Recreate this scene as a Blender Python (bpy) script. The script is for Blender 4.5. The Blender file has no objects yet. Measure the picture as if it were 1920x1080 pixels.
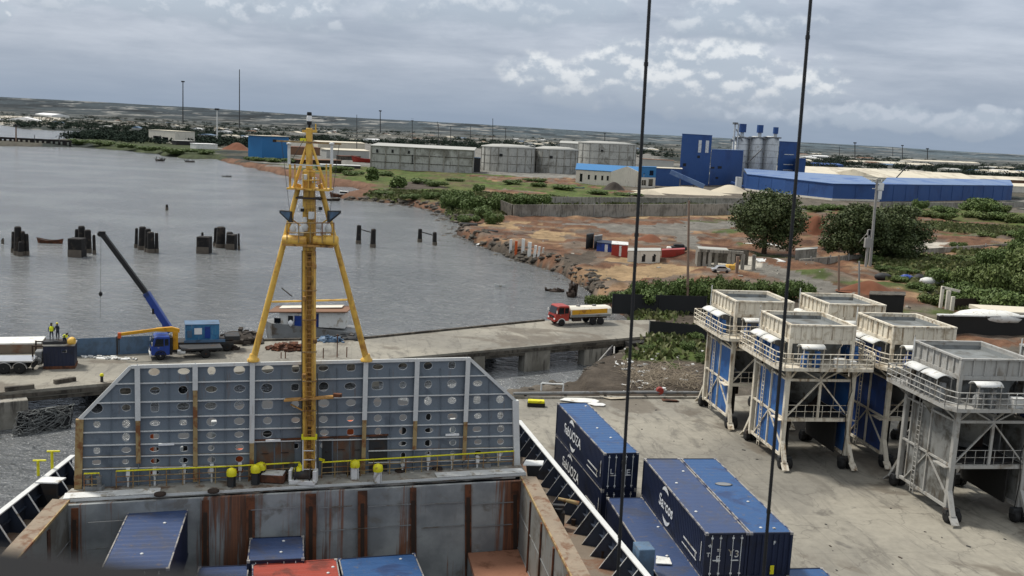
import bpy, bmesh, math, random
import numpy as np
from mathutils import Vector, Matrix, geometry, noise as mnoise
scene = bpy.context.scene
COL = scene.collection
RNG = random.Random(7)
PI = math.pi
V = Vector

# ---------------------------------------------------------------- camera maths
FPX = 1839.0; PITCH = math.radians(8.96); ROLL = math.radians(2.83); CAMH = 29.0
_cp, _sp, _cr, _sr = math.cos(PITCH), math.sin(PITCH), math.cos(ROLL), math.sin(ROLL)
def ray(x, y):
    u = (x-960)/FPX; v = -(y-540)/FPX
    a = u*_cr - v*_sr; b = u*_sr + v*_cr
    return V((a, _cp + b*_sp, -_sp + b*_cp))
def at(x, y, z=0.0):
    d = ray(x, y); t = (z-CAMH)/d.z
    return V((d.x*t, d.y*t, z))
def atY(x, y, Y):
    d = ray(x, y); t = Y/d.y
    return V((d.x*t, Y, CAMH+d.z*t))
def onplane(x, y, p, n):
    o = V((0, 0, CAMH)); d = ray(x, y); t = (V(p)-o).dot(n)/d.dot(n)
    return o+d*t

# ---------------------------------------------------------------- materials
def lin(c): c /= 255.0; return c/12.92 if c <= .04045 else ((c+.055)/1.055)**2.4
def C(r, g, b, k=1.0): return (min(lin(r)*k, .85), min(lin(g)*k, .85), min(lin(b)*k, .85), 1)
MATS = {}
class NT:
    def __init__(s, tree): s.t = tree; s.n = tree.nodes; s.l = tree.links
    def new(s, kind, **kw):
        n = s.n.new(kind)
        for k, v in kw.items(): setattr(n, k, v)
        return n
    def put(s, sock, val):
        if hasattr(val, 'links') or isinstance(val, bpy.types.NodeSocket): s.l.new(val, sock)
        else: sock.default_value = val
    def math(s, op, a, b=0.0, c=None, clamp=False):
        n = s.new('ShaderNodeMath', operation=op, use_clamp=clamp)
        s.put(n.inputs[0], a); s.put(n.inputs[1], b)
        if c is not None: s.put(n.inputs[2], c)
        return n.outputs[0]
    def mix(s, f, a, b, mode='MIX'):
        n = s.new('ShaderNodeMix', data_type='RGBA', blend_type=mode)
        s.put(n.inputs[0], f); s.put(n.inputs[6], a); s.put(n.inputs[7], b)
        return n.outputs[2]
    def noise(s, vec, scale, detail=4, rough=.55, dist=0.0):
        n = s.new('ShaderNodeTexNoise'); n.inputs['Scale'].default_value = scale
        n.inputs['Detail'].default_value = detail; n.inputs['Roughness'].default_value = rough
        n.inputs['Distortion'].default_value = dist
        if vec is not None: s.l.new(vec, n.inputs['Vector'])
        return n.outputs['Fac']
    def ramp(s, f, a, b):                       # smoothstep a..b
        n = s.new('ShaderNodeMapRange', interpolation_type='SMOOTHSTEP')
        s.put(n.inputs[0], f); n.inputs[1].default_value = a; n.inputs[2].default_value = b
        return n.outputs[0]
    def mapping(s, vec, scale=(1, 1, 1), loc=(0, 0, 0), rot=(0, 0, 0)):
        n = s.new('ShaderNodeMapping'); s.l.new(vec, n.inputs[0])
        n.inputs['Scale'].default_value = scale; n.inputs['Location'].default_value = loc; n.inputs['Rotation'].default_value = rot
        return n.outputs[0]
def newmat(name):
    m = bpy.data.materials.new(name); m.use_nodes = True
    nt = NT(m.node_tree); b = m.node_tree.nodes['Principled BSDF']
    return m, nt, b
def paint(name, col, rough=.6, metal=0.0, var=.25, vs=.8, dirt=None, da=.5, ds=.6, streak=None, sa=.5, bump=0.0, bs=12.0, fine=.18):
    """weathered surface: large tonal variation, patches of dirt and vertical runs"""
    if name in MATS: return MATS[name]
    m, nt, b = newmat(name)
    tc = nt.new('ShaderNodeTexCoord').outputs['Object']
    info = nt.new('ShaderNodeObjectInfo').outputs['Random']
    off = nt.new('ShaderNodeCombineXYZ'); nt.put(off.inputs[0], nt.math('MULTIPLY', info, 37.0)); nt.put(off.inputs[1], nt.math('MULTIPLY', info, 91.0))
    add = nt.new('ShaderNodeVectorMath', operation='ADD'); nt.l.new(tc, add.inputs[0]); nt.l.new(off.outputs[0], add.inputs[1])
    p = add.outputs[0]
    n1 = nt.noise(p, vs, 5, .6)
    f = nt.math('MULTIPLY_ADD', n1, 2*var, 1-var)
    nf = nt.noise(p, 9.0, 4, .7)
    f = nt.math('MULTIPLY', f, nt.math('MULTIPLY_ADD', nf, 2*fine, 1-fine))
    c = nt.new('ShaderNodeVectorMath', operation='SCALE'); c.inputs[0].default_value = col[:3]; nt.put(c.inputs['Scale'], f)
    c = c.outputs[0]
    if dirt:
        d = nt.ramp(nt.noise(p, ds, 6, .65, .4), .62-.3*da, .74-.2*da)
        c = nt.mix(d, c, dirt)
    if streak:
        sp = nt.mapping(p, (1.7, 1.7, .12))
        d = nt.math('MULTIPLY', nt.ramp(nt.noise(sp, 1.6, 5, .65), .62-.25*sa, .8-.25*sa), nt.ramp(nt.noise(p, .55, 3, .5), .35, .6))
        c = nt.mix(d, c, streak)
    nt.put(b.inputs['Base Color'], c)
    b.inputs['Roughness'].default_value = rough; b.inputs['Metallic'].default_value = metal
    if bump:
        bn = nt.new('ShaderNodeBump'); bn.inputs['Strength'].default_value = bump; bn.inputs['Distance'].default_value = .05
        nt.put(bn.inputs['Height'], nt.noise(p, bs, 5, .65)); nt.l.new(bn.outputs[0], b.inputs['Normal'])
    MATS[name] = m
    return m
RUST = C(96, 52, 26); RUSTD = C(60, 36, 22); GRIME = C(58, 54, 46)
M_ = {}
def mk():
    P = paint
    M_['plate'] = P('grey_blue_plate', C(108, 118, 127), .55, var=.14, vs=.5, dirt=C(88, 97, 106), da=.25, streak=C(110, 84, 62), sa=.16, bump=.35, bs=.9)
    M_['plate_low'] = P('rusty_low_plate', C(84, 82, 78), .7, var=.3, vs=.6, dirt=C(94, 66, 46), da=.5, streak=C(80, 52, 34), sa=.5)
    M_['flange'] = P('pale_flange', C(206, 207, 204), .5, var=.2, streak=C(120, 88, 54), sa=.12)
    M_['flange_rust'] = P('flange_rusty', C(158, 136, 92), .6, var=.3, dirt=C(120, 76, 40), da=.6, ds=1.2)
    M_['ylw'] = P('mast_yellow', C(224, 180, 78), .5, var=.22, dirt=C(176, 124, 56), da=.4, ds=.9, streak=C(124, 80, 38), sa=.42)
    M_['ylwb'] = P('safety_yellow', C(222, 214, 30), .5, var=.15, dirt=C(150, 110, 40), da=.25, ds=2)
    M_['mastbrown'] = P('mast_rust', C(176, 132, 70), .7, var=.35, dirt=C(70, 44, 22), da=.5, ds=1.5)
    M_['holdgrey'] = P('hold_grey', C(132, 137, 138), .65, var=.18, vs=.5, dirt=C(104, 104, 100), da=.45, streak=C(98, 58, 34), sa=.42)
    M_['holdgrey2'] = P('hold_grey_side', C(122, 123, 119), .65, var=.22, vs=.4, dirt=C(96, 92, 84), da=.5, streak=C(112, 84, 62), sa=.3)
    M_['rust'] = P('rust', C(104, 62, 38), .85, var=.4, vs=1.2, dirt=C(66, 42, 28), da=.6, ds=1.0, streak=C(60, 40, 30), sa=.6)
    M_['rustdark'] = P('rust_dark', C(50, 38, 30), .9, var=.4, vs=1.2)
    M_['deckbrown'] = P('deck_brown', C(118, 106, 92), .85, var=.3, vs=.5, dirt=C(112, 82, 62), da=.4, ds=.5, bump=.3)
    M_['tankbrown'] = P('tank_top', C(150, 106, 82), .85, var=.2, vs=.4, dirt=C(112, 74, 52), da=.4)
    M_['coaming'] = P('coaming_top', C(138, 124, 106), .8, var=.35, vs=.8, dirt=C(108, 78, 56), da=.45, ds=1.0)
    M_['decklight'] = P('deck_pale', C(150, 148, 140), .7, var=.3, vs=.8, dirt=C(100, 82, 66), da=.5, ds=.8)
    M_['navy'] = P('navy_bulwark', C(44, 54, 70), .6, var=.3, dirt=C(34, 38, 46), da=.5)
    M_['hull'] = P('hull_blue', C(30, 40, 58), .6, var=.3)
    M_['palegrey'] = P('pale_grey', C(212, 213, 210), .55, var=.2, dirt=C(140, 130, 112), da=.3, ds=1.2)
    M_['white'] = P('white_paint', C(222, 222, 216), .55, var=.12, dirt=C(168, 158, 140), da=.28, ds=.9, streak=C(140, 112, 80), sa=.18)
    M_['letter'] = P('worn_lettering', C(222, 224, 224), .55, var=.1, dirt=C(70, 80, 104), da=.32, ds=1.6, streak=C(110, 116, 128), sa=.3)
    M_['whiteclean'] = P('white_lettering', C(236, 236, 234), .5, var=.04)
    M_['black'] = P('black', C(12, 12, 13), .6, var=.3)
    M_['sillblack'] = P('sill_black', (.006, .006, .007, 1), .95, var=.2)
    M_['rubber'] = P('rubber', C(20, 20, 20), .8, var=.3)
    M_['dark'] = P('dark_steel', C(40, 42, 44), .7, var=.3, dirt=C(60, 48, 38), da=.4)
    M_['glass'] = P('dark_glass', C(22, 28, 34), .08, var=.1)
    M_['chrome'] = P('bright_steel', C(205, 205, 205), .3, metal=.8, var=.2)
    M_['grey'] = P('mid_grey', C(124, 126, 126), .6, var=.25, dirt=C(90, 80, 68), da=.4)
    # hoppers
    M_['hw'] = P('hopper_white', C(222, 214, 196), .6, var=.2, vs=.7, dirt=C(178, 164, 140), da=.4, ds=.7, streak=C(128, 104, 74), sa=.55)
    M_['hg'] = P('hopper_grey', C(166, 165, 160), .6, var=.22, vs=.7, dirt=C(132, 127, 118), da=.4, ds=.7, streak=C(108, 96, 80), sa=.4)
    M_['hblue'] = P('hopper_blue', C(40, 92, 152), .5, var=.3, vs=.5, dirt=C(30, 70, 124), da=.4, streak=C(120, 140, 160), sa=.16)
    M_['hblued'] = P('hopper_blue_dark', C(26, 62, 124), .5, var=.3, vs=.5, dirt=C(22, 48, 96), da=.4, streak=C(92, 110, 130), sa=.14)
    M_['hpanel'] = P('hopper_grey_panel', C(128, 129, 126), .6, var=.25, vs=.5, dirt=C(80, 78, 72), da=.5, streak=C(74, 66, 56), sa=.5)
    M_['bin'] = P('bin_inside', C(118, 122, 122), .8, var=.3, vs=.4, dirt=C(88, 88, 84), da=.5)
    M_['shade'] = P('shade_black', C(34, 33, 31), .9, var=.3)  # painted shade in hoppers and under jetty; plain black on wall and shed
    # containers
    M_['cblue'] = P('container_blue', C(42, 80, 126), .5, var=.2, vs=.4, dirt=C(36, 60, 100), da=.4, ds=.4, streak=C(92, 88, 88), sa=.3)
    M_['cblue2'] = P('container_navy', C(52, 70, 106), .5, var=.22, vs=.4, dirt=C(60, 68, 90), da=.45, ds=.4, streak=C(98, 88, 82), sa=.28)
    M_['cside'] = P('container_side', C(19, 29, 54), .5, var=.3, vs=.5, dirt=C(14, 21, 38), da=.4)  # container walls kept darker than roofs, side shade is in the colour
    M_['cred'] = P('container_red', C(150, 62, 48), .55, var=.25, vs=.5, dirt=C(104, 48, 38), da=.5)
    M_['crail'] = P('container_rail', C(150, 146, 140), .5, var=.35, vs=2, dirt=C(50, 60, 90), da=.55, ds=1.5)
    M_['cslate'] = P('slate_blue_panel', C(82, 108, 134), .55, var=.25, vs=.4, dirt=C(70, 88, 106), da=.5, ds=.5, streak=C(110, 100, 88), sa=.2)
    M_['cteal'] = P('cabin_blue', C(56, 118, 158), .5, var=.3, vs=.8, dirt=C(40, 86, 128), da=.5, ds=1, streak=C(150, 160, 170), sa=.2)
    M_['tblue'] = P('truck_blue', C(30, 62, 140), .35, var=.15, dirt=C(28, 44, 84), da=.3)
    M_['boomy'] = P('crane_yellow', C(206, 150, 24), .45, var=.2, dirt=C(150, 96, 30), da=.35, ds=1.2)
    M_['tred'] = P('truck_red', C(158, 50, 38), .4, var=.2, dirt=C(110, 46, 36), da=.3)
    M_['orange'] = P('orange', C(196, 86, 30), .6, var=.25)
    # shore
    M_['conc'] = P('old_concrete', C(152, 148, 138), .85, var=.25, vs=.15, dirt=C(112, 108, 98), da=.5, ds=.12, streak=C(78, 74, 68), sa=.6, bump=.2, bs=3)
    M_['concd'] = P('dark_concrete', C(96, 90, 80), .9, var=.4, vs=.5, dirt=C(52, 48, 42), da=.6, ds=.5, streak=C(48, 42, 36), sa=.7, bump=.4, bs=4)
    M_['tank'] = P('tank_concrete', C(176, 176, 169), .85, var=.2, vs=.06, dirt=C(128, 126, 118), da=.45, ds=.08, streak=C(84, 80, 74), sa=.45)
    M_['fblue'] = P('factory_blue', C(38, 76, 132), .6, var=.16, vs=.06, dirt=C(32, 64, 116), da=.45, ds=.05, streak=C(70, 96, 138), sa=.3)
    M_['fseam'] = P('cladding_seam', C(35, 70, 122), .6, var=.2)
    M_['froof'] = P('factory_roof', C(104, 128, 164), .5, var=.2, vs=.05, dirt=C(66, 98, 152), da=.5, ds=.06)
    M_['sky_roof'] = P('azure_roof', C(36, 110, 164), .5, var=.15, vs=.1)
    M_['silo'] = P('silo_steel', C(192, 196, 197), .5, metal=.1, var=.15, vs=.2, streak=C(120, 116, 108), sa=.5)
    M_['cream'] = P('cream_wall', C(214, 208, 194), .75, var=.15, vs=.2, streak=C(150, 140, 124), sa=.3)
    M_['paleroof'] = P('pale_roof', C(206, 198, 178), .75, var=.2, vs=.06, dirt=C(168, 158, 140), da=.45, ds=.05)
    M_['greyroof'] = P('grey_roof', C(166, 166, 160), .75, var=.25, vs=.1)
    M_['brownroof'] = P('brown_roof', C(120, 88, 66), .8, var=.25, vs=.1)
    M_['sand'] = P('pale_sand', C(188, 178, 158), .95, var=.15, vs=.1, bump=.2, bs=1)
    M_['spoil'] = P('dark_spoil', C(62, 56, 50), .95, var=.3, vs=.4, bump=.5, bs=2)
    M_['earth'] = P('red_earth', C(108, 66, 44), .95, var=.35, vs=.3, bump=.5, bs=2)
    M_['pile'] = P('black_timber', C(26, 24, 23), .9, var=.5, vs=1, dirt=C(60, 52, 44), da=.35, ds=1)
    M_['pilew'] = P('tide_band', C(96, 88, 78), .9, var=.4, vs=1.5)
    M_['pole'] = P('pole_grey', C(150, 148, 144), .6, var=.2)
    M_['poled'] = P('pole_dark', C(66, 66, 66), .7, var=.2)
    M_['polew'] = P('pole_wood', C(134, 112, 96), .8, var=.3)
    M_['bark'] = P('bark', C(82, 66, 52), .95, var=.4, vs=2)
    M_['twig'] = P('dead_branch', C(150, 138, 120), .9, var=.45, vs=1)
    M_['net'] = P('net_rope', C(112, 114, 112), .9, var=.4, vs=1)
    M_['mesh'] = P('dark_shade_net', C(34, 35, 36), .9, var=.35, vs=.4)
    M_['hivis'] = P('hivis', C(222, 226, 30), .7, var=.1)
    M_['skin'] = P('skin', C(96, 64, 46), .6, var=.1)
    M_['cloth'] = P('dark_cloth', C(34, 40, 56), .85, var=.2)
mk()
def holdmat():
    m, nt, b = newmat('rust_streaked_hold'); tc = nt.new('ShaderNodeTexCoord').outputs['Object']
    sp = nt.new('ShaderNodeSeparateXYZ'); nt.l.new(tc, sp.inputs[0])
    def cxyz(sx, sz, o): 
        c = nt.new('ShaderNodeCombineXYZ'); nt.put(c.inputs[0], nt.math('MULTIPLY_ADD', sp.outputs[0], sx, o)); nt.put(c.inputs[2], nt.math('MULTIPLY', sp.outputs[2], sz)); return c.outputs[0]
    zone = nt.noise(cxyz(.42, .035, 3.3), 1.0, 2, .5); strk = nt.noise(cxyz(6.5, .16, 0), 1.0, 5, .7); strk2 = nt.noise(cxyz(2.2, .1, 9), 1.0, 4, .65); pat = nt.noise(tc, .6, 6, .62, .5)
    base = nt.mix(nt.ramp(nt.noise(tc, .35, 5, .6), .35, .65), C(118, 122, 124), C(150, 154, 154)); base = nt.mix(nt.math('MULTIPLY', nt.ramp(pat, .54, .68), .7), base, C(104, 100, 92))
    v = nt.math('ADD', nt.math('MULTIPLY', zone, .95), nt.math('ADD', nt.math('MULTIPLY', strk, .42), nt.math('MULTIPLY', strk2, .35)))
    rst = nt.mix(nt.ramp(strk, .35, .65), C(70, 44, 28), C(124, 74, 42))
    c = nt.mix(nt.math('MULTIPLY', nt.ramp(v, .86, .97), .92), base, rst); c = nt.mix(nt.math('MULTIPLY', nt.ramp(strk, .6, .75), .35), c, C(96, 70, 50))
    nt.put(b.inputs['Base Color'], c); b.inputs['Roughness'].default_value = .75; M_['holdrust'] = m
holdmat()
def leafmat(name, c1, c2, c3):
    m, nt, b = newmat(name)
    g = nt.new('ShaderNodeNewGeometry')
    tc = nt.new('ShaderNodeTexCoord').outputs['Object']
    n = nt.noise(tc, .45, 3, .6)
    c = nt.mix(nt.ramp(n, .35, .65), c1, c2)
    c = nt.mix(nt.math('MULTIPLY', g.outputs['Random Per Island'], .7), c, c3)
    nt.put(b.inputs['Base Color'], c); b.inputs['Roughness'].default_value = .6
    b.inputs['Specular IOR Level'].default_value = .25
    MATS[name] = m; return m
M_['leafd'] = leafmat('leaf_dark', (.032, .05, .018, 1), (.06, .086, .028, 1), (.11, .13, .05, 1))
M_['leafy'] = leafmat('leaf_yellowish', (.07, .10, .025, 1), (.10, .14, .035, 1), (.15, .18, .06, 1))
M_['leafb'] = leafmat('leaf_bush', (.06, .10, .026, 1), (.095, .145, .036, 1), (.14, .185, .058, 1))
M_['leaffar'] = leafmat('leaf_far', (.024, .034, .028, 1), (.032, .044, .034, 1), (.038, .05, .037, 1))
M_['leaffar'].node_tree.nodes['Principled BSDF'].inputs['Specular IOR Level'].default_value = 0
M_['leaffar'].node_tree.nodes['Principled BSDF'].inputs['Roughness'].default_value = 1
M_['grassblade'] = leafmat('grass_blade', (.06, .09, .025, 1), (.095, .125, .035, 1), (.17, .155, .075, 1))

# ---------------------------------------------------------------- mesh builder
ORG = {}
def fr(p0, p1, up=(0, 0, 1)):
    d = (V(p1)-V(p0)); L = d.length; d.normalize(); up = V(up)
    x = d.cross(up)
    if x.length < 1e-4: x = d.cross(V((0, 1, 0)))
    x.normalize(); y = x.cross(d)                    # y points to the 'up' side
    return d, x, y, L
class MB:
    def __init__(s): s.v = []; s.f = []; s.sm = []
    def add(s, vs, fs, smooth=False):
        o = len(s.v); s.v.extend(V(v) for v in vs); s.f.extend(tuple(i+o for i in f) for f in fs); s.sm.extend([smooth]*len(fs)); return s
    def box(s, c, size, rz=0.0, M=None):
        hx, hy, hz = size[0]/2, size[1]/2, size[2]/2
        vs = [V((x, y, z)) for x in (-hx, hx) for y in (-hy, hy) for z in (-hz, hz)]
        R = M if M is not None else Matrix.Rotation(rz, 3, 'Z')
        vs = [R @ v + V(c) for v in vs]
        return s.add(vs, [(0, 1, 3, 2), (4, 6, 7, 5), (0, 4, 5, 1), (2, 3, 7, 6), (0, 2, 6, 4), (1, 5, 7, 3)])
    def span(s, a, b):                               # axis aligned box between two corners
        a, b = V(a), V(b)
        return s.box((a+b)/2, (abs(b.x-a.x), abs(b.y-a.y), abs(b.z-a.z)))
    def beam(s, p0, p1, w, h=None, up=(0, 0, 1)):
        h = h or w; d, x, y, L = fr(p0, p1, up); p0, p1 = V(p0), V(p1)
        vs = []
        for p in (p0, p1):
            for a, b in ((-1, -1), (1, -1), (1, 1), (-1, 1)): vs.append(p+x*(a*w/2)+y*(b*h/2))
        return s.add(vs, [(3, 2, 1, 0), (4, 5, 6, 7), (0, 1, 5, 4), (1, 2, 6, 5), (2, 3, 7, 6), (3, 0, 4, 7)])
    def tube(s, p0, p1, r0, r1=None, n=8, cap=True):
        r1 = r0 if r1 is None else r1; d, x, y, L = fr(p0, p1); p0, p1 = V(p0), V(p1)
        vs = []
        for p, r in ((p0, r0), (p1, r1)):
            for i in range(n):
                a = 2*PI*i/n; vs.append(p+x*(math.cos(a)*r)+y*(math.sin(a)*r))
        s.add(vs, [(i, (i+1) % n, n+(i+1) % n, n+i) for i in range(n)], True)
        if cap: s.add(vs, [tuple(range(n-1, -1, -1)), tuple(range(n, 2*n))])
        return s
    def path(s, pts, r, n=6):
        for a, b in zip(pts[:-1], pts[1:]): s.tube(a, b, r, r, n)
        return s
    def extr(s, poly, vec):
        poly = [V(p) for p in poly]; n = len(poly); vec = V(vec)
        vs = poly+[p+vec for p in poly]
        return s.add(vs, [tuple(range(n-1, -1, -1)), tuple(range(n, 2*n))]+[(i, (i+1) % n, n+(i+1) % n, n+i) for i in range(n)])
    def quad(s, a, b, c, d): return s.add([a, b, c, d], [(0, 1, 2, 3)])
    def lathe(s, prof, c=(0, 0, 0), n=16, smooth=True, axis='Z', cap=True):
        c = V(c); vs = []
        for r, z in prof:
            for i in range(n):
                a = 2*PI*i/n; q = V((r*math.cos(a), r*math.sin(a), z))
                if axis == 'Y': q = V((q.x, q.z, q.y))
                if axis == 'X': q = V((q.z, q.x, q.y))
                vs.append(c+q)
        k = len(prof)
        s.add(vs, [(j*n+i, j*n+(i+1) % n, (j+1)*n+(i+1) % n, (j+1)*n+i) for j in range(k-1) for i in range(n)], smooth)
        if cap: s.add(vs, [tuple(range(n-1, -1, -1)), tuple(range((k-1)*n, k*n))])
        return s
    def blob(s, c, r, rng, seg=7, rings=5, jit=.2, sq=(1, 1, 1)):
        prof = []; c = V(c); vs = []; fs = []
        for j in range(rings+1):
            th = PI*j/rings
            for i in range(seg):
                a = 2*PI*(i+.5*(j % 2))/seg; k = r*(1+rng.uniform(-jit, jit))
                vs.append(c+V((math.sin(th)*math.cos(a)*k*sq[0], math.sin(th)*math.sin(a)*k*sq[1], math.cos(th)*k*sq[2])))
        for j in range(rings):
            for i in range(seg): fs.append((j*seg+i, (j+1)*seg+i, (j+1)*seg+(i+1) % seg, j*seg+(i+1) % seg))
        return s.add(vs, fs, True)
    def build(s, name, mat, parent=None, label=None, bevel=0, kind=None):
        if not s.v: s.v = [V((0, 0, 0))]
        lo = V([min(v[i] for v in s.v) for i in range(3)]); hi = V([max(v[i] for v in s.v) for i in range(3)])
        c = (lo+hi)/2
        me = bpy.data.meshes.new(name); me.from_pydata([v-c for v in s.v], [], s.f)
        me.polygons.foreach_set('use_smooth', s.sm); me.materials.append(mat); me.update()
        o = bpy.data.objects.new(name, me); COL.objects.link(o)
        place(o, c, parent)
        if bevel:
            b = o.modifiers.new('bevel', 'BEVEL'); b.width = bevel; b.segments = 1; b.limit_method = 'ANGLE'; b.angle_limit = .9
        if label: o['label'] = label
        if kind: o['kind'] = kind
        return o
def builds(mb, name, mat, parent=None, bevel=0):
    """every separate piece of the builder as an object of its own"""
    n = len(mb.v); up = list(range(n)); seen = {}
    def find(i):
        while up[i] != i: up[i] = up[up[i]]; i = up[i]
        return i
    for i, v in enumerate(mb.v):
        k = (round(v.x, 4), round(v.y, 4), round(v.z, 4))
        if k in seen: up[find(i)] = find(seen[k])
        else: seen[k] = i
    for f in mb.f:
        for j in f[1:]: up[find(j)] = find(f[0])
    groups = {}
    for f, s in zip(mb.f, mb.sm): groups.setdefault(find(f[0]), []).append((f, s))
    out = []
    for fs in groups.values():
        m = MB(); mp = {}
        for f, s in fs:
            g = []
            for i in f:
                if i not in mp: mp[i] = len(m.v); m.v.append(mb.v[i])
                g.append(mp[i])
            m.f.append(tuple(g)); m.sm.append(s)
        out.append(m.build(name, mat, parent, bevel=bevel))
    return out
def place(o, c, parent):
    c = V(c); ORG[o] = c
    if parent is not None: o.parent = parent; o.location = c-ORG[parent]
    else: o.location = c
def tag(o, label, cat, group=None, kind=None):
    o['label'] = label; o['category'] = cat
    if group: o['group'] = group
    if kind: o['kind'] = kind
    return o
def thing(name, label, cat, loc, rz=None, group=None):
    """an Empty at the base; rz None: parts are built in world coordinates, else in the thing's own frame"""
    o = bpy.data.objects.new(name, None); COL.objects.link(o); o.empty_display_size = .5
    o.location = loc; ORG[o] = V(loc) if rz is None else V((0, 0, 0))
    if rz is not None: o.rotation_euler = (0, 0, rz)
    return tag(o, label, cat, group)
def copy_tree(o, parent=None):
    c = o.copy(); COL.objects.link(c)
    if parent is not None: c.parent = parent
    for ch in list(o.children): copy_tree(ch, c)
    return c
def dup(o, loc, rz=0, label=None, scale=None):
    c = copy_tree(o); c.location = loc; c.rotation_euler = (0, 0, rz)
    if label: c['label'] = label
    if scale: c.scale = scale
    return c
def raw(name, verts, faces, mat, parent=None, loc=(0, 0, 0), smooth=False):
    """fast mesh from numpy arrays, faces all of one size"""
    verts = np.asarray(verts, dtype=np.float32); faces = np.asarray(faces, dtype=np.int32); k = faces.shape[1]
    me = bpy.data.meshes.new(name)
    me.vertices.add(len(verts)); me.vertices.foreach_set('co', verts.ravel())
    me.loops.add(faces.size); me.loops.foreach_set('vertex_index', faces.ravel())
    me.polygons.add(len(faces)); me.polygons.foreach_set('loop_start', np.arange(0, faces.size, k, dtype=np.int32))
    me.polygons.foreach_set('loop_total', np.full(len(faces), k, dtype=np.int32))
    if smooth: me.polygons.foreach_set('use_smooth', np.ones(len(faces), dtype=bool))
    me.update(calc_edges=True); me.validate()
    me.materials.append(mat)
    o = bpy.data.objects.new(name, me); COL.objects.link(o); ORG[o] = V(loc)
    if parent is not None: o.parent = parent
    o.location = loc
    return o
def text_obj(name, body, size, M4, mat, parent, shear=0.0, depth=.004):
    cu = bpy.data.curves.new(name, 'FONT'); cu.body = body; cu.size = size; cu.extrude = depth; cu.shear = shear
    cu.align_x = 'CENTER'; cu.align_y = 'CENTER'; cu.offset = .012*size
    t = bpy.data.objects.new(name, cu); COL.objects.link(t)
    dg = bpy.context.evaluated_depsgraph_get(); me = bpy.data.meshes.new_from_object(t.evaluated_get(dg))
    bpy.data.objects.remove(t); bpy.data.curves.remove(cu)
    me.materials.clear(); me.materials.append(mat); me.name = name
    o = bpy.data.objects.new(name, me); COL.objects.link(o)
    o.parent = parent; o.matrix_local = M4; ORG[o] = V((0, 0, 0))
    return o
# ================================================================ camera, light, sky
cam = bpy.data.cameras.new('camera'); cam.sensor_width = 36; cam.lens = FPX/1920*36; cam.clip_end = 40000; cam.clip_start = .05
co = bpy.data.objects.new('camera', cam); COL.objects.link(co); scene.camera = co
co.matrix_world = Matrix.Translation((0, 0, CAMH)) @ (Matrix.Rotation(PI/2-PITCH, 4, 'X') @ Matrix.Rotation(ROLL, 4, 'Z'))
cam.dof.use_dof = True; cam.dof.focus_distance = 85; cam.dof.aperture_fstop = 2.6
scene.view_settings.view_transform = 'Standard'; scene.view_settings.look = 'None'; scene.view_settings.exposure = 0
SUN_EL, SUN_AZ = math.radians(58), math.radians(-62)      # azimuth clockwise from +Y
sd = V((math.sin(SUN_AZ)*math.cos(SUN_EL), math.cos(SUN_AZ)*math.cos(SUN_EL), math.sin(SUN_EL)))
sl = bpy.data.lights.new('sun', 'SUN'); sl.energy = 3.3; sl.angle = math.radians(8); sl.color = (1, .95, .87)
so = bpy.data.objects.new('sun', sl); COL.objects.link(so); so.location = (0, 0, 200)
so.rotation_euler = (-sd).to_track_quat('-Z', 'Y').to_euler()
w = bpy.data.worlds.new('World'); scene.world = w; w.use_nodes = True
nt = NT(w.node_tree); bg = w.node_tree.nodes['Background']
sky = nt.new('ShaderNodeTexSky', sky_type='NISHITA'); sky.sun_disc = False
sky.sun_elevation = SUN_EL; sky.sun_rotation = SUN_AZ % (2*PI); sky.air_density = 1.3; sky.dust_density = 3.0
gen = nt.new('ShaderNodeTexCoord').outputs['Generated']
sep = nt.new('ShaderNodeSeparateXYZ'); nt.l.new(gen, sep.inputs[0]); gx, gy, gz = sep.outputs
def comb(x, y, z):
    n = nt.new('ShaderNodeCombineXYZ'); nt.put(n.inputs[0], x); nt.put(n.inputs[1], y); nt.put(n.inputs[2], z); return n.outputs[0]
zc = nt.math('MAXIMUM', gz, 0.0)
den = nt.math('ADD', zc, .11)
p = comb(nt.math('DIVIDE', gx, den), nt.math('DIVIDE', gy, den), 0.0)     # flat cloud layer overhead
az = nt.math('ARCTAN2', gx, gy)
n1 = nt.noise(nt.mapping(p, (1, 1.3, 1), (3.1, 1.7, 0)), .75, 8, .58, .3)
n2 = nt.noise(nt.mapping(p, (1, 1, 1), (7.7, 4.2, 2)), 2.3, 7, .6, .2)
el10 = nt.math('MULTIPLY', zc, 1.0)
band = nt.noise(comb(nt.math('MULTIPLY', az, 2.2), nt.math('MULTIPLY', zc, 22.0), 4.0), 1.0, 6, .6, .4)   # stacked stratus near the horizon
band2 = nt.noise(comb(nt.math('MULTIPLY', az, 9.0), nt.math('MULTIPLY', zc, 34.0), 9.0), 1.0, 7, .62, .3)
low = nt.ramp(zc, .16, .02)
tone = nt.math('ADD', nt.math('MULTIPLY', nt.math('ADD', nt.math('MULTIPLY', n1, .6), nt.math('MULTIPLY', n2, .4)), nt.math('SUBTRACT', 1.0, nt.math('MULTIPLY', low, .6))),
               nt.math('MULTIPLY', nt.math('ADD', nt.math('MULTIPLY', band, .55), nt.math('MULTIPLY', band2, .45)), nt.math('MULTIPLY', low, .6)))
tone = nt.ramp(tone, .36, .66)
dk, lt = (.285, .335, .42, 1), (.465, .51, .59, 1)
cl = nt.mix(tone, dk, lt)
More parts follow.
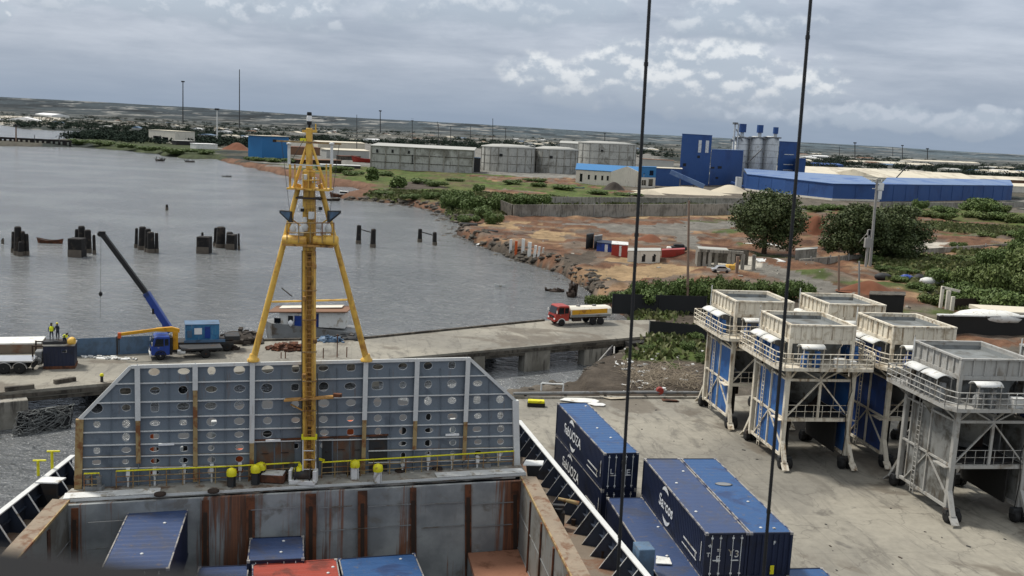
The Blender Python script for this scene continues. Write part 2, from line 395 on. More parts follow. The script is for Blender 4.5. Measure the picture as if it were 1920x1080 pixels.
# duller, bluer air at the horizon, brighter in the west overhead
hz = nt.ramp(zc, .085, .012)
cl = nt.mix(nt.math('MULTIPLY', hz, .82), cl, (.225, .29, .385, 1))
def cumulus(cl, az0, el0, wa, we, seed, sc, white, thr=.5):
    da = nt.math('DIVIDE', nt.math('SUBTRACT', az, az0), wa); de = nt.math('DIVIDE', nt.math('SUBTRACT', zc, el0), we)
    mask = nt.math('SUBTRACT', 1.0, nt.math('ADD', nt.math('MULTIPLY', da, da), nt.math('MULTIPLY', de, de)))
    def dens(dz):
        q = comb(nt.math('MULTIPLY', az, sc), nt.math('MULTIPLY', nt.math('ADD', zc, dz), sc*1.25), seed)
        a = nt.noise(q, 1.0, 2, .5); b = nt.noise(q, 3.4, 5, .55)
        return nt.math('ADD', nt.math('MULTIPLY', a, .74), nt.math('MULTIPLY', b, .26))
    d0 = dens(0.0); d1 = dens(.006)
    body = nt.ramp(nt.math('ADD', d0, nt.math('MULTIPLY', mask, .32)), thr+.1, thr+.24)
    body = nt.math('MULTIPLY', body, nt.ramp(mask, 0.0, .25))
    sh = nt.ramp(nt.math('ADD', nt.math('SUBTRACT', d0, d1), nt.math('MULTIPLY', de, .05)), -.02, .075)
    hi = nt.mix(sh, (.37, .43, .51, 1), white)
    hi = nt.mix(nt.ramp(de, .15, -.9), hi, (.29, .345, .425, 1))
    return nt.mix(nt.math('MULTIPLY', body, .8), cl, hi)
cl = cumulus(cl, .155, .060, .19, .045, 3.3, 17.0, (.70, .725, .75, 1), .44)
cl = cumulus(cl, .37, .030, .20, .020, 8.1, 24.0, (.45, .50, .575, 1))
cl = cumulus(cl, -.50, .082, .055, .016, 5.7, 26.0, (.70, .73, .76, 1))
cl = cumulus(cl, .21, .118, .12, .03, 15.2, 16.0, (.62, .655, .70, 1), .5)
cl = cumulus(cl, -.12, .13, .36, .045, 21.4, 13.0, (.60, .64, .69, 1), .53)
cl = cumulus(cl, -.33, .105, .22, .03, 31.4, 20.0, (.57, .61, .67, 1), .52)
up = nt.ramp(gz, .18, .6)
cl = nt.mix(up, cl, (.62, .64, .66, 1))                  # thin bright overcast overhead
sk = nt.new('ShaderNodeVectorMath', operation='SCALE'); nt.l.new(sky.outputs[0], sk.inputs[0]); sk.inputs['Scale'].default_value = .1
cl = nt.mix(.9, sk.outputs[0], cl)
sc10 = nt.new('ShaderNodeVectorMath', operation='SCALE'); nt.l.new(cl, sc10.inputs[0]); sc10.inputs['Scale'].default_value = 10.0
nt.l.new(sc10.outputs[0], bg.inputs['Color']); bg.inputs['Strength'].default_value = .126
w.cycles.sampling_method = 'MANUAL'; w.cycles.sample_map_resolution = 512
cy = scene.cycles; cy.max_bounces = 5; cy.diffuse_bounces = 2; cy.glossy_bounces = 2; cy.transmission_bounces = 2; cy.transparent_max_bounces = 4; cy.caustics_reflective = False; cy.caustics_refractive = False

# ================================================================ numpy noise and zone tests
_tab = np.random.RandomState(11).rand(256, 256).astype(np.float32)
def vnoise(x, y):
    xi = np.floor(x).astype(int); yi = np.floor(y).astype(int); fx = x-xi; fy = y-yi
    fx = fx*fx*(3-2*fx); fy = fy*fy*(3-2*fy)
    a = _tab[xi & 255, yi & 255]; b = _tab[(xi+1) & 255, yi & 255]; c = _tab[xi & 255, (yi+1) & 255]; d = _tab[(xi+1) & 255, (yi+1) & 255]
    return (a*(1-fx)+b*fx)*(1-fy)+(c*(1-fx)+d*fx)*fy
def fbm(x, y, o=4, g=.5):
    s = 0; a = 1; t = 0
    for i in range(o): s = s+a*vnoise(x*2**i+17.3*i, y*2**i+5.1*i); t += a; a *= g
    return s/t
def inpoly(px, py, poly):
    r = np.zeros(px.shape, bool); n = len(poly); j = n-1
    for i in range(n):
        xi, yi = poly[i][:2]; xj, yj = poly[j][:2]
        if yi != yj: r ^= ((yi > py) != (yj > py)) & (px < (xj-xi)*(py-yi)/(yj-yi)+xi)
        j = i
    return r
def gpoly(pts, z=2.3):                                   # outline drawn on the photograph, laid on the ground
    out = []
    for x, y in pts:
        q = at(x, y, z); out.append((q.x, q.y))
    return out
BAY = gpoly([(-300, 285), (0, 274), (140, 276), (215, 281), (290, 289), (345, 298), (400, 298), (430, 305), (500, 322), (560, 336), (615, 351), (655, 350), (692, 357), (655, 366), (632, 373), (700, 377), (770, 386), (835, 401), (842, 412), (868, 421), (856, 441), (900, 459), (960, 483), (1010, 499), (1065, 523), (1100, 541), (1108, 562), (1165, 592), (1185, 640), (1165, 672), (1112, 704), (1082, 733), (955, 752)], 0.0)
_l = BAY[-1]; BAY = BAY+[(_l[0]-1, _l[1]-1), (14, 40), (14, -60), (-900, -60), (-1500, 500)]
LAGOON = gpoly([(-400, 264), (-400, 222), (0, 234), (60, 243), (150, 246), (230, 248), (285, 256), (200, 251), (128, 263), (0, 266)], 0.0)
ZONES = [  # outline, colour, fuzz
    ([(135, 262), (200, 254), (290, 264), (400, 272), (420, 296), (300, 291), (215, 282)], 'bank', 1.0),
    ([(480, 255), (700, 270), (900, 280), (1240, 290), (1240, 330), (1080, 330), (900, 326), (690, 318), (560, 300)], 'yard', 1.0),
    ([(560, 300), (690, 314), (1100, 338), (1360, 362), (1380, 392), (1000, 390), (860, 412), (780, 392), (690, 372), (700, 350), (560, 322)], 'grass', 1.6),
    ([(720, 345), (800, 338), (830, 352), (760, 362)], 'dark', 1.0), ([(900, 330), (1080, 335), (1090, 350), (1180, 355), (1050, 345), (930, 340)], 'red', 1.2),
    ([(940, 352), (1010, 360), (1000, 368), (930, 360)], 'red', 1.0), ([(1160, 352), (1260, 358), (1240, 366), (1130, 362)], 'red', 1.0),
    ([(390, 292), (430, 296), (520, 313), (600, 328), (690, 342), (712, 358), (660, 368), (560, 352), (470, 330), (410, 308)], 'beach', .6),
    ([(600, 356), (660, 364), (760, 371), (835, 382), (852, 402), (835, 412), (760, 392), (690, 380), (640, 378)], 'beach', .6),
    ([(1240, 330), (1400, 348), (1900, 380), (1920, 398), (1640, 392), (1400, 392), (1180, 368), (1180, 345)], 'dirt', 1.0),
    ([(970, 388), (1190, 374), (1400, 372), (1560, 392), (1400, 410), (970, 408)], 'road', .5),
    ([(1060, 383), (1240, 378), (1370, 378), (1370, 388), (1240, 388)], 'grass', .8),
    ([(845, 410), (965, 404), (1400, 404), (1545, 392), (1700, 400), (1940, 425), (1960, 640), (1300, 640), (1090, 545), (960, 487), (870, 445)], 'red', 1.0),
    ([(1020, 416), (1180, 420), (1370, 413), (1372, 428), (1290, 432), (1330, 462), (1420, 488), (1540, 522), (1595, 556), (1545, 562), (1470, 522), (1330, 480), (1262, 442), (1150, 434)], 'road', .7),
    ([(880, 420), (960, 412), (1010, 420), (980, 428)], 'sand', 1.2), ([(970, 440), (1040, 428), (1090, 438), (1030, 450), (985, 448)], 'sand', 1.2),
    ([(1170, 397), (1300, 394), (1380, 396), (1370, 404), (1190, 409)], 'sand', .8), ([(1110, 518), (1150, 497), (1240, 490), (1330, 505), (1250, 521), (1150, 531)], 'sand', .8),
    ([(1140, 480), (1200, 480), (1180, 490), (1130, 488)], 'sand', 1), ([(1040, 480), (1120, 470), (1110, 496), (1050, 500)], 'dark', 1.2),
    ([(905, 455), (960, 478), (1040, 505), (1100, 535), (1130, 532), (1060, 500), (960, 462), (920, 448)], 'dark', .8),
    ([(1560, 392), (1740, 385), (1950, 405), (1950, 425), (1740, 410), (1500, 396)], 'grass', 1.0),
    ([(1730, 418), (1950, 432), (1950, 446), (1730, 432)], 'grass', 1.0), ([(1720, 452), (1785, 455), (1760, 466), (1712, 464)], 'pale', .5),
    ([(1690, 470), (1780, 480), (1950, 455), (1960, 600), (1760, 575), (1640, 520), (1560, 500)], 'grass', 1.6),
    ([(1500, 495), (1600, 488), (1680, 512), (1650, 530), (1560, 520)], 'red', .8), ([(1560, 530), (1680, 528), (1760, 548), (1730, 580), (1600, 560)], 'red', .8),
    ([(1310, 495), (1420, 480), (1440, 500), (1360, 512)], 'pale', .8),
    ([(1080, 575), (1330, 560), (1520, 560), (1520, 610), (1330, 640), (1330, 760), (940, 760), (1060, 720), (1180, 660)], 'dark', .8),
    ([(1205, 640), (1260, 612), (1325, 640), (1322, 700), (1240, 695), (1185, 690)], 'grass', 1.0),
    ([(1140, 585), (1330, 575), (1330, 592), (1190, 600)], 'grass', .8),
    ([(1480, 312), (1700, 318), (1880, 335), (1800, 345), (1500, 330)], 'pale', 1.0),
    ([(1570, 700), (1960, 640), (1960, 600), (1570, 580)], 'red', 1.0),
    ([(0, 218), (120, 222), (118, 234), (0, 232)], 'pale', 1.0),
]
ZC = {'grass': (.075, .105, .03), 'yard': (.17, .165, .15), 'red': (.155, .083, .05), 'bank': (.05, .062, .028), 'beach': (.15, .085, .055), 'road': (.165, .155, .135), 'sand': (.3, .21, .118),
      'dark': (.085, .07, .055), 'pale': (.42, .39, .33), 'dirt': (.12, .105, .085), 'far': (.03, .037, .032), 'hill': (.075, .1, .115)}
na, nr = 840, 470
ang = np.radians(np.linspace(-42, 44, na)); rad = 84*np.exp(np.linspace(0, math.log(16000/84), nr))
A, Rr = np.meshgrid(ang, rad); X = (Rr*np.sin(A)).astype(np.float32); Y = (Rr*np.cos(A)).astype(np.float32)
wx = X+(fbm(X/14, Y/14)-.5)*10*np.clip(Rr/200, .25, 4); wy = Y+(fbm(X/14+50, Y/14+9)-.5)*10*np.clip(Rr/200, .25, 4)
sx = X+(fbm(X/9+3, Y/9)-.5)*5*np.clip(Rr/250, .2, 4); sy = Y+(fbm(X/9+70, Y/9+4)-.5)*5*np.clip(Rr/250, .2, 4)
land = ~(inpoly(sx, sy, BAY) | inpoly(sx, sy, LAGOON))
lf = land.astype(np.float32)
for k in range(3):
    lf = (np.roll(lf, 1, 0)+np.roll(lf, -1, 0)+2*lf)/4; lf = (np.roll(lf, 1, 1)+np.roll(lf, -1, 1)+2*lf)/4
col = np.empty(X.shape+(3,), np.float32)
fn = fbm(X/160, Y/160, 5); fb = fbm(X/420+9, Y/90+4, 4)
far = np.array(ZC['far']); col[:] = far
col[(fn > .56) & (Rr > 600)] = (.075, .07, .055); col[(fb > .6) & (Rr > 600)] = (.2, .195, .175)
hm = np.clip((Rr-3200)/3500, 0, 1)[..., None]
hc = np.array(ZC['hill'])*np.clip(.75+X/7000, .5, 1.1)[..., None]*(.55+.9*fbm(X/700, Y/700, 4))[..., None]  # bluish distance haze is mixed into the far ground colour
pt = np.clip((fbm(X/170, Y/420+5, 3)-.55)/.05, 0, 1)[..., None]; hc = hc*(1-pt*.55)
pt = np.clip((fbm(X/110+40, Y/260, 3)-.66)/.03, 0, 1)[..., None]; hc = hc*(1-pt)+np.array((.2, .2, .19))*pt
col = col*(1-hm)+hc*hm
nearm = Rr < 560
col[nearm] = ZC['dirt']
zid = np.zeros(X.shape, np.int8)
ZN = list(ZC)
for pts, zn, fz in ZONES:
    poly = gpoly(pts); k = fz
    m = inpoly(X+(wx-X)*k, Y+(wy-Y)*k, poly); col[m] = ZC[zn]; zid[m] = ZN.index(zn)+1
rz = (zid == ZN.index('red')+1)
t = fbm(X/16+30, Y/7, 4)
a = .8*np.clip((t-.585)/.06, 0, 1)[..., None]*rz[..., None]; col = col*(1-a)+np.array((.29, .19, .11))*a
a = np.clip((.42-fbm(X/9, Y/7+40, 4))/.07, 0, 1)[..., None]*rz[..., None]*.85; col = col*(1-a)+np.array((.085, .045, .03))*a
a = np.clip((fbm(X/22+80, Y/16+11, 4)-.57)/.05, 0, 1)[..., None]*rz[..., None]*(X > 60)[..., None]; col = col*(1-a)+np.array((.07, .09, .03))*a
gz_ = (zid == ZN.index('grass')+1)
a = np.clip((fbm(X/13+5, Y/8+31, 4)-.53)/.07, 0, 1)[..., None]*gz_[..., None]*.85; col = col*(1-a)+np.array((.115, .085, .052))*a
a = np.clip((fbm(X/6+15, Y/5+3, 3)-.5)/.1, 0, 1)[..., None]*gz_[..., None]*.6; col = col*(1-a)+np.array((.10, .125, .035))*a
a = np.clip((fbm(X/7+60, Y/6+21, 4)-.56)/.05, 0, 1)[..., None]*rz[..., None]*.8; col = col*(1-a)+np.array((.15, .125, .1))*a
trk = np.abs(np.sin((X*.35+Y*.9)/5.5+4*fbm(X/40, Y/40, 2))); a = np.clip((.1-trk)/.1, 0, 1)[..., None]*(rz & (fbm(X/30, Y/30+7, 2) > .5))[..., None]*.6; col = col*(1-a)+np.array((.09, .055, .035))*a
col *= (.55+.9*fbm(X/2.2, Y/2.2, 3))[..., None]
h = -2.2+lf*4.4
rough = np.where(rz, 1.5, np.where(gz_, .9, .25))*np.clip((lf-.6)/.4, 0, 1)
for k in range(2): rough = (np.roll(rough, 1, 1)+np.roll(rough, -1, 1)+np.roll(rough, 1, 0)+np.roll(rough, -1, 0))/4
h = h+rough*((fbm(X/11+7, Y/11, 4)-.42)*1.7+(fbm(X/4.5, Y/4.5+3, 3)-.5)*.75)
h = h+np.clip((Rr-900)/3000, 0, 1)*6*fbm(X/500, Y/500)
hill = np.clip((Rr-4200)/5500, 0, 1); hill = hill*hill*(3-2*hill)
ridge = 60+50*fbm(X/2600, Y/2600, 3)-X*.0075
h = h+hill*np.maximum(ridge, 12)
# keep the sheet below the quay where the concrete lies, and bank up towards the pier end
BANK = gpoly([(1100, 690), (1185, 650), (1215, 605), (1335, 600), (1335, 735), (1100, 742)], 3)
bk = inpoly(wx, wy, BANK).astype(np.float32)
for k in range(4): bk = (np.roll(bk, 1, 1)+np.roll(bk, -1, 1)+np.roll(bk, 1, 0)+np.roll(bk, -1, 0))/4
h = h+bk*1.0
wetm = np.clip((.5-h)/.8, 0, 1)[..., None]; col = col*(1-.55*wetm)
idx = np.arange(na*nr).reshape(nr, na)
F = np.stack([idx[:-1, :-1], idx[:-1, 1:], idx[1:, 1:], idx[1:, :-1]], -1).reshape(-1, 4)
gm, gn, gb = newmat('ground_earth')
vc = gn.new('ShaderNodeVertexColor', layer_name='zone').outputs['Color']
tc = gn.new('ShaderNodeTexCoord').outputs['Object']
f1 = gn.math('MULTIPLY_ADD', gn.noise(tc, .9, 6, .75), 1.5, .25); f2 = gn.math('MULTIPLY_ADD', gn.noise(gn.mapping(tc, (1, .45, 1)), .22, 5, .65), .7, .65)
sv = gn.new('ShaderNodeVectorMath', operation='SCALE'); gn.l.new(vc, sv.inputs[0]); gn.put(sv.inputs['Scale'], gn.math('MULTIPLY', f1, f2))
gn.put(gb.inputs['Base Color'], sv.outputs[0]); gb.inputs['Roughness'].default_value = .95; gb.inputs['Specular IOR Level'].default_value = .15
bn = gn.new('ShaderNodeBump'); bn.inputs['Strength'].default_value = .8; bn.inputs['Distance'].default_value = .5
gn.put(bn.inputs['Height'], gn.noise(tc, 1.6, 6, .7)); gn.l.new(bn.outputs[0], gb.inputs['Normal'])
ground = raw('ground', np.stack([X, Y, h], -1).reshape(-1, 3), F, gm, smooth=True); ground['kind'] = 'structure'
ca = ground.data.color_attributes.new('zone', 'FLOAT_COLOR', 'POINT')
ca.data.foreach_set('color', np.concatenate([col.reshape(-1, 3), np.ones((na*nr, 1), np.float32)], 1).astype(np.float32).ravel())
hflat = h
def gh(x, y):                                            # terrain height at a point
    r = math.hypot(x, y); a = math.atan2(x, y)
    i = int(round(math.log(max(r, 84)/84)/math.log(16000/84)*(nr-1))); j = int(round((a-ang[0])/(ang[-1]-ang[0])*(na-1)))
    return float(hflat[min(max(i, 0), nr-1), min(max(j, 0), na-1)])
def G(px, py, z=2.2):                                    # ground point under a pixel
    q = at(px, py, z)
    for k in range(4):
        q = at(px, py, gh(q.x, q.y))
    return q

# ---------------------------------------------------------------- water
wm, wn, wb = newmat('harbour_water')
tc = wn.new('ShaderNodeTexCoord').outputs['Object']
wb.inputs['Base Color'].default_value = (.062, .068, .066, 1); wb.inputs['Roughness'].default_value = .16; wb.inputs['IOR'].default_value = 1.33
m1 = wn.noise(wn.mapping(tc, (.6, 1.25, 1), rot=(0, 0, .22)), (.001+.5), 4, .65, .3); m2 = wn.noise(wn.mapping(tc, (1, 1.9, 1), rot=(0, 0, -.2)), 1.5, 3, .6, .3); m3 = wn.noise(tc, .035, 3, .5)
m4 = wn.noise(wn.mapping(tc, (.62, 1.15, 1), rot=(0, 0, .2)), .2, 4, .6, .4)
m5 = wn.noise(wn.mapping(tc, (.45, 1.15, 1), rot=(0, 0, .12)), .07, 3, .6)
hh = wn.math('ADD', wn.math('ADD', wn.math('MULTIPLY', m1, 1.5), wn.math('MULTIPLY', m2, .3)), wn.math('ADD', wn.math('MULTIPLY', m4, 1.5), wn.math('MULTIPLY', m5, .6)))
bn = wn.new('ShaderNodeBump'); bn.inputs['Strength'].default_value = 1.0; bn.inputs['Distance'].default_value = 1.15
wn.put(bn.inputs['Height'], hh); wn.l.new(bn.outputs[0], wb.inputs['Normal'])
wn.put(wb.inputs['Base Color'], wn.mix(wn.ramp(m3, .4, .65), (.15, .158, .162, 1), (.2, .208, .21, 1)))
b = MB(); b.quad((-9000, -300, 0), (9000, -300, 0), (9000, 9000, 0), (-9000, 9000, 0))
wt = b.build('water', wm, kind='structure')

# ---------------------------------------------------------------- quay apron
QZ = 3.2
qm, qn, qb = newmat('quay_concrete')
tc = qn.new('ShaderNodeTexCoord').outputs['Object']
rt = qn.mapping(tc, (1, 1, 1), rot=(0, 0, -.15))
b1 = qn.noise(rt, .05, 6, .6, .5); b2 = qn.noise(qn.mapping(rt, (.55, .14, 1), rot=(0, 0, 1.0)), 1.1, 7, .72, 1.0); b3 = qn.noise(rt, 1.3, 6, .72)
base = qn.mix(qn.ramp(b1, .38, .62), (.2, .188, .158, 1), (.3, .278, .226, 1))
base = qn.mix(qn.math('MULTIPLY', qn.ramp(b2, .49, .66), .72), base, (.13, .12, .1, 1))
base = qn.mix(qn.math('MULTIPLY', qn.ramp(qn.noise(qn.mapping(rt, (1, 1, 1), (9, 4, 0)), .11, 5, .62, .4), .52, .6), .75), base, (.12, .1, .075, 1))
crk = qn.new('ShaderNodeTexVoronoi', feature='DISTANCE_TO_EDGE'); crk.inputs['Scale'].default_value = .16
wv = qn.new('ShaderNodeVectorMath', operation='ADD'); qn.l.new(rt, wv.inputs[0])
nzv = qn.new('ShaderNodeTexNoise'); nzv.inputs['Scale'].default_value = .6; nzv.inputs['Detail'].default_value = 5; qn.l.new(rt, nzv.inputs['Vector'])
svn = qn.new('ShaderNodeVectorMath', operation='SCALE'); qn.l.new(nzv.outputs['Color'], svn.inputs[0]); svn.inputs['Scale'].default_value = 2.6
qn.l.new(svn.outputs[0], wv.inputs[1]); qn.l.new(wv.outputs[0], crk.inputs['Vector'])
crack = qn.math('MULTIPLY', qn.ramp(crk.outputs['Distance'], .012, .002), .38)
base = qn.mix(crack, base, (.07, .06, .05, 1))
jt = qn.new('ShaderNodeTexBrick'); jt.offset = 0; jt.inputs['Scale'].default_value = 1; jt.inputs['Mortar Size'].default_value = .045; jt.inputs['Mortar Smooth'].default_value = .3; jt.inputs['Brick Width'].default_value = 6.5; jt.inputs['Row Height'].default_value = 6.5
qn.l.new(rt, jt.inputs['Vector']); base = qn.mix(qn.math('MULTIPLY', jt.outputs['Fac'], .2), base, (.08, .07, .06, 1))
oil = qn.ramp(qn.noise(qn.mapping(rt, (1, 1, 1), (3, 17, 0)), .42, 4, .6, .6), .64, .72); base = qn.mix(qn.math('MULTIPLY', oil, .6), base, (.075, .068, .06, 1))
sv = qn.new('ShaderNodeVectorMath', operation='SCALE'); qn.l.new(base, sv.inputs[0]); qn.put(sv.inputs['Scale'], qn.math('MULTIPLY_ADD', b3, .7, .65))
qn.put(qb.inputs['Base Color'], sv.outputs[0]); qb.inputs['Roughness'].default_value = .85
bn = qn.new('ShaderNodeBump'); bn.inputs['Strength'].default_value = .35; bn.inputs['Distance'].default_value = .05; qn.put(bn.inputs['Height'], b3); qn.l.new(bn.outputs[0], qb.inputs['Normal'])
M_['quay'] = qm
q0 = at(955, 746, QZ); q1 = at(1320, 746, QZ)
poly = [(9.2, 20), (9.2, 45), (4.6, 66), (1.7, 80), (q0.x, q0.y), (q1.x, q1.y), (34, 103), (48, 106.5), (120, 118), (160, 118), (160, 20)]
b = MB(); b.extr([(x, y, -2) for x, y in poly], (0, 0, 2+QZ))
quay = b.build('quay', qm, kind='structure')
b = MB()                                                 # kerb along the back of the apron
for (x0, y0), (x1, y1) in (((q0.x, q0.y-.2), (q1.x, q1.y-.2)),): b.beam((x0, y0, QZ+.09), (x1, y1, QZ+.09), .35, .2)
b.build('quay_kerb', M_['conc'], kind='structure')
# ================================================================ the ship
ZD = 7.0
BL = at(145, 915, ZD); BR = at(968, 865, 7.2)
u = V((BR.x-BL.x, BR.y-BL.y, 0)).normalized(); nrm = V((u.y, -u.x, 0))       # nrm faces aft, towards the bridge
def B(px, py, off=0.0): return onplane(px, py, BL+nrm*off, nrm)
def BW(s, z, off=0.0):
    q = BL+u*s+nrm*off; return V((q.x, q.y, z))
def sz(q): return ((V(q)-BL).dot(u), q.z)
ship = thing('cargo_ship', 'grey and rusty cargo ship with open hold, perforated breakwater and yellow foremast', 'ship', (-12, 58, 0))
# --- hull and decks (outline of the bow, seen from above)
SB = at(975, 790, 6.9); S1 = at(1040, 865, 6.9); S2 = at(1155, 1000, 6.9); S3 = at(1215, 1080, 6.9)
sdir = (S3-S1).normalized(); S4 = S3+sdir*30
P1 = at(135, 855, 6.9); P0 = at(0, 960, 6.9); pdir = (P0-P1).normalized(); P9 = P0+pdir*36
bow = V((-15.5, 84, 0))
outline = [P9, P0, P1, V((-25.2, 70, 0)), V((-21, 79, 0)), bow, V((-8, 81, 0)), V((-1.5, 76, 0)), SB, S1, S2, S3, S4]
outline = [(p.x, p.y) for p in outline]
DECKZ = 5.3
b = MB(); n = len(outline)
for i in range(n-1):
    (x0, y0), (x1, y1) = outline[i], outline[i+1]
    cx, cy = -12, 50
    b.quad((x0, y0, DECKZ), (x0+(cx-x0)*.03, y0+(cy-y0)*.03, -1), (x1+(cx-x1)*.03, y1+(cy-y1)*.03, -1), (x1, y1, DECKZ))
b.build('hull', M_['hull'], ship)
# coaming corners
CL = at(110, 935, ZD); CR = at(985, 885, ZD); cu = (CR-CL); cu.z = 0; cu.normalize(); cn = V((cu.y, -cu.x, 0))
CRin = at(978, 895, ZD); CR2 = at(1072, 1080, ZD); rdir = (CR2-CRin).normalized(); CR3 = CRin+rdir*42
CLin = at(128, 940, ZD); CL2 = at(62, 1015, ZD); ldir = (CL2-CLin); ldir.z = 0; ldir.normalize(); CL3 = CLin+ldir*36
def HP(px, py): return onplane(px, py, CRin, cn)                                # plane of the hold's forward wall
# deck around the hatch
b = MB()
def ring(z, pts): return [V((p[0], p[1], z)) for p in pts]
st = ring(DECKZ, [CRin, SB, S1, S2, S3, S4, CR3]); b.add(st, [tuple(range(len(st)))])
pt = ring(DECKZ, [CLin, CL3, P9, P0, P1, BL]); b.add(pt, [tuple(range(len(pt)))])
b.build('side_deck', M_['deckbrown'], ship)
b = MB(); fd = ring(6.0, [P1, (-25.2, 70), (-21, 79), bow, (-8, 81), (-1.5, 76), SB, BR, BL]); b.add(fd, [tuple(range(len(fd)))]); b.build('fore_deck', M_['dark'], ship)  # darkness seen through the breakwater openings is put into this deck colour
# strip of deck between hatch and breakwater
a0 = CL+cn*.15; a1 = CR+cn*.15; e0 = BW(-.3, ZD); e1 = BW((BR-BL).dot(u)+.3, ZD+.02)
b = MB(); b.extr([a0, a1, e1, e0], (0, 0, -.25)); b.build('cross_deck', M_['decklight'], ship)
for px0, px1, yo in ((118, 300, 0), (820, 985, 0)):
    A0 = onplane(px0, 936-(px0-110)*.057, (0, 0, ZD+.03), V((0, 0, 1))); A1 = onplane(px1, 936-(px1-110)*.057, (0, 0, ZD+.03), V((0, 0, 1)))
    b = MB(); b.extr([A0, A1, A1-cn*.9, A0-cn*.9], (0, 0, .02)); b.build('deck_plate', M_['palegrey'], ship)
b = MB(); b.beam(CL+cn*.17-V((0, 0, .08)), CR+cn*.17-V((0, 0, .08)), .06, .16); b.build('coaming_edge', M_['flange'], ship)
# --- the hold
fl = -5.0
wallL = V((CLin.x, CLin.y, 0)); wallR = V((CRin.x, CRin.y, 0))
b = MB()
def wall(b, p, q, z0, z1, off): b.extr([V((p.x, p.y, z0)), V((q.x, q.y, z0)), V((q.x, q.y, z1)), V((p.x, p.y, z1))], off)
wall(b, wallL, wallR, fl, ZD-.25, -cn*.25); hw = b.build('hold_wall', M_['holdrust'], ship)
# rusty vertical strips and dark guide slots, horizontal seam plates (built on the wall)
def hstrip(px0, px1, py0, py1, name, mat, th, parent=hw):
    q0, q1, q2, q3 = HP(px0, py0), HP(px1, py0), HP(px1, py1), HP(px0, py1)
    q0.z = min(q0.z, ZD-.26); q1.z = min(q1.z, ZD-.26); q2.z = q3.z = min(q2.z, q3.z)
    b = MB(); b.extr([q+cn*.002 for q in (q0, q3, q2, q1)], cn*th); return b.build(name, mat, parent)
def topy(px): return 936-(px-110)*.057+6
for px, w_, d in ((140, 14, 1), (385, 14, 1), (470, 16, 1), (583, 20, 1), (680, 18, 1), (775, 12, 1), (878, 12, 1), (966, 14, 1)):
    L = {150: 1120, 268: 960, 496: 1010, 545: 1000, 645: 985, 700: 1010}.get(px, 1120)
    hstrip(px-w_/2, px+w_/2, topy(px), L, 'rust_strip', M_['rust'] if not d else M_['rust'], .03)
    if d: hstrip(px-4, px+3, topy(px)+34, L, 'guide_slot', M_['rustdark'], .05)
for x0, x1, y0 in ((165, 232, 980), (790, 870, 946), (886, 962, 946), (600, 660, 952), (690, 770, 950), (790, 870, 990), (886, 960, 988), (470, 560, 956), (600, 770, 996), (165, 350, 1030)):
    q0, q1 = HP(x0, y0), HP(x1, y0-(x1-x0)*.035); q1.z = q0.z
    b = MB(); b.beam(q0+cn*.03, q1+cn*.03, .05, .05); b.build('seam', M_['grey'], hw)
rn = V((rdir.y, -rdir.x, 0)).normalized()
b = MB(); wall(b, CRin, CR3, fl, ZD, V((.25, .03, 0))); sw = b.build('hold_wall', M_['holdgrey2'], ship)
b = MB(); wall(b, CLin, CL3, fl, ZD, V((-.25, 0, 0))); lw = b.build('hold_wall', M_['holdgrey2'], ship)
for wl, p, d, s in ((sw, CRin, rdir, -1), (lw, CLin, ldir, 1)):
    for k in range(1, 10):
        q = p+d*(k*3.4); q = V((q.x+s*.04, q.y, 0)); b = MB(); b.beam(V((q.x, q.y, fl)), V((q.x, q.y, ZD-.3)), .3, .1, up=(1, 0, 0)); b.build('guide', M_['rust'], wl)
    for z in (4.6, 2.2):
        b = MB(); b.beam(V((p.x+s*.02, p.y, z)), V(((p+d*30).x+s*.02, (p+d*30).y, z)), .05, .05); b.build('seam', M_['grey'], wl)
for p, q, s in ((CRin, CR3, 1), (CLin, CL3, -1)):
    b = MB(); b.extr([p+V((-.05*s, .1, .0)), q+V((-.05*s, 0, 0)), q+V((.95*s, 0, 0)), p+V((.95*s, .1, 0))], (0, 0, .06)); b.build('coaming_top', M_['coaming'], ship)
    b = MB(); b.beam(p+V((-.06*s, 0, .04)), q+V((-.06*s, 0, .04)), .08, .14); b.build('coaming_edge', M_['flange_rust'], ship)
    b = MB(); b.extr([V((p.x+.9*s, p.y, DECKZ)), V((q.x+.9*s, q.y, DECKZ)), V((q.x+.9*s, q.y, ZD)), V((p.x+.9*s, p.y, ZD))], (.03*s, 0, 0)); cs = b.build('coaming_side', M_['rust'], ship)
    d = (q-p).normalized()
    for k in range(12):
        m = p+d*(1.5+k*2.6); b = MB(); b.extr([V((m.x+.93*s, m.y, DECKZ)), V((m.x+1.5*s, m.y, DECKZ)), V((m.x+.93*s, m.y, ZD-.1))], d*.04); b.build('bracket', M_['rustdark'], cs)
b = MB(); b.box((-12, 40, fl-.1), (40, 60, .2)); b.build('hold_floor', M_['rustdark'], ship)
# brown stowage step in the starboard corner of the hold
t0, t1 = HP(877, 1036), HP(974, 1028); tz = t0.z
b = MB(); q0 = V((t0.x, t0.y, tz))+cn*.05; q1 = V((t1.x+.3, t1.y, tz))+cn*.05; b.extr([q0, q1, q1+rdir*14+V((.2, 0, 0)), q0+rdir*14], (0, 0, -.3)); b.build('hold_step', M_['tankbrown'], ship)
b = MB(); b.extr([q0-V((0, 0, .3)), q0+rdir*14-V((0, 0, .3)), q0+rdir*14-V((0, 0, tz-fl)), q0-V((0, 0, tz-fl))], (.05, 0, 0)); b.build('step_side', M_['grey'], ship)

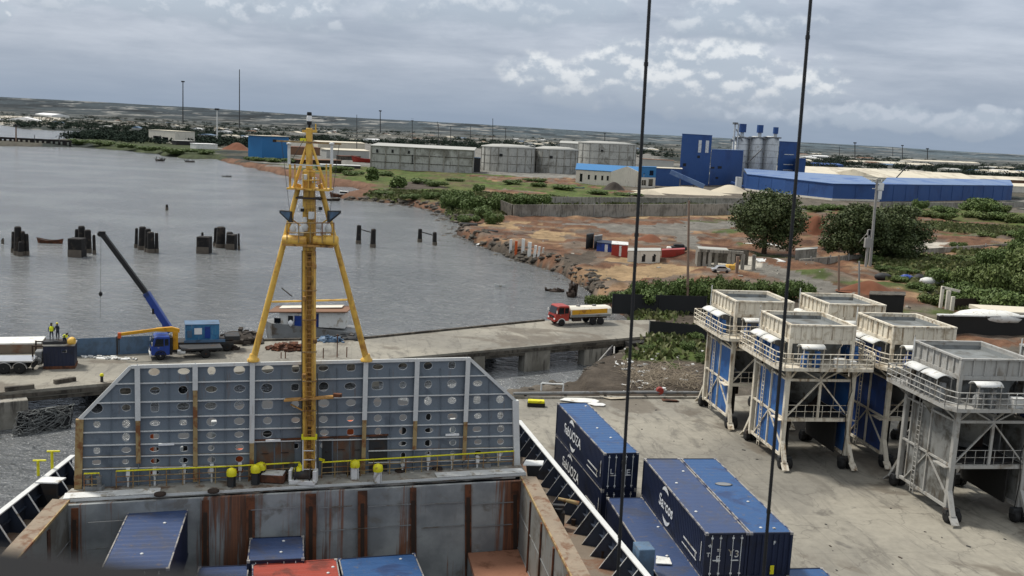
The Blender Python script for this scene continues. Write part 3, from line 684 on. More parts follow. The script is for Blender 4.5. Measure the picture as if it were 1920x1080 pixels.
# --- breakwater: plate with real openings, stiffeners and girders
colx = [181, 236, 290, 344, 396, 449, 501, 554, 607, 657, 708, 755, 803, 848, 895, 938]
rowy = [697, 732, 763, 793, 818, 842, 864, 886]
rowl = [679, 717, 752, 781, 807, 831, 853, 875, 915]
def ty(px, y): return y-(px-290)*.0225+max(0, 0)
outl = [(147, 912), (150, 785), (245, 687), (880, 672), (965, 750), (968, 866)]
O2 = [sz(B(x, y)) for x, y in outl]
O2[0] = (O2[0][0], ZD); O2[-1] = (O2[-1][0], ZD+.02)
def clip(poly, outl):                                    # Sutherland-Hodgman against the convex outline
    def area(p): return sum(p[i-1][0]*p[i][1]-p[i][0]*p[i-1][1] for i in range(len(p)))
    if area(outl) < 0: outl = outl[::-1]
    out = poly
    for i in range(len(outl)):
        a, c = outl[i-1], outl[i]; inp = out; out = []
        def side(p): return (c[0]-a[0])*(p[1]-a[1])-(c[1]-a[1])*(p[0]-a[0])
        for j in range(len(inp)):
            p, q = inp[j-1], inp[j]; sp, sq = side(p), side(q)
            if (sp >= 0) != (sq >= 0):
                t = sp/(sp-sq); out.append((p[0]+(q[0]-p[0])*t, p[1]+(q[1]-p[1])*t))
            if sq >= 0: out.append(q)
        if not out: return []
    return out
edges = [140]+[(colx[i]+colx[i+1])/2 for i in range(len(colx)-1)]+[985]
pl = MB(); lo = MB(); rim = MB(); rr = random.Random(5)
def addcell(mb, outer, hole):
    loops = [[V((s, z, 0)) for s, z in outer]]
    if hole: loops.append([V((s, z, 0)) for s, z in hole][::-1])
    tris = geometry.tessellate_polygon(loops)
    fl_ = [p for l in loops for p in l]
    mb.add([BW(p.x, p.y) for p in fl_], [t for t in tris])
nohole = {(0, 0), (0, 1), (15, 0), (15, 1), (14, 0), (8, 6), (9, 5), (9, 6), (9, 7), (8, 7), (7, 6), (7, 7), (10, 5), (10, 6), (10, 7), (6, 7), (6, 6), (15, 7), (14, 7), (7, 4), (9, 7), (0, 4), (0, 7), (1, 7)}
for ci, cx in enumerate(colx):
    for ri in range(8):
        x0, x1 = edges[ci], edges[ci+1]
        c = [sz(B(x, ty(x, y))) for x, y in ((x0, rowl[ri+1]), (x1, rowl[ri+1]), (x1, rowl[ri]), (x0, rowl[ri]))]
        if ri == 7: c[0] = (c[0][0], ZD-.05); c[1] = (c[1][0], ZD-.05)
        if ri == 0: c[2] = (c[2][0], c[2][1]+1); c[3] = (c[3][0], c[3][1]+1)
        q = clip(c, O2)
        if len(q) < 3: continue
        hole = None; hs, hz_ = sz(B(cx+rr.uniform(-1, 1), ty(cx, rowy[ri])))
        if (ci, ri) not in nohole:
            big = 1 if ri < 3 else .85 if ri < 5 else .74
            rx = .3*big*rr.uniform(.7, 1.2); ry = .26*big*rr.uniform(.7, 1.15)
            sq = rr.random() < .25
            pts = []
            for k in range(16):
                a = 2*PI*k/16; ca, sa = math.cos(a), math.sin(a); e = .55 if sq else 1
                pts.append((hs+rx*math.copysign(abs(ca)**e, ca), hz_+ry*math.copysign(abs(sa)**e, sa)))
            ok = all(min(p[0] for p in q) < s < max(p[0] for p in q) for s, z in pts) and len(clip(pts, O2)) == len(pts)
            if ok and all(min(p[1] for p in q)+.03 < z < max(p[1] for p in q)-.03 for s, z in pts):
                hole = pts
                ring_ = [BW(hs+(s-hs)*1.06, hz_+(z-hz_)*1.06, .02) for s, z in pts]
                rim.path(ring_+[ring_[0]], .016, 4)
        addcell(pl, q, hole)
bwk = pl.build('breakwater', M_['plate'], ship)
sm = bwk.modifiers.new('thick', 'SOLIDIFY'); sm.thickness = .03; sm.offset = 1
rim.build('opening_rim', M_['flange'], bwk)
def Bz(px, py, off): return B(px, py, off)
# boxes added behind the plate so the openings show bright and dark tones
rr = random.Random(8)
for k in range(40):
    s_ = rr.uniform(.6, 26); q = BW(s_, 6.0, -rr.uniform(.5, 1.4)); hh_ = rr.uniform(.8, 5.2); wv_ = rr.uniform(.3, 1.0)
    g = MB(); g.box(V((q.x, q.y, 6.0+hh_/2)), (wv_, .4, hh_), rz=math.atan2(u.y, u.x)); g.build('backing_box', M_[rr.choice(('white', 'black', 'black', 'orange', 'dark', 'palegrey', 'white'))], ship, bevel=.04)
# horizontal stiffeners
def xr(y):                                               # outline left/right px at a picture height
    l = 150 if y > 785 else 150+(785-y)/(785-687)*95
    r = 966 if y > 750 else 966-(750-y)/(750-672)*86
    return l, r
for ri, y in enumerate(rowl[1:8]):
    l, r = xr(ty(200, y)); r = xr(ty(930, y))[1]
    segs = [(l+2, r-2)] if ri < 5 else [(l+2, 470), (690, r-2)]
    for x0, x1 in segs:
        q0, q1 = B(x0, ty(x0, y)), B(x1, ty(x1, y))
        mbs = MB(); mbs.beam(q0+nrm*.09, q1+nrm*.09, .16, .035); mbs.build('stiffener', M_['flange' if ri < 5 else 'flange_rust'], bwk)
        mbs = MB(); mbs.beam(q0+nrm*.172, q1+nrm*.172, .02, .07); mbs.build('stiffener_edge', M_['flange'], bwk)
# light vertical bars
for i in range(1, len(colx)):
    x = edges[i]
    if any(abs(x-g) < 9 for g in (258, 366, 473, 580, 685, 781, 876)): continue
    y0 = max(ty(x, rowl[0]), 688 if 245 < x < 880 else (785-(x-150)*98/95 if x < 245 else 672+(x-880)*78/85))+2
    t0, t1 = B(x, y0), B(x, ty(x, 915)); t1.z = ZD
    mbs = MB(); mbs.beam(t0+nrm*.05, t1+nrm*.05, .03, .1, up=nrm); mbs.build('vertical_bar', M_['plate'], bwk)
# heavy T girders, each with its own pale flange; lower ends rusty on some
for x, yb, m in ((258, 866, 'flange'), (366, 900, 'flange'), (473, 905, 'flange'), (685, 890, 'flange'), (781, 840, 'flange'), (876, 860, 'flange')):
    y0 = 683-(x-245)*.022
    t0, t1 = B(x, y0), B(x, yb); t1.x, t1.y = t0.x, t0.y
    zb = max(t1.z, ZD)
    mid = t0.z-(t0.z-zb)*{258: .56, 366: .22, 473: .68, 685: .52, 781: .68, 876: .62}[x]
    g = MB(); g.beam(V((t0.x, t0.y, t0.z))+nrm*.15, V((t0.x, t0.y, ZD))+nrm*.15, .04, .3, up=nrm); go = g.build('girder', M_['plate'], bwk)
    g = MB(); g.beam(V((t0.x, t0.y, t0.z))+nrm*.31, V((t0.x, t0.y, mid))+nrm*.31, .3, .03, up=nrm); g.build('girder_flange', M_['flange'], go)
    g = MB(); g.beam(V((t0.x, t0.y, mid))+nrm*.31, V((t0.x, t0.y, zb))+nrm*.31, .26, .03, up=nrm); g.build('girder_flange', M_['flange_rust'], go)
# rim bars along the outline
pts = [B(x, y) for x, y in outl]; pts[0].z = ZD; pts[-1].z = ZD
for i, m in ((0, 'flange_rust'), (1, 'flange'), (2, 'flange'), (3, 'flange'), (4, 'flange')):
    g = MB(); g.beam(pts[i]+nrm*.1, pts[i+1]+nrm*.1, .42 if i in (0, 4) else .14, .2 if i not in (0, 4) else .3, up=nrm if i in (0, 4) else (0, 0, 1)); g.build('edge_bar', M_[m], bwk)
# rusty recess with doors in the lower middle
for x0, x1, y0, y1, m in ((481, 513, 828, 902, 'plate_low'), (516, 552, 826, 900, 'plate_low'), (604, 622, 826, 898, 'dark'), (625, 655, 820, 890, 'plate_low'), (657, 683, 822, 890, 'plate_low'), (692, 726, 818, 888, 'dark')):
    q = [B(x0, y0, .06), B(x1, y0, .06), B(x1, y1, .06), B(x0, y1, .06)]; q[2].z = q[3].z = ZD; q[1].z = q[0].z
    g = MB(); g.extr(q[::-1], nrm*.03); d = g.build('store_door', M_[m], bwk)
    g = MB(); s_ = q[1]-q[0]; h_ = q[0].z-ZD
    for k in (.33, .66): g.beam(q[0]+s_*.5-V((0, 0, h_*k))+nrm*.05-s_*.2, q[0]+s_*.5-V((0, 0, h_*k))+nrm*.05+s_*.2, .04, .04)
    builds(g, 'door_hinge', M_['rustdark'], d)
q0, q1 = B(478, 826, .1), B(728, 818, .1); q1.z = q0.z
g = MB(); g.beam(q0, q1, .12, .1); g.build('door_header', M_['rust'], bwk)
for x, y in ((512, 826), (848, 815), (312, 833)):
    q = B(x, y, .22); g = MB(); g.beam(q-u*.45, q+u*.45, .1, .12); g.build('strip_light', M_['whiteclean'], bwk)
for x, y in ((290, 884), (345, 880), (397, 878), (450, 876), (755, 866), (803, 860), (848, 858), (895, 862), (935, 856), (240, 886)):   # vent boxes at the foot
    q = B(x, y, .25); g = MB(); g.box(V((q.x, q.y, q.z)), (.22, .25, .5), rz=math.atan2(u.y, u.x)); g.tube(V((q.x, q.y, ZD)), V((q.x, q.y, q.z)), .07, .07, 6); g.build('vent_pipe', M_['palegrey'], ship)
# --- foremast
Yb = B(580, 680, .75); MY = Yb.y
def M(px, py, dy=0.0): return atY(px, py, MY+dy)
mast = MB()
def stack(mb, pts, wpx, dpt, py_list):
    for (x0, y0, w0), (x1, y1, w1) in zip(pts[:-1], pts[1:]):
        a, c = M(x0, y0), M(x1, y1); k = MY/FPX
        mb.beam(a, c, w0*k, dpt, up=(0, 1, 0))
base = M(580, 900); base.z = ZD
for sx_ in (-.27, .27): mast.beam(base+V((sx_, 0, 0)), M(580, 470)+V((sx_, 0, 0)), .17, .6, up=(0, 1, 0))
mast.beam(base+V((0, .2, 0)), M(580, 470)+V((0, .2, 0)), .5, .2, up=(0, 1, 0)); mast.beam(M(580, 470), M(580, 372), .7, .55, up=(0, 1, 0))
mo = mast.build('foremast', M_['ylw'], ship, bevel=.04)
g = MB(); g.beam(M(580, 372), M(580, 318), .62, .6, up=(0, 1, 0)); g.build('mast_trunk', M_['ylw'], mo, bevel=.04)
g = MB(); g.beam(M(580, 318), M(580, 240), .34, .34, up=(0, 1, 0)); g.build('upper_pole', M_['ylw'], mo, bevel=.03)
k1 = MY/FPX
g = MB()                                                  # ladder up the face of the column
a0, a1 = M(573, 880, -.46), M(573, 470, -.46); a0.z = max(a0.z, ZD)
for x in (574, 587): g.beam(M(x, 880, -.45), M(x, 375, -.45), .05, .05)
y = 878
while y > 376: g.beam(M(574, y, -.45), M(587, y, -.45), .035, .035); y -= 9
g.build('ladder', M_['mastbrown'], mo)
g = MB(); g.beam(M(580.5, 880, .02), M(580.5, 470, .02), .2, .06, up=(0, 1, 0)); g.build('ladder_back', M_['mastbrown'], mo)
g = MB()
for y in (545, 600, 660, 715, 770): g.beam(M(567, y, -.42), M(594, y, -.42), .07, .07)
builds(g, 'hoop', M_['flange_rust'], mo)
g = MB(); g.tube(M(566, 880, -.1), M(567, 470, -.1), .05, .05, 6); g.tube(M(597, 880, -.1), M(595, 700, -.1), .04, .04, 6); g.build('conduit', M_['poled'], mo)
for x0, x1, f in ((475, 561, 474), (687, 600, 687)):
    top = M(x1, 345); ft = B(x0, 674, .12)
    g = MB(); g.tube(ft, top, .2, .15, 12); lg = g.build('mast_leg', M_['ylw'], mo)
    g = MB(); g.lathe([(.38, -.1), (.38, .02), (.28, .1), (.21, .35)], ft, 12); g.build('leg_foot', M_['ylw'], lg)
    mid = ft.lerp(top, .42)
# lower platform
pc = M(581, 458)
g = MB(); g.box(pc, (94*k1, 1.6, .12)); pf = g.build('lower_platform', M_['mastbrown'], mo)
g = MB()
for x, r in ((546, .34), (560, .3), (603, .3), (618, .32)): g.lathe([(r*.8, -.5), (r, -.42), (r, .42), (r*.8, .5)], M(x, 451, -.5), 10, axis='X')
g.build('platform_drum', M_['ylw'], pf)
def rails(parent, x0, x1, ybase, ytop, dy, name='guard_rail', mat='ylw', posts=5, nr_=2, r=.035):
    g = MB()
    for i in range(posts):
        x = x0+(x1-x0)*i/(posts-1); g.tube(M(x, ybase, dy), M(x, ytop, dy), r, r, 5)
    for j in range(nr_):
        yy = ytop+(ybase-ytop)*j/nr_; g.tube(M(x0, yy, dy), M(x1, yy, dy), r, r, 5)
    return g.build(name, M_[mat], parent)
rails(pf, 538, 626, 455, 418, -.8, mat='flange_rust'); rails(pf, 538, 626, 455, 418, .8, mat='ylw')
for x, y in ((565, 436), (606, 436), (616, 432), (549, 432), (572, 428), (598, 424)):
    g = MB(); g.lathe([(.0, 0), (.16, .03), (.2, .3), (.12, .5), (.05, .62)], M(x, y+6, -.4), 8); g.build('mast_lamp', M_['palegrey'], pf)
for s, x in ((-1, 538), (1, 623)):                        # wide floodlights hung outboard
    q = M(x, 403, -.3)
    g = MB(); vs = [q+V((s*-.25, -.2, .25)), q+V((s*.5, -.2, .28)), q+V((s*.42, .25, .02)), q+V((s*-.25, .25, -.5)), q+V((s*-.25, -.1, -.5))]
    g.extr([q+V((s*-.3, 0, .22)), q+V((s*.45, 0, .25)), q+V((s*.45, 0, .1)), q+V((s*-.1, 0, -.4)), q+V((s*-.3, 0, -.6))], (0, .45, 0)); fo = g.build('floodlight', M_['dark'], mo)
    g = MB(); g.extr([q+V((s*-.22, -.02, .17)), q+V((s*.38, -.02, .2)), q+V((s*.36, -.02, .1)), q+V((s*-.12, -.02, -.3))], (0, .03, 0)); g.build('lamp_glass', M_['cslate'], fo)
    g = MB(); g.beam(q+V((-s*.3, .2, -.3)), M(580+s*14, 425, 0), .08, .08); g.build('lamp_arm', M_['ylw'], fo)
for x, y in ((566, 392), (598, 392)):
    g = MB(); g.box(M(x, y, -.2), (.28, .3, .3)); g.build('signal_box', M_['palegrey'], mo, bevel=.03)
for x, y in ((567, 396), (601, 393)):
    g = MB(); g.box(M(x, y-2, -.45), (.2, .1, .18)); g.build('signal_lens', M_['black'], mo)
# upper basket
uc = M(582, 354)
g = MB(); g.box(uc, (78*k1, 1.5, .1)); ub = g.build('upper_platform', M_['ylw'], mo)
g = MB(); g.box(M(581, 371), (46*k1, 1.1, .1)); g.build('trunk_flange', M_['dark'], mo)
for x, w_ in ((544, .12), (553, .08), (612, .08), (620, .12)):
    g = MB(); g.beam(M(x, 355, -.6), M(x, 308, -.6), w_, .1, up=(0, 1, 0)); g.build('basket_panel', M_['ylw'], ub)
g = MB(); g.beam(M(541, 308, -.6), M(623, 312, -.6), .06, .06); g.beam(M(541, 308, .6), M(623, 312, .6), .06, .06); g.beam(M(541, 308, -.6), M(541, 308, .6), .06, .06); g.beam(M(623, 312, -.6), M(623, 312, .6), .06, .06)
g.build('basket_rail', M_['palegrey'], ub)
rails(ub, 568, 600, 354, 322, -.65, posts=4, mat='ylw')
for x0, x1 in ((551, 577), (611, 583)):
    g = MB(); g.tube(M(x0, 352, -.2), M(x1, 268, 0), .1, .075, 8); g.build('upper_strut', M_['ylw'], mo)
for x, y0 in ((542, 310), (622, 312)):
    g = MB(); g.tube(M(x, y0, -.5), M(x, 272, -.5), .09, .09, 6); g.lathe([(.09, 0), (.15, .02), (.15, .12), (.05, .16)], M(x, 272, -.5), 8); g.build('aerial_post', M_['palegrey'], mo)
g = MB(); g.beam(M(516, 264, -.2), M(640, 270, -.2), .09, .1); ya = g.build('yard_arm', M_['flange_rust'], mo)
g = MB(); g.box(M(515, 264, -.2), (.2, .12, .16)); g.build('yard_lamp', M_['rustdark'], ya)
g = MB(); g.box(M(569, 262, -.1), (.35, .3, .16)); g.build('horn', M_['ylwb'], mo)
g = MB(); g.beam(M(567, 246, 0), M(594, 246, 0), .2, .16); g.tube(M(592, 246), M(592, 232), .04, .04, 6); g.build('crosstree', M_['ylw'], mo)
g = MB(); g.tube(M(580, 244), M(580, 211), .07, .07, 8); tl = g.build('top_light', M_['black'], mo)
g = MB(); g.lathe([(.14, -.16), (.16, 0), (.14, .16)], M(580, 222), 8); g.build('light_band', M_['whiteclean'], tl)
g = MB(); g.lathe([(.13, -.12), (.15, 0), (.13, .12)], M(580, 214), 8); g.lathe([(.13, -.12), (.15, 0), (.13, .12)], M(580, 230), 8); g.build('light_lens', M_['black'], tl)
# walkway arms half way down the column
g = MB(); g.beam(M(534, 750, -.3), M(626, 744, -.3), .5, .1, up=(0, 0, 1)); g.beam(M(545, 758, -.3), M(572, 772, -.3), .08, .08); g.build('side_walkway', M_['mastbrown'], mo)
g = MB(); g.box(M(633, 741, -.3), (.5, .3, .2)); g.build('walkway_end', M_['rust'], mo)
g = MB()                                                  # pale cage at the foot of the mast
for dx in (-12, 12): g.beam(M(580+dx, 898, -.7), M(580+dx, 818, -.7), .06, .06); g.beam(M(580+dx, 898, .3), M(580+dx, 818, .3), .06, .06)
for yy in (898, 880, 862, 845): g.beam(M(568, yy, -.7), M(592, yy, -.7), .05, .05)
g.build('mast_cage', M_['palegrey'], mo)
g = MB(); g.beam(M(566, 822, -.75), M(594, 822, -.75), .14, .14); g.beam(M(567, 822, -.75), M(567, 814, -.75), .1, .1); g.beam(M(593, 822, -.75), M(593, 814, -.75), .1, .1); g.build('cage_collar', M_['ylwb'], mo)
for (x0, y0, x1, y1) in ((528, 266, 546, 420), (636, 271, 616, 420), (541, 310, 570, 262)):
    g = MB(); g.tube(M(x0, y0, -.25), M(x1, y1, -.6), .018, .018, 4); g.build('halyard', M_['poled'], mo)
for x, y, w_ in ((571, 333, .3), (590, 338, .26), (584, 404, .34), (572, 412, .24), (590, 500, .2), (571, 560, .22), (591, 640, .2), (570, 705, .22)):
    g = MB(); g.box(M(x, y, -.5), (w_, .2, w_*1.3)); g.build('junction_box', M_['palegrey' if y < 450 else 'mastbrown'], mo, bevel=.02)
# --- deck fittings along the hatch
def DK(px, py): return at(px, py, ZD)
def lathe_at(mb, q, prof, n=10): mb.lathe(prof, q, n)
for px, py, h in ((434, 912, 1.15), (479, 908, 1.3), (489, 902, 1.25), (665, 897, 1.25), (708, 904, 1.2), (560, 904, .9), (567, 898, 1.0)):
    q = DK(px, py); g = MB(); g.box(q+V((0, 0, h*.3)), (.34, .4, h*.62)); g.beam(q+V((-.22, 0, 0)), q+V((-.22, 0, h*.7)), .07, .07); g.beam(q+V((.22, 0, 0)), q+V((.22, 0, h*.7)), .07, .07)
    vo = g.build('vent', M_['dark' if px in (434, 479, 489) else 'palegrey'], ship)
    g = MB(); g.lathe([(.3, 0), (.32, .18), (.28, .38), (.1, .47)], q+V((0, 0, h*.6)), 10); g.build('vent_hood', M_['ylwb'], vo)
q = DK(512, 904); g = MB(); g.box(q+V((0, .1, .3)), (1.5, .9, .5)); wo = g.build('deck_hatch', M_['rust'], ship, bevel=.05)
g = MB(); g.box(q+V((0, .1, .58)), (1.3, .8, .06)); g.build('hatch_lid', M_['palegrey'], wo)
q = DK(575, 905); g = MB(); g.lathe([(.42, -.5), (.5, -.45), (.3, -.4), (.3, .4), (.5, .45), (.42, .5)], q+V((-.2, -.1, .55)), 12, axis='X'); wo = g.build('winch', M_['dark'], ship)
g = MB(); g.box(q+V((-.2, -.1, .15)), (1.6, .9, .3)); g.box(q+V((.55, -.1, .5)), (.25, .6, .8)); g.box(q+V((-.95, -.1, .5)), (.2, .6, .8)); g.build('winch_frame', M_['palegrey'], wo, bevel=.04)
for px, py in ((176, 918), (905, 874)):
    q = DK(px, py); g = MB(); g.box(q+V((0, 0, .12)), (1.1, .5, .24)); bo = g.build('mooring_bitts', M_['grey'], ship)
    for s in (-.32, .32):
        g = MB(); g.lathe([(.13, .2), (.13, .75), (.17, .8), (.17, .86)], q+V((s, 0, 0)), 10); g.build('bitt', M_['grey'], bo)
for px, py in ((750, 884), (658, 888), (990, 868), (820, 880), (300, 928), (400, 922)):
    q = DK(px, py); g = MB(); g.lathe([(.35, 0), (.35, .1), (.2, .14)], q, 10); g.build('sounding_cap', M_['rustdark'], ship)
# railing in front of the breakwater, yellow top rail
def railing(p0, p1, n, name='railing', h=1.05, top='ylwb', gap=()):
    r = thing_part(name)
def seg_rail(p0, p1, n, h=1.05):
    g = MB()
    for i in range(n+1): 
        q = p0.lerp(p1, i/n); g.tube(q, q+V((0, 0, h)), .034, .034, 5)
    for z in (.36, .7): g.tube(p0+V((0, 0, z)), p1+V((0, 0, z)), .028, .028, 5)
    ro = g.build('railing', M_['flange_rust'], ship)
    g = MB(); g.tube(p0+V((0, 0, h)), p1+V((0, 0, h)), .05, .05, 6); g.build('top_rail', M_['ylwb'], ro)
seg_rail(DK(158, 920), DK(187, 919), 2); seg_rail(DK(218, 915), DK(434, 905), 7); seg_rail(DK(434, 905), DK(562, 897), 4); seg_rail(DK(603, 897), DK(700, 891), 4); seg_rail(DK(700, 891), DK(962, 874), 9)
g = MB(); g.beam(DK(598, 898)+V((0, 0, 1.3)), DK(606, 893)+V((0, 0, 1.05)), .16, .16); g.build('gate_guard', M_['ylwb'], ship)
# --- bulwarks with triangular stays
def bulwark(p0, p1, inw, n, zt, zb, lean=.35):
    d = p1-p0; L = d.length; d = d.normalized(); inw = V(inw)
    g = MB(); a, c = V((p0.x, p0.y, zb)), V((p1.x, p1.y, zb)); g.extr([a, c, V((p1.x, p1.y, zt)), V((p0.x, p0.y, zt))], -inw*.04); bo = g.build('bulwark', M_['navy'], ship)
    g = MB(); g.beam(V((p0.x, p0.y, zt))+inw*.08, V((p1.x, p1.y, zt))+inw*.08, .34, .07); g.build('bulwark_cap', M_['flange'], bo)
    g = MB(); g.beam(V((p0.x, p0.y, zb+(zt-zb)*.5))+inw*.1, V((p1.x, p1.y, zb+(zt-zb)*.5))+inw*.1, .2, .03); g.build('bulwark_stringer', M_['navy'], bo)
    for i in range(n):
        q = p0+d*(L*(i+.5)/n); tq = V((q.x, q.y, zt-.03)); bq = V((q.x, q.y, zb))
        g = MB(); g.extr([bq, bq+inw*1.15, tq+inw*.16, tq], d*.03); so_ = g.build('bulwark_stay', M_['navy'], bo)
        g = MB(); g.beam(bq+inw*1.17+d*.015, tq+inw*.18+d*.015, .12, .03, up=inw); g.build('stay_flange', M_['palegrey'], so_)
sin_ = V((-abs(sdir.y), sdir.x, 0)).normalized()
bulwark(SB, V((S3.x, S3.y, 0)), sin_, 17, 6.95, DECKZ); bulwark(V((S3.x, S3.y, 0)), V((S4.x, S4.y, 0)), sin_, 16, 6.95, DECKZ)
bulwark(V((P1.x, P1.y, 0)), V((P9.x, P9.y, 0)), V((1, 0, 0)), 24, 6.95, DECKZ)
for px, py, wd in ((1276/1.762+940-560, 0, 0),):
    pass
for q, s in ((at(1000, 872, 7.2), 1), (at(95, 905, 7.2), -1)):                       # pale fairlead boxes each side
    g = MB(); g.extr([q+V((-.7, -.5, .1)), q+V((.6, -.4, .1)), q+V((.7, .5, .1)), q+V((-.5, .5, .1))], (0, 0, .08)); fo = g.build('fairlead_tray', M_['palegrey'], ship)
    g = MB(); g.extr([q+V((-.5, -.35, .1)), q+V((.45, -.3, .1)), q+V((.2, .2, -1.7)), q+V((-.2, .2, -1.7))], (0, .3, 0)); g.build('fairlead_post', M_['dark'], fo)
q = at(1045, 990, DECKZ); g = MB(); g.lathe([(.22, 0), (.22, 1.1), (.3, 1.15), (.3, 1.3)], q, 10); g.box(q+V((.25, 0, .6)), (.3, .4, .9)); g.box(q+V((0, .1, 1.4)), (.7, .3, .14)); g.build('hatch_cleat', M_['dark'], ship)
g = MB(); g.tube(q+V((0, 1.0, 1.5)), q+V((1.3, .9, 1.3)), .1, .14, 8); g.build('cleat_handle', M_['flange_rust'], ship)
g = MB(); q = at(1205, 1062, DECKZ+.9); g.box(q, (.9, 1.1, 2.4), rz=.2); g.build('deck_locker', M_['cslate'], ship, bevel=.03)
for px, py in ((1075, 985), (1130, 1045), (1060, 950)):
    q = at(px, py, DECKZ); g = MB(); g.lathe([(.12, 0), (.12, .35), (.16, .4)], q, 8); g.build('sounding_cap', M_['rustdark'], ship)
for px, py, h in ((72, 892, 1.0), (98, 880, 1.2)):
    q = at(px, py, 6.9); g = MB(); g.tube(q, q+V((0, 0, h)), .09, .09, 8); g.tube(q+V((-.3, 0, h-.05)), q+V((.5, 0, h)), .06, .06, 6); g.build('mooring_post', M_['ylwb'], ship)
# loose plank and stays leading up to the superstructure
for (xa, xb) in ((1218, 1158), (1520, 1431)):
    a, c = atY(xa+ (xa-xb)*.08, -86, 15.0), atY(xb-(xa-xb)*.03, 1115, 14.4)
    g = MB(); g.tube(a, c, .026, .026, 8)
    for t in ((.16, .42, .78, .9) if xa < 1300 else (.12, .86)): q = a.lerp(c, t); q2 = a.lerp(c, t+.006); g.tube(q, q2, .034, .034, 8)
    g.build('stay_wire', M_['black'], ship, label='thin black wire rising in front of the bridge')
g = MB()
a, c = atY(-140, 990, .62), atY(700, 1094, .70); d = (c-a).normalized(); upv = V((0, 0, 1)); back = V((0, -1, 0))
pr = []
for k in range(9):
    t = PI/2*k/8; pr.append((math.cos(t)*.02, math.sin(t)*.02))
sec = [(0.0-.2, 0.0)]+[(-.02+.02*math.cos(PI/2*(8-k)/8)*1.0, -.02+.02*math.sin(PI/2*(8-k)/8)) for k in range(9)]+[(0, -.5), (-.2, -.5)]
vs = []
for p_ in (a, c):
    for y_, z_ in sec: vs.append(p_+V((0, y_, z_)))
n_ = len(sec); g.add(vs, [(i, (i+1) % n_, n_+(i+1) % n_, n_+i) for i in range(n_)]+[tuple(range(n_)), tuple(range(2*n_-1, n_-1, -1))])
g.build('bridge_sill', M_['sillblack'], ship, label='dark window sill of the bridge in the near corner')
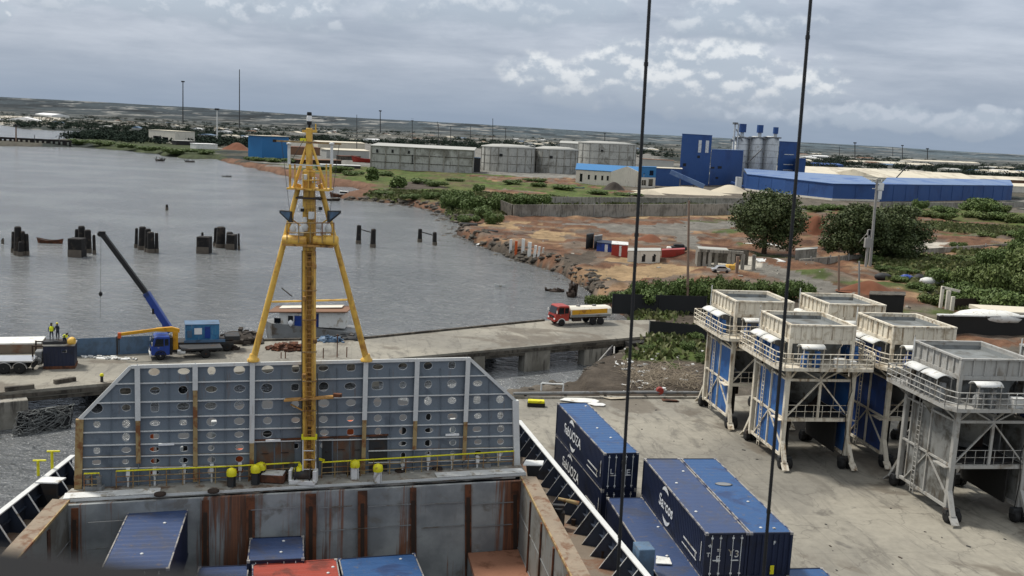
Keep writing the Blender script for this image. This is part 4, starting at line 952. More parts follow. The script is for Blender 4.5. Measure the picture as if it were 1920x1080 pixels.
# ================================================================ containers on the quay and in the hold
def corr(mb, p0, p1, z0, z1, nr_, pitch=.28, depth=.022):
    """corrugated wall from p0 to p1, corrugation pushed along -nr"""
    p0, p1, nr_ = V(p0), V(p1), V(nr_); L = (p1-p0).length; d = (p1-p0)/L; n = max(3, int(L/pitch)); prof = []
    for i in range(n):
        a = L*i/n; w_ = L/n
        prof += [(a, 0), (a+w_*.35, 0), (a+w_*.5, depth), (a+w_*.85, depth)]
    prof.append((L, 0)); vs = []
    for t, q in prof:
        p = p0+d*t-nr_*q; vs += [V((p.x, p.y, z0)), V((p.x, p.y, z1))]
    m = len(prof)
    return mb.add(vs, [(2*i, 2*i+2, 2*i+3, 2*i+1) for i in range(m-1)])
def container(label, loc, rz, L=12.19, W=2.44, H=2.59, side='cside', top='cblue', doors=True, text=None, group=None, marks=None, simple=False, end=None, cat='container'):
    t = thing('shipping_container', label, cat, loc, rz, group)
    w, g = W/2, .12
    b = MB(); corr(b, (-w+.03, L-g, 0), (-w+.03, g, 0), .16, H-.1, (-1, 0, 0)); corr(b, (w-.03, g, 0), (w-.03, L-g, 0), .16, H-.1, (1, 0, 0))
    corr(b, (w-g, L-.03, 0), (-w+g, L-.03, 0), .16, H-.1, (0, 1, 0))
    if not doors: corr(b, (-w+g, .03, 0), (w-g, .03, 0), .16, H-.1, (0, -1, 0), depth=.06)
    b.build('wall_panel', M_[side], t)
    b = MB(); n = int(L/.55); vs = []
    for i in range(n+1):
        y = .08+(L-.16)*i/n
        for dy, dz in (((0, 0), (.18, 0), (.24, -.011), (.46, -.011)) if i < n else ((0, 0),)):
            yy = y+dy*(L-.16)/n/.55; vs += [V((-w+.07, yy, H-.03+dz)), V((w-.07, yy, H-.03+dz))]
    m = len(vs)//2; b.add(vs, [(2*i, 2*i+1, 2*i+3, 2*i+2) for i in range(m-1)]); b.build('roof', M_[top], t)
    b = MB()
    for x in (-w+.06, w-.06):
        for y in (.06, L-.06): b.box((x, y, H/2), (.13, .13, H-.02))
        b.box((x, L/2, .09), (.1, L-.2, .16))
    for y in (.06, L-.06): b.box((0, y, .09), (W-.2, .1, .16)); b.box((0, y, H-.055), (W-.2, .09, .1))
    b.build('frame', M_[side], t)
    b = MB()
    for x in (-w+.05, w-.05): b.box((x, L/2, H-.04), (.07, L-.25, .085))
    builds(b, 'top_rail', M_['crail'], t)
    b = MB()
    for x in (-w+.08, w-.08):
        for y in (.09, L-.09):
            for z in (.06, H-.06): b.box((x, y, z), (.18, .2, .135))
    builds(b, 'corner_casting', M_['crail'], t)
    if doors:
        for s in (-1, 1):
            b = MB(); b.box((s*(w-.12)/2, .07, H/2+.03), (w-.15, .06, H-.32)); dl = b.build('door', M_[side], t)
            for k in (.28, .74):
                x = s*(.06+(w-.18)*k); b = MB(); b.tube((x, .02, .16), (x, .02, H-.12), .022, .022, 6)
                for z in (.3, H-.28): b.box((x, .02, z), (.12, .06, .08))
                b.build('lock_rod', M_['palegrey'], dl)
            b = MB(); b.box((s*.42*w, .0, 1.05), (.42, .05, .05)); b.build('door_handle', M_['palegrey'], dl)
    Rl = Matrix(((0, 0, -1, 0), (-1, 0, 0, 0), (0, 1, 0, 0), (0, 0, 0, 1)))     # text x -> -y, y -> z, normal -> -x
    if text:
        y0, sz_, word = text
        text_obj('lettering', word, sz_, Matrix.Translation((-w-.003, y0, H*.52)) @ Rl, M_['letter'], t, .12)
        for up_ in (1, -1):
            b = MB(); pts = []
            for k in range(9):
                a = .95+1.25*k/8 if up_ > 0 else -.8-1.5*k/8
                pts.append((math.cos(a)*.95*sz_, math.sin(a)*sz_*.95))
            for k in range(8):
                (a0, b0), (a1, b1) = pts[k], pts[k+1]; th = .1*sz_*(1.5-abs(k-3.5)/4)
                yy0, yy1 = y0-a0+(.2 if up_ > 0 else -.2)*sz_, y0-a1+(.2 if up_ > 0 else -.2)*sz_
                b.extr([(-w-.006, yy0, H*.52+b0-th), (-w-.006, yy1, H*.52+b1-th), (-w-.006, yy1, H*.52+b1+th), (-w-.006, yy0, H*.52+b0+th)], (.006, 0, 0))
            b.build('emblem_arc', M_['letter'], t)
        b = MB(); b.box((-w-.004, 2.3, .95), (.008, 2.3, .1)); b.box((-w-.004, 2.4, .55), (.008, 2.5, .07)); b.box((-w-.004, 1.35, .8), (.008, .08, .5)); b.build('id_stripe', M_['palegrey'], t)
        b = MB(); b.box((-w-.004, .55, 1.35), (.008, .07, 1.1)); b.build('warning_strip', M_['palegrey'], t)
    Re = Matrix(((1, 0, 0, 0), (0, 0, -1, 0), (0, 1, 0, 0), (0, 0, 0, 1)))      # text on the -y end
    for word, x, z, s_ in (marks or ()):
        text_obj('end_mark', word, s_, Matrix.Translation((x, .035 if doors else .0, z)) @ Re, M_['palegrey'], t)
    if end:
        b = MB(); b.box((end[0], .025, end[1]), (end[2], .02, end[3])); b.build('sticker', M_['ylwb'], t)
    rr_ = random.Random(int(abs(loc[0]*100)))
    for k in range(3 if not simple else 2):
        b = MB(); x, y = rr_.uniform(-w+.3, w-.3), rr_.uniform(.5, L-.5); b.lathe([(.09, 0), (.1, .03), (.04, .06)], (x, y, H-.03), 8); b.build('roof_patch', M_['palegrey'], t)
    return t
RZ = math.radians(8.6); dv = V((-math.sin(RZ), math.cos(RZ), 0)); rv = V((math.cos(RZ), math.sin(RZ), 0))
F2 = V((11.0, 49.8, 0)); H_ = 2.6
def cpos(col, along, lv): return F2+rv*(col*2.5+1.22)+dv*along+V((0, 0, QZ+lv*H_+.01))
MK = (('T', -.98, 1.35, .34), ('+', -.92, 1.85, .42), ('E', -.42, 1.1, .5), ('Y', .28, 1.45, .5), ('3', .62, 1.38, .55), ('=', -.4, 1.6, .4))
GQ = 'blue containers stacked on the quay'
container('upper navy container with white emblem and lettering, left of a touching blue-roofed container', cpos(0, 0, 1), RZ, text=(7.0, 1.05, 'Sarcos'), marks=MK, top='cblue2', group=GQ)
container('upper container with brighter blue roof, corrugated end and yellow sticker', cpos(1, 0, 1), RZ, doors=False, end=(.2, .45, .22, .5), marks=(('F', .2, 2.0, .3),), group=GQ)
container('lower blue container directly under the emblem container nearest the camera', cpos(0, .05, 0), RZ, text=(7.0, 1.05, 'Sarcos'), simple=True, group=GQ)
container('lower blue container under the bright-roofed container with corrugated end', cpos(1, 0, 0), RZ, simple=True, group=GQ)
RL = math.radians(12.6)
pl_ = V((6.65+1.2*math.cos(RL), 62.4+1.2*math.sin(RL), QZ+H_+.01))
b = MB(); b.lathe([(.02, 0), (.55, 0), (.4, .006), (.02, .008)], (0, 0, 0), 14); b.v = [V((v.x, v.y*.55, v.z))+cpos(1, 7.4, 1)+V((0, 0, 2.59)) for v in b.v]; tag(b.build('mud_patch', M_['grey'], None), 'greyish mud patch on the brighter blue container roof', 'mud patch')
container('far upper blue container with white lettering SabUOZA, door end facing the ship', pl_, RL, text=(7.6, 1.05, 'SabUOZA'), marks=(('L', -.6, 1.3, .5), ('E', .55, 1.2, .6), ('6', .2, 1.4, .5)), group=GQ)
container('far lower blue container half hidden by the ship bulwark, white emblem on its side', pl_-V((0, 0, H_)), RL, text=(7.6, 1.05, 'SabUOZA'), simple=True, group=GQ)
container('lower container with bare dark blue roof beside the bulwark, nothing stacked on it', cpos(-1, -.2, 0)+rv*.12, RZ, top='cblue2', simple=True, group=GQ)
q = at(1492, 1036, QZ+H_)
container('lowest blue container at the bottom edge, only its roof showing right of the stack', cpos(2, -11.0, 0), RZ, simple=True, group=GQ)
b = MB(); b.box(at(1150, 925, 5.2)+V((.0, .5, -.9)), (.25, .25, 2.6)); 
tag(b.build('timber_post', M_['polew'], None), 'pale wooden post standing between the two container stacks', 'post')
q = at(1245, 1052, 5.9); b = MB(); b.extr([q+V((-.5, -.3, -.06)), q+V((.4, -.3, -.06)), q+V((.35, .35, .02)), q+V((-.4, .3, .12))], (0, 0, .05))
tag(b.build('loose_plate', M_['white'], None), 'bent white plate lying on the bare container roof', 'metal plate')
# in the hold
GH = 'containers in the hold'
def hold_box(px0, py0, px1, py1, pbx, pby, z, L, top, side, label, Hh=2.9, flip=False):
    bl, br = at(px0, py0, z), at(px1, py1, z); br.z = z
    w_ = (br-bl).length; ang = math.atan2(br.y-bl.y, br.x-bl.x)
    back = V((-math.sin(ang), math.cos(ang), 0)); c = (bl+br)/2-back*L
    return container(label, V((c.x, c.y, z-Hh)), ang, L=L, W=w_, H=Hh, top=top, side=side, group=GH, simple=True)
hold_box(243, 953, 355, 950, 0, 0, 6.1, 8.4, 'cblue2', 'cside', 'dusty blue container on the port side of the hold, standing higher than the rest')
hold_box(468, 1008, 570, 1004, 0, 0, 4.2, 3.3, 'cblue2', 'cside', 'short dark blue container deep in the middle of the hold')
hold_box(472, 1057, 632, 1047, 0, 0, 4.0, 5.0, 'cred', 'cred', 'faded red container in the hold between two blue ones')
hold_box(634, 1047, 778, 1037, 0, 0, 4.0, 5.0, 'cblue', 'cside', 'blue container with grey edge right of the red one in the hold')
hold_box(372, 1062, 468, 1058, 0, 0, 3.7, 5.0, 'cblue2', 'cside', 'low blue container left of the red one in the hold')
# ================================================================ hopper machines
def hopper(name, label, fl, wm_, pm_, group, detail=True):
    t = thing('hopper_machine', label, 'hopper', fl, RZ, group)
    W, D, ZB, ZP, ZT = 5.6, 6.5, 4.0, 8.4, 11.7
    w = M_[wm_]; p = M_[pm_]
    for i, (x, y) in enumerate(((0, 0), (W, 0), (0, D), (W, D))):
        s = -1 if x == 0 else 1; fy = -1 if y == 0 else 1
        b = MB(); b.beam((x, y, .75), (x, y, ZP), .36, .36); lg = b.build('leg', w, t, bevel=.03)
        b = MB(); b.beam((x, y+fy*.05, 2.3), (x+s*.1, y+fy*1.0, .62), .34, .2); b.beam((x+s*.1, y+fy*.95, .66), (x+s*.15, y+fy*1.5, .18), .55, .08); b.build('leg_bracket', w, lg)
        b = MB(); b.lathe([(.2, -.2), (.4, -.2), (.43, -.14), (.43, .14), (.4, .2), (.2, .2)], (x+s*.1, y+fy*.45, .44), 14, axis='X'); b.lathe([(.2, -.2), (.42, -.2), (.42, .2), (.2, .2)], (x-s*.5, y+fy*.45, .43), 14, axis='X'); wl = b.build('wheel', M_['rubber'], lg)
        b = MB(); b.box((x-s*.2, y+fy*.3, .8), (1.1, .5, .4)); b.build('axle_box', M_['dark'], lg, bevel=.04)
    b = MB()
    for y in (0, D):
        b.beam((0, y, ZB), (W, y, ZB), .3, .26); b.beam((0, y, ZP-1.1), (W, y, ZP-1.1), .2, .2); b.beam((0, y, ZP-.2), (W, y, ZP-.2), .3, .36)
    for x in (0, W):
        b.beam((x, 0, ZP-.2), (x, D, ZP-.2), .3, .36); b.beam((x, 0, 1.0), (x, D, 1.0), .22, .22)
    builds(b, 'main_beam', w, t)
    b = MB()
    for y in (-.02, D+.02):
        b.beam((W/2, y, ZB+.1), (W/2, y, ZP-.3), .2, .14); b.beam((.1, y, ZB+.2), (W/2, y, ZP-1.2), .13, .1); b.beam((W-.1, y, ZB+.2), (W/2, y, ZP-1.2), .13, .1)
        b.beam((W/2, y, ZP-1.15), (W*.2, y, ZP-.3), .1, .1); b.beam((W/2, y, ZP-1.15), (W*.8, y, ZP-.3), .1, .1)
    builds(b, 'front_brace', w, t)
    for x, s in ((0, -1), (W, 1)):                          # side cladding
        b = MB()
        for k in range(2):
            y0, y1 = D*.02+.2+k*D*.4, D*.02+.2+(k+1)*D*.4-.12
            for z0, z1 in ((1.15, 3.95), (4.15, ZP-1.2)): 
                b.extr([(x+s*.02, y0+2*(0 if k or z0 < 2 else 0), z0), (x+s*.02, y1, z0), (x+s*.02, y1, z1), (x+s*.02, y0, z1)], (-s*.03, 0, 0))
        cl_ = b.build('side_panel', p, t)
        b = MB(); b.beam((x+s*.06, D*.45, 1.0), (x+s*.06, D*.45, ZP-.4), .16, .12); b.beam((x+s*.06, D*.85, 1.0), (x+s*.06, D*.85, ZP-.4), .14, .12)
        b.beam((x+s*.06, 0, 4.05), (x+s*.06, D, 4.05), .16, .14); b.beam((x+s*.06, 0, ZP-1.1), (x+s*.06, D, ZP-1.1), .16, .14); b.beam((x+s*.1, .1, 1.9), (x+s*.1, D*.45, 4.0), .12, .08); b.beam((x+s*.1, D*.85, 1.2), (x+s*.1, D*.45, 4.0), .1, .08)
        b.beam((x+s*.3, .0, 3.9), (x+s*.3, 1.5, 3.9), .5, .06); b.build('panel_frame', w, cl_)
    b = MB(); b.box((W/2, D*.5, ZB+.2), (W-.5, D-.4, .08)); b.build('middle_deck', M_['dark'], t)
    b = MB()                                                 # lining and rear wall, inner shade put into their near-black colour
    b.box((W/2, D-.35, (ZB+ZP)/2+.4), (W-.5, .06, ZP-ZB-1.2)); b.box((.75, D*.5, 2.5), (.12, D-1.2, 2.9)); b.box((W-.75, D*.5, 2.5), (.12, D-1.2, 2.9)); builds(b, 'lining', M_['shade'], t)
    b = MB(); b.lathe([(1.0, ZB+.6), (3.6, ZP-.5)], (W/2, D/2, 0), 4, smooth=False, cap=False); b.build('chute', M_['hpanel'], t)
    b = MB(); b.box((W*.3, D*.55, ZB-1.0), (.9, .8, 1.5)); b.box((W*.72, D*.6, ZB+1.1), (1.2, 1, 1.6)); b.build('bagging_unit', M_['rustdark'], t, bevel=.05)
    def rail(mb, pts, h=1.1, step=.55, nb=3, r=.028):
        for (x0, y0, z0), (x1, y1, z1) in zip(pts[:-1], pts[1:]):
            p0, p1 = V((x0, y0, z0)), V((x1, y1, z1)); n = max(1, int((p1-p0).length/step))
            for i in range(n+1): q = p0.lerp(p1, i/n); mb.tube(q, q+V((0, 0, h)), r, r, 4, cap=False)
            for k in range(1, nb+1): mb.tube(p0+V((0, 0, h*k/nb)), p1+V((0, 0, h*k/nb)), r, r, 4, cap=False)
        return mb
    b = MB(); rail(b, [(.2, -.05, ZB+.15), (W-.2, -.05, ZB+.15)], 1.05, .7, 2); rail(b, [(.05, .1, ZB+.15), (.05, 1.4, ZB+.15)], 1.05, .7, 2); b.build('deck_railing', w, t)
    # upper walkway all round the bin
    OX, OY = 1.35, 1.25
    outl_ = [(-OX, -OY*.3), (-OX*.7, -OY), (W+OX*.7, -OY), (W+OX, -OY*.3), (W+OX, D+.9), (-OX, D+.9)]
    b = MB(); b.extr([(x, y, ZP) for x, y in outl_], (0, 0, .12)); wk = b.build('walkway', w, t)
    b = MB(); loop = [(x, y, ZP+.1) for x, y in outl_]; 
    b = rail(MB(), loop+[loop[0]], 1.2, .62, 3, .046); b.build('walkway_railing', w, wk)
    b = MB()
    for i in range(6):
        p0, p1 = V(loop[i]), V(loop[(i+1) % 6]); b.beam(p0-V((0, 0, .06)), p1-V((0, 0, .06)), .05, .26)
    b.build('kick_plate', w, wk)
    b = MB()
    for x, s in ((0, -1), (W, 1)):
        for y in (.1, D*.5, D-.1): b.beam((x, y, ZP-1.0), (x+s*1.2, y, ZP-.03), .1, .1)
    for x in (.2, W/2, W-.2): b.beam((x, 0, ZP-1.0), (x, -1.1, ZP-.03), .1, .1)
    builds(b, 'walkway_strut', w, wk)
    # bin: four ribbed walls, open top, sloping inside
    x0, x1, y0, y1 = .12, W-.12, .45, D-.1; zb = 10.45
    b = MB()
    for a, c, nn in (((x0, y0), (x1, y0), (0, 1)), ((x1, y0), (x1, y1), (-1, 0)), ((x1, y1), (x0, y1), (0, -1)), ((x0, y1), (x0, y0), (1, 0))):
        b.extr([(a[0], a[1], zb), (c[0], c[1], zb), (c[0], c[1], ZT), (a[0], a[1], ZT)], (nn[0]*.08, nn[1]*.08, 0))
    bn_ = b.build('bin_wall', w, t)
    b = MB(); xi, yi = (x0+x1)/2, (y0+y1)/2
    top_ = [V((x, y, ZT-.25)) for x, y in ((x0+.08, y0+.08), (x1-.08, y0+.08), (x1-.08, y1-.08), (x0+.08, y1-.08))]; bot_ = [V((xi+sx_*.9, yi+sy_*.9, ZB+2.5)) for sx_, sy_ in ((-1, -1), (1, -1), (1, 1), (-1, 1))]
    b.add(top_+bot_, [(0, 1, 5, 4), (1, 2, 6, 5), (2, 3, 7, 6), (3, 0, 4, 7), (4, 5, 6, 7)]); b.build('bin_slope', M_['bin'], bn_)
    b = MB(); b.box((xi, yi, ZT-.55), (x1-x0-.25, y1-y0-.25, .03)); b.build('grain_grid', M_['bin'], bn_)
    b = MB(); b.box((xi, y0-.04, ZT), (x1-x0+.3, .26, .12)); b.box((xi, y1+.04, ZT), (x1-x0+.3, .26, .12)); b.box((x0-.04, yi, ZT), (.26, y1-y0-.2, .12)); b.box((x1+.04, yi, ZT), (.26, y1-y0-.2, .12)); b.build('bin_rim', w, bn_)
    b = MB(); nx = 6
    for i in range(nx+1):
        x = x0+(x1-x0)*i/nx
        for y in (y0-.05, y1+.05): b.beam((x, y, zb), (x, y, ZT-.06), .09, .1)
    for i in range(8):
        y = y0+(y1-y0)*i/7
        for x in (x0-.05, x1+.05): b.beam((x, y, zb), (x, y, ZT-.06), .09, .1)
    builds(b, 'bin_rib', w, bn_)
    b = MB()
    for x in (x0, x1):
        for y in (y0, y1): b.beam((x, y, ZP), (x, y, ZT-.1), .26, .26)
    b.beam((x0, y0, 10.36), (x1, y0, 10.36), .2, .3); b.beam((x0, y1, 10.36), (x1, y1, 10.36), .2, .3); b.beam((x0, y0, 10.36), (x0, y1, 10.36), .2, .3); b.beam((x1, y0, 10.36), (x1, y1, 10.36), .2, .3); b.build('bin_support', w, bn_)
    b = MB(); b.box((xi, yi+.5, 9.35), (x1-x0-1.0, y1-y0-1.6, 1.7)); b.build('machine_house', M_['hpanel'], t); b = MB(); b.box((xi-.6, y0+1.25, 9.1), (1.1, .1, 1.0)); b.build('dark_opening', M_['dark'], t)
    # canopies over blue dust filters on the walkway
    def canopy(cx, cy, lx, ly):
        b = MB(); n = 6; vs = []
        along_y = ly > lx
        for i in range(n+1):
            tt = i/n-.5; z = ZP+1.85+.28*(1-4*tt*tt)-.15
            if along_y: vs += [V((cx+tt*lx, cy-ly/2, z)), V((cx+tt*lx, cy+ly/2, z))]
            else: vs += [V((cx-lx/2, cy+tt*ly, z)), V((cx+lx/2, cy+tt*ly, z))]
        b.add(vs, [(2*i, 2*i+1, 2*i+3, 2*i+2) for i in range(n)], True); co_ = b.build('canopy', M_['white'] if wm_ == 'hw' else M_['palegrey'], t)
        s_ = co_.modifiers.new('thick', 'SOLIDIFY'); s_.thickness = .05
        b = MB()
        for sx_ in (-1, 1):
            for sy_ in (-1, 1): b.beam((cx+sx_*lx*.42, cy+sy_*ly*.45, ZP+.1), (cx+sx_*lx*.42, cy+sy_*ly*.45, ZP+1.75), .06, .06)
        builds(b, 'canopy_post', w, co_)
        k = 3 if max(lx, ly) > 2 else 2
        for i in range(k):
            f = (i+.5)/k-.5; q = V((cx, cy+f*ly, ZP+.1)) if along_y else V((cx+f*lx, cy, ZP+.1))
            b = MB(); b.lathe([(.3, 0), (.34, .1), (.34, .75), (.2, .95), (.08, 1.0)], q, 10); b.box(q+V((0, -.1, 1.15)), (.3, .4, .35)); b.build('dust_filter', p if pm_ != 'hpanel' else M_['grey'], co_)
    canopy(-.72, 1.9, 1.3, 2.1); canopy(-.72, 4.2, 1.3, 2.1); canopy(W*.26, -.6, 2.0, 1.1); canopy(W+.75, 2.5, 1.3, 2.6)
    b = MB(); b.box((W*.7, -.7, ZP+.5), (.9, .6, .75)); b.box((W*.9, -.65, ZP+.4), (.5, .5, .6)); b.build('control_box', M_['palegrey'], t, bevel=.03)
    b = MB()
    for dy in (0, .42): b.beam((-.22, D*.62+dy, .5), (-.22, D*.62+dy, ZP), .06, .06)
    zz = .8
    while zz < ZP: b.beam((-.22, D*.62, zz), (-.22, D*.62+.42, zz), .04, .04); zz += .35
    b.build('ladder', w, t)
    b = MB(); b.path([V((W*.93, -.2, ZP-.1)), V((W*.97, -.28, 6.5)), V((W*.9, -.25, 5.0)), V((W*.95, -.2, 3.0)), V((W*.93, -.15, 1.0))], .035, 5); b.build('cable', M_['black'], t)
    b = MB(); b.tube((-.35, D*.9, ZP), (-.35, D*.9, ZT+.6), .05, .05, 6); b.build('vent_stack', M_['palegrey'], t)
    return t
A0 = V((22.55, 77.0, QZ))
def gpos(dx, dy): 
    q = A0+rv*dx+dv*dy; return V((q.x, q.y, QZ+.005))
GHO = 'grain hopper machines parked on the quay'
hopper('a', 'cream hopper with bright blue side panels, nearest the containers, full open frame visible', gpos(0, 0), 'hw', 'hblue', GHO)
hopper('b', 'cream hopper with bright blue side panels, at the back left against the weedy bank', gpos(-.47, 10.9), 'hw', 'hblue', GHO)
hopper('c', 'cream hopper with dark blue panels in the middle of the group', gpos(9.0, .3), 'hw', 'hblued', GHO)
hopper('d', 'bare grey hopper with grey side panels, nearest the camera', gpos(7.6, -11.3), 'hg', 'hpanel', GHO)
hopper('e', 'cream hopper at the far back, only its bin and walkway showing', gpos(8.4, 10.6), 'hw', 'hblued', GHO)
hopper('f', 'grey hopper cut off by the right edge beside the bare grey one', gpos(15.95, -12.0), 'hg', 'hblued', GHO)
# small things on the apron
def yellow_block(q):
    t = thing('fender_block', 'yellow capped low fender block at the back of the quay', 'fender', q)
    b = MB(); b.box(q+V((0, 0, .2)), (1.7, .7, .3)); b.build('base', M_['black'], t); b = MB(); b.box(q+V((0, 0, .5)), (1.6, .6, .3)); b.build('cap', M_['ylwb'], t, bevel=.06)
yellow_block(at(1005, 762, QZ))
t = thing('pipeline', 'grey pipe running along the back edge of the quay', 'pipe', at(1100, 746, QZ))
pp = [at(x, y, QZ)+V((0, .3, .45)) for x, y in ((962, 748), (1100, 746), (1225, 745), (1318, 746))]
b = MB(); b.path(pp, .17, 8); b.build('pipe', M_['grey'], t)
for x in (985, 1060, 1135, 1210, 1285):
    q = at(x, 747, QZ)+V((0, .3, .15)); b = MB(); b.box(q, (.25, .5, .3)); b.build('pipe_support', M_['concd'], t)
q = at(1035, 742, QZ)+V((0, .3, .6)); b = MB(); b.path([q+V((-1.1, 0, -.2)), q+V((-1.1, 0, .55)), q+V((1.1, 0, .55)), q+V((1.1, 0, -.2))], .09, 6); b.build('pipe_loop', M_['palegrey'], t)
q = at(1237, 744, QZ); t = thing('valve', 'red hydrant valve on the pipe at the back of the quay', 'valve', q)
b = MB(); b.lathe([(.35, -.3), (.42, 0), (.35, .3)], q+V((0, .2, .6)), 12, axis='Y'); b.build('wheel', M_['tred'], t); b = MB(); b.lathe([(.25, 0), (.2, .5), (.28, .9)], q+V((.35, .3, 0)), 8); b.build('body', M_['palegrey'], t)
rr = random.Random(3)
for i, (px, py, s_, m, lab) in enumerate(((1090, 752, 2.6, 'white', 'white crumpled sheet on the quay behind the far containers'), (1120, 760, 1.3, 'palegrey', 'small pale grey metal tray beside the far container roof'), (1150, 747, 1.6, 'sand', 'pale broken slab by the pipe at the back of the quay'), (1255, 752, 1.2, 'rust', 'rusty bar lying below the red valve'))):
    q = at(px, py, QZ+.02); n_ = 7; b = MB()
    b.extr([q+V((math.cos(2*PI*k/n_)*s_*rr.uniform(.6, 1), math.sin(2*PI*k/n_)*s_*.45*rr.uniform(.6, 1), rr.uniform(0, .12))) for k in range(n_)], (0, 0, .06)); tag(b.build('loose_sheet', M_[m], None), lab, 'debris')
# ================================================================ the jetty
JF = [at(-500, 790, QZ), at(0, 736, QZ), at(690, 676, QZ), at(1215, 630, QZ)]
j = thing('jetty', 'long cracked concrete jetty on thick piers behind the ship', 'jetty', (-10, 115, 0))
fdir = (JF[2]-JF[1]).normalized()
f0 = JF[1]-fdir*60; B_ = [at(1230, 600, QZ), at(1020, 601, QZ), at(690, 634, QZ), at(395, 641, QZ), at(140, 642, QZ), at(0, 652, QZ)]
b0 = B_[-1]-fdir*60
deck = [f0, JF[1], JF[2], JF[3], B_[0], B_[1], B_[2], B_[3], B_[4], B_[5], b0]
b = MB(); b.extr([V((p.x, p.y, QZ-.75)) for p in deck], (0, 0, .75)); jd = b.build('deck', M_['quay'], j)
b = MB()                                                   # dark edge beams
for p, q in ((f0, JF[1]), (JF[1], JF[2]), (JF[2], JF[3])):
    dd = (q-p).normalized(); nn = V((-dd.y, dd.x, 0)); b.beam(V((p.x, p.y, QZ-.85))+nn*.35, V((q.x, q.y, QZ-.85))+nn*.35, .6, .5); b.beam(V((p.x, p.y, QZ-.45))-nn*.05, V((q.x, q.y, QZ-.45))-nn*.05, .14, .35)
b.build('edge_beam', M_['concd'], j)
b = MB()
for p, q in zip(B_[1:-1], B_[2:]): b.beam(p+V((0, -.2, .12)), q+V((0, -.2, .12)), .35, .24)
b.build('kerb', M_['concd'], j)
for px, py, w_ in ((15, 745, 3.4), (-60, 760, 3.4), (700, 676, 2.2), (1015, 650, 3.8), (1125, 640, 3.6), (905, 660, 1.6), (400, 700, 3), (230, 712, 3)):
    q = at(px, py, QZ); nn = V((-fdir.y, fdir.x, 0))
    for k, off in enumerate((1.4, 14.5)):
        c_ = q+nn*off; b = MB(); b.box(V((c_.x, c_.y, .4)), (w_, 1.5, 4.4), rz=math.atan2(fdir.y, fdir.x)); b.build('pier_column', M_['conc' if k == 0 else 'concd'], j, bevel=.05)
q = at(1185, 640, QZ); b = MB(); b.box(V((q.x+2, q.y+4, .6)), (7, 4, 4.4), rz=.5); b.build('abutment', M_['shade'], j)  # coloured near-black to stand for the dark void under the deck
for (x0, y0, x1, y1) in ((1098, 705, 1155, 640), (1150, 690, 1152, 650)):
    b = MB(); b.tube(at(x0, y0, .6), at(x1, y1, 2.6), .1, .1, 6); tag(b.build('leaning_pipe', M_['pole'], None), 'pale pipe leaning on the jetty beside its last pier' if x0 < 1120 else 'thin upright pipe hanging at the dark end of the jetty', 'pipe')
for x0, x1, y in ((5, 60, 736), (98, 138, 722)):             # broken kerb blocks on the near edge
    p, q = at(x0, y, QZ), at(x1, y-6, QZ); b = MB(); b.beam(p+V((0, .4, .2)), q+V((0, .4, .2)), .4, .4); b.build('broken_kerb', M_['concd'], j)
# tangle of nets under the jetty
net = thing('net_tangle', 'grey tangle of old nets and ropes hanging under the jetty by the bulwark', 'fishing nets', at(90, 820, 1.0))
rr = random.Random(21); na0 = at(38, 772, 1.9); na1 = at(142, 758, 1.9); nb0 = at(38, 870, -.2)
b = MB()
for k in range(150):
    s0 = rr.random(); t0_ = rr.random(); pts = []; dx = rr.uniform(-.5, .5); dz = rr.uniform(-.5, .5)
    for i in range(5):
        s_ = min(max(s0+dx*i/4+rr.uniform(-.05, .05), 0), 1); t_ = min(max(t0_+dz*i/4+rr.uniform(-.05, .05), 0), 1)
        p = na0.lerp(na1, s_); pts.append(V((p.x, p.y-.5+rr.uniform(-.35, .35)-t_*1.2, 2.0-t_*2.3)))
    b.path(pts, rr.choice((.018, .025, .04)), 4)
no = b.build('rope_strands', M_['net'], net, kind='stuff')
b = MB(); vs = []; 
for i in range(13):
    for k_ in range(9):
        p = na0.lerp(na1, i/12); vs.append(V((p.x, p.y-.2+rr.uniform(-.2, .2)-k_/8*1.1, 2.0-k_/8*2.3)))
b.add(vs, [(i*9+k_, (i+1)*9+k_, (i+1)*9+k_+1, i*9+k_+1) for i in range(12) for k_ in range(8)]); b.build('net_sheet', M_['mesh'], net)
# hoarding of blue sheets
def fence(name, label, cat, pts, h, mat, step=2.4, post='dark', th=.05, pr=.06, rails_=True, z=None, ph=.1):
    t = thing(name, label, cat, pts[0])
    for p, q in zip(pts[:-1], pts[1:]):
        b = MB(); b.extr([p, q, q+V((0, 0, h)), p+V((0, 0, h))], V((-(q-p).y, (q-p).x, 0)).normalized()*th); b.build('panel', M_[mat], t)
        n = max(1, int((q-p).length/step))
        for i in range(n+1):
            r_ = p.lerp(q, i/n); b = MB(); b.beam(r_-V((0, 0, .1))+V((0, -pr-.01, 0)), r_+V((0, -pr-.01, h+ph)), pr*2, pr*2); b.build('post', M_[post], t)
    return t
fence('hoarding', 'slate blue sheet hoarding along the jetty behind the yellow crane arm', 'hoarding', [at(138, 669, QZ), at(300, 661, QZ)], 1.95, 'cslate', 4.0)
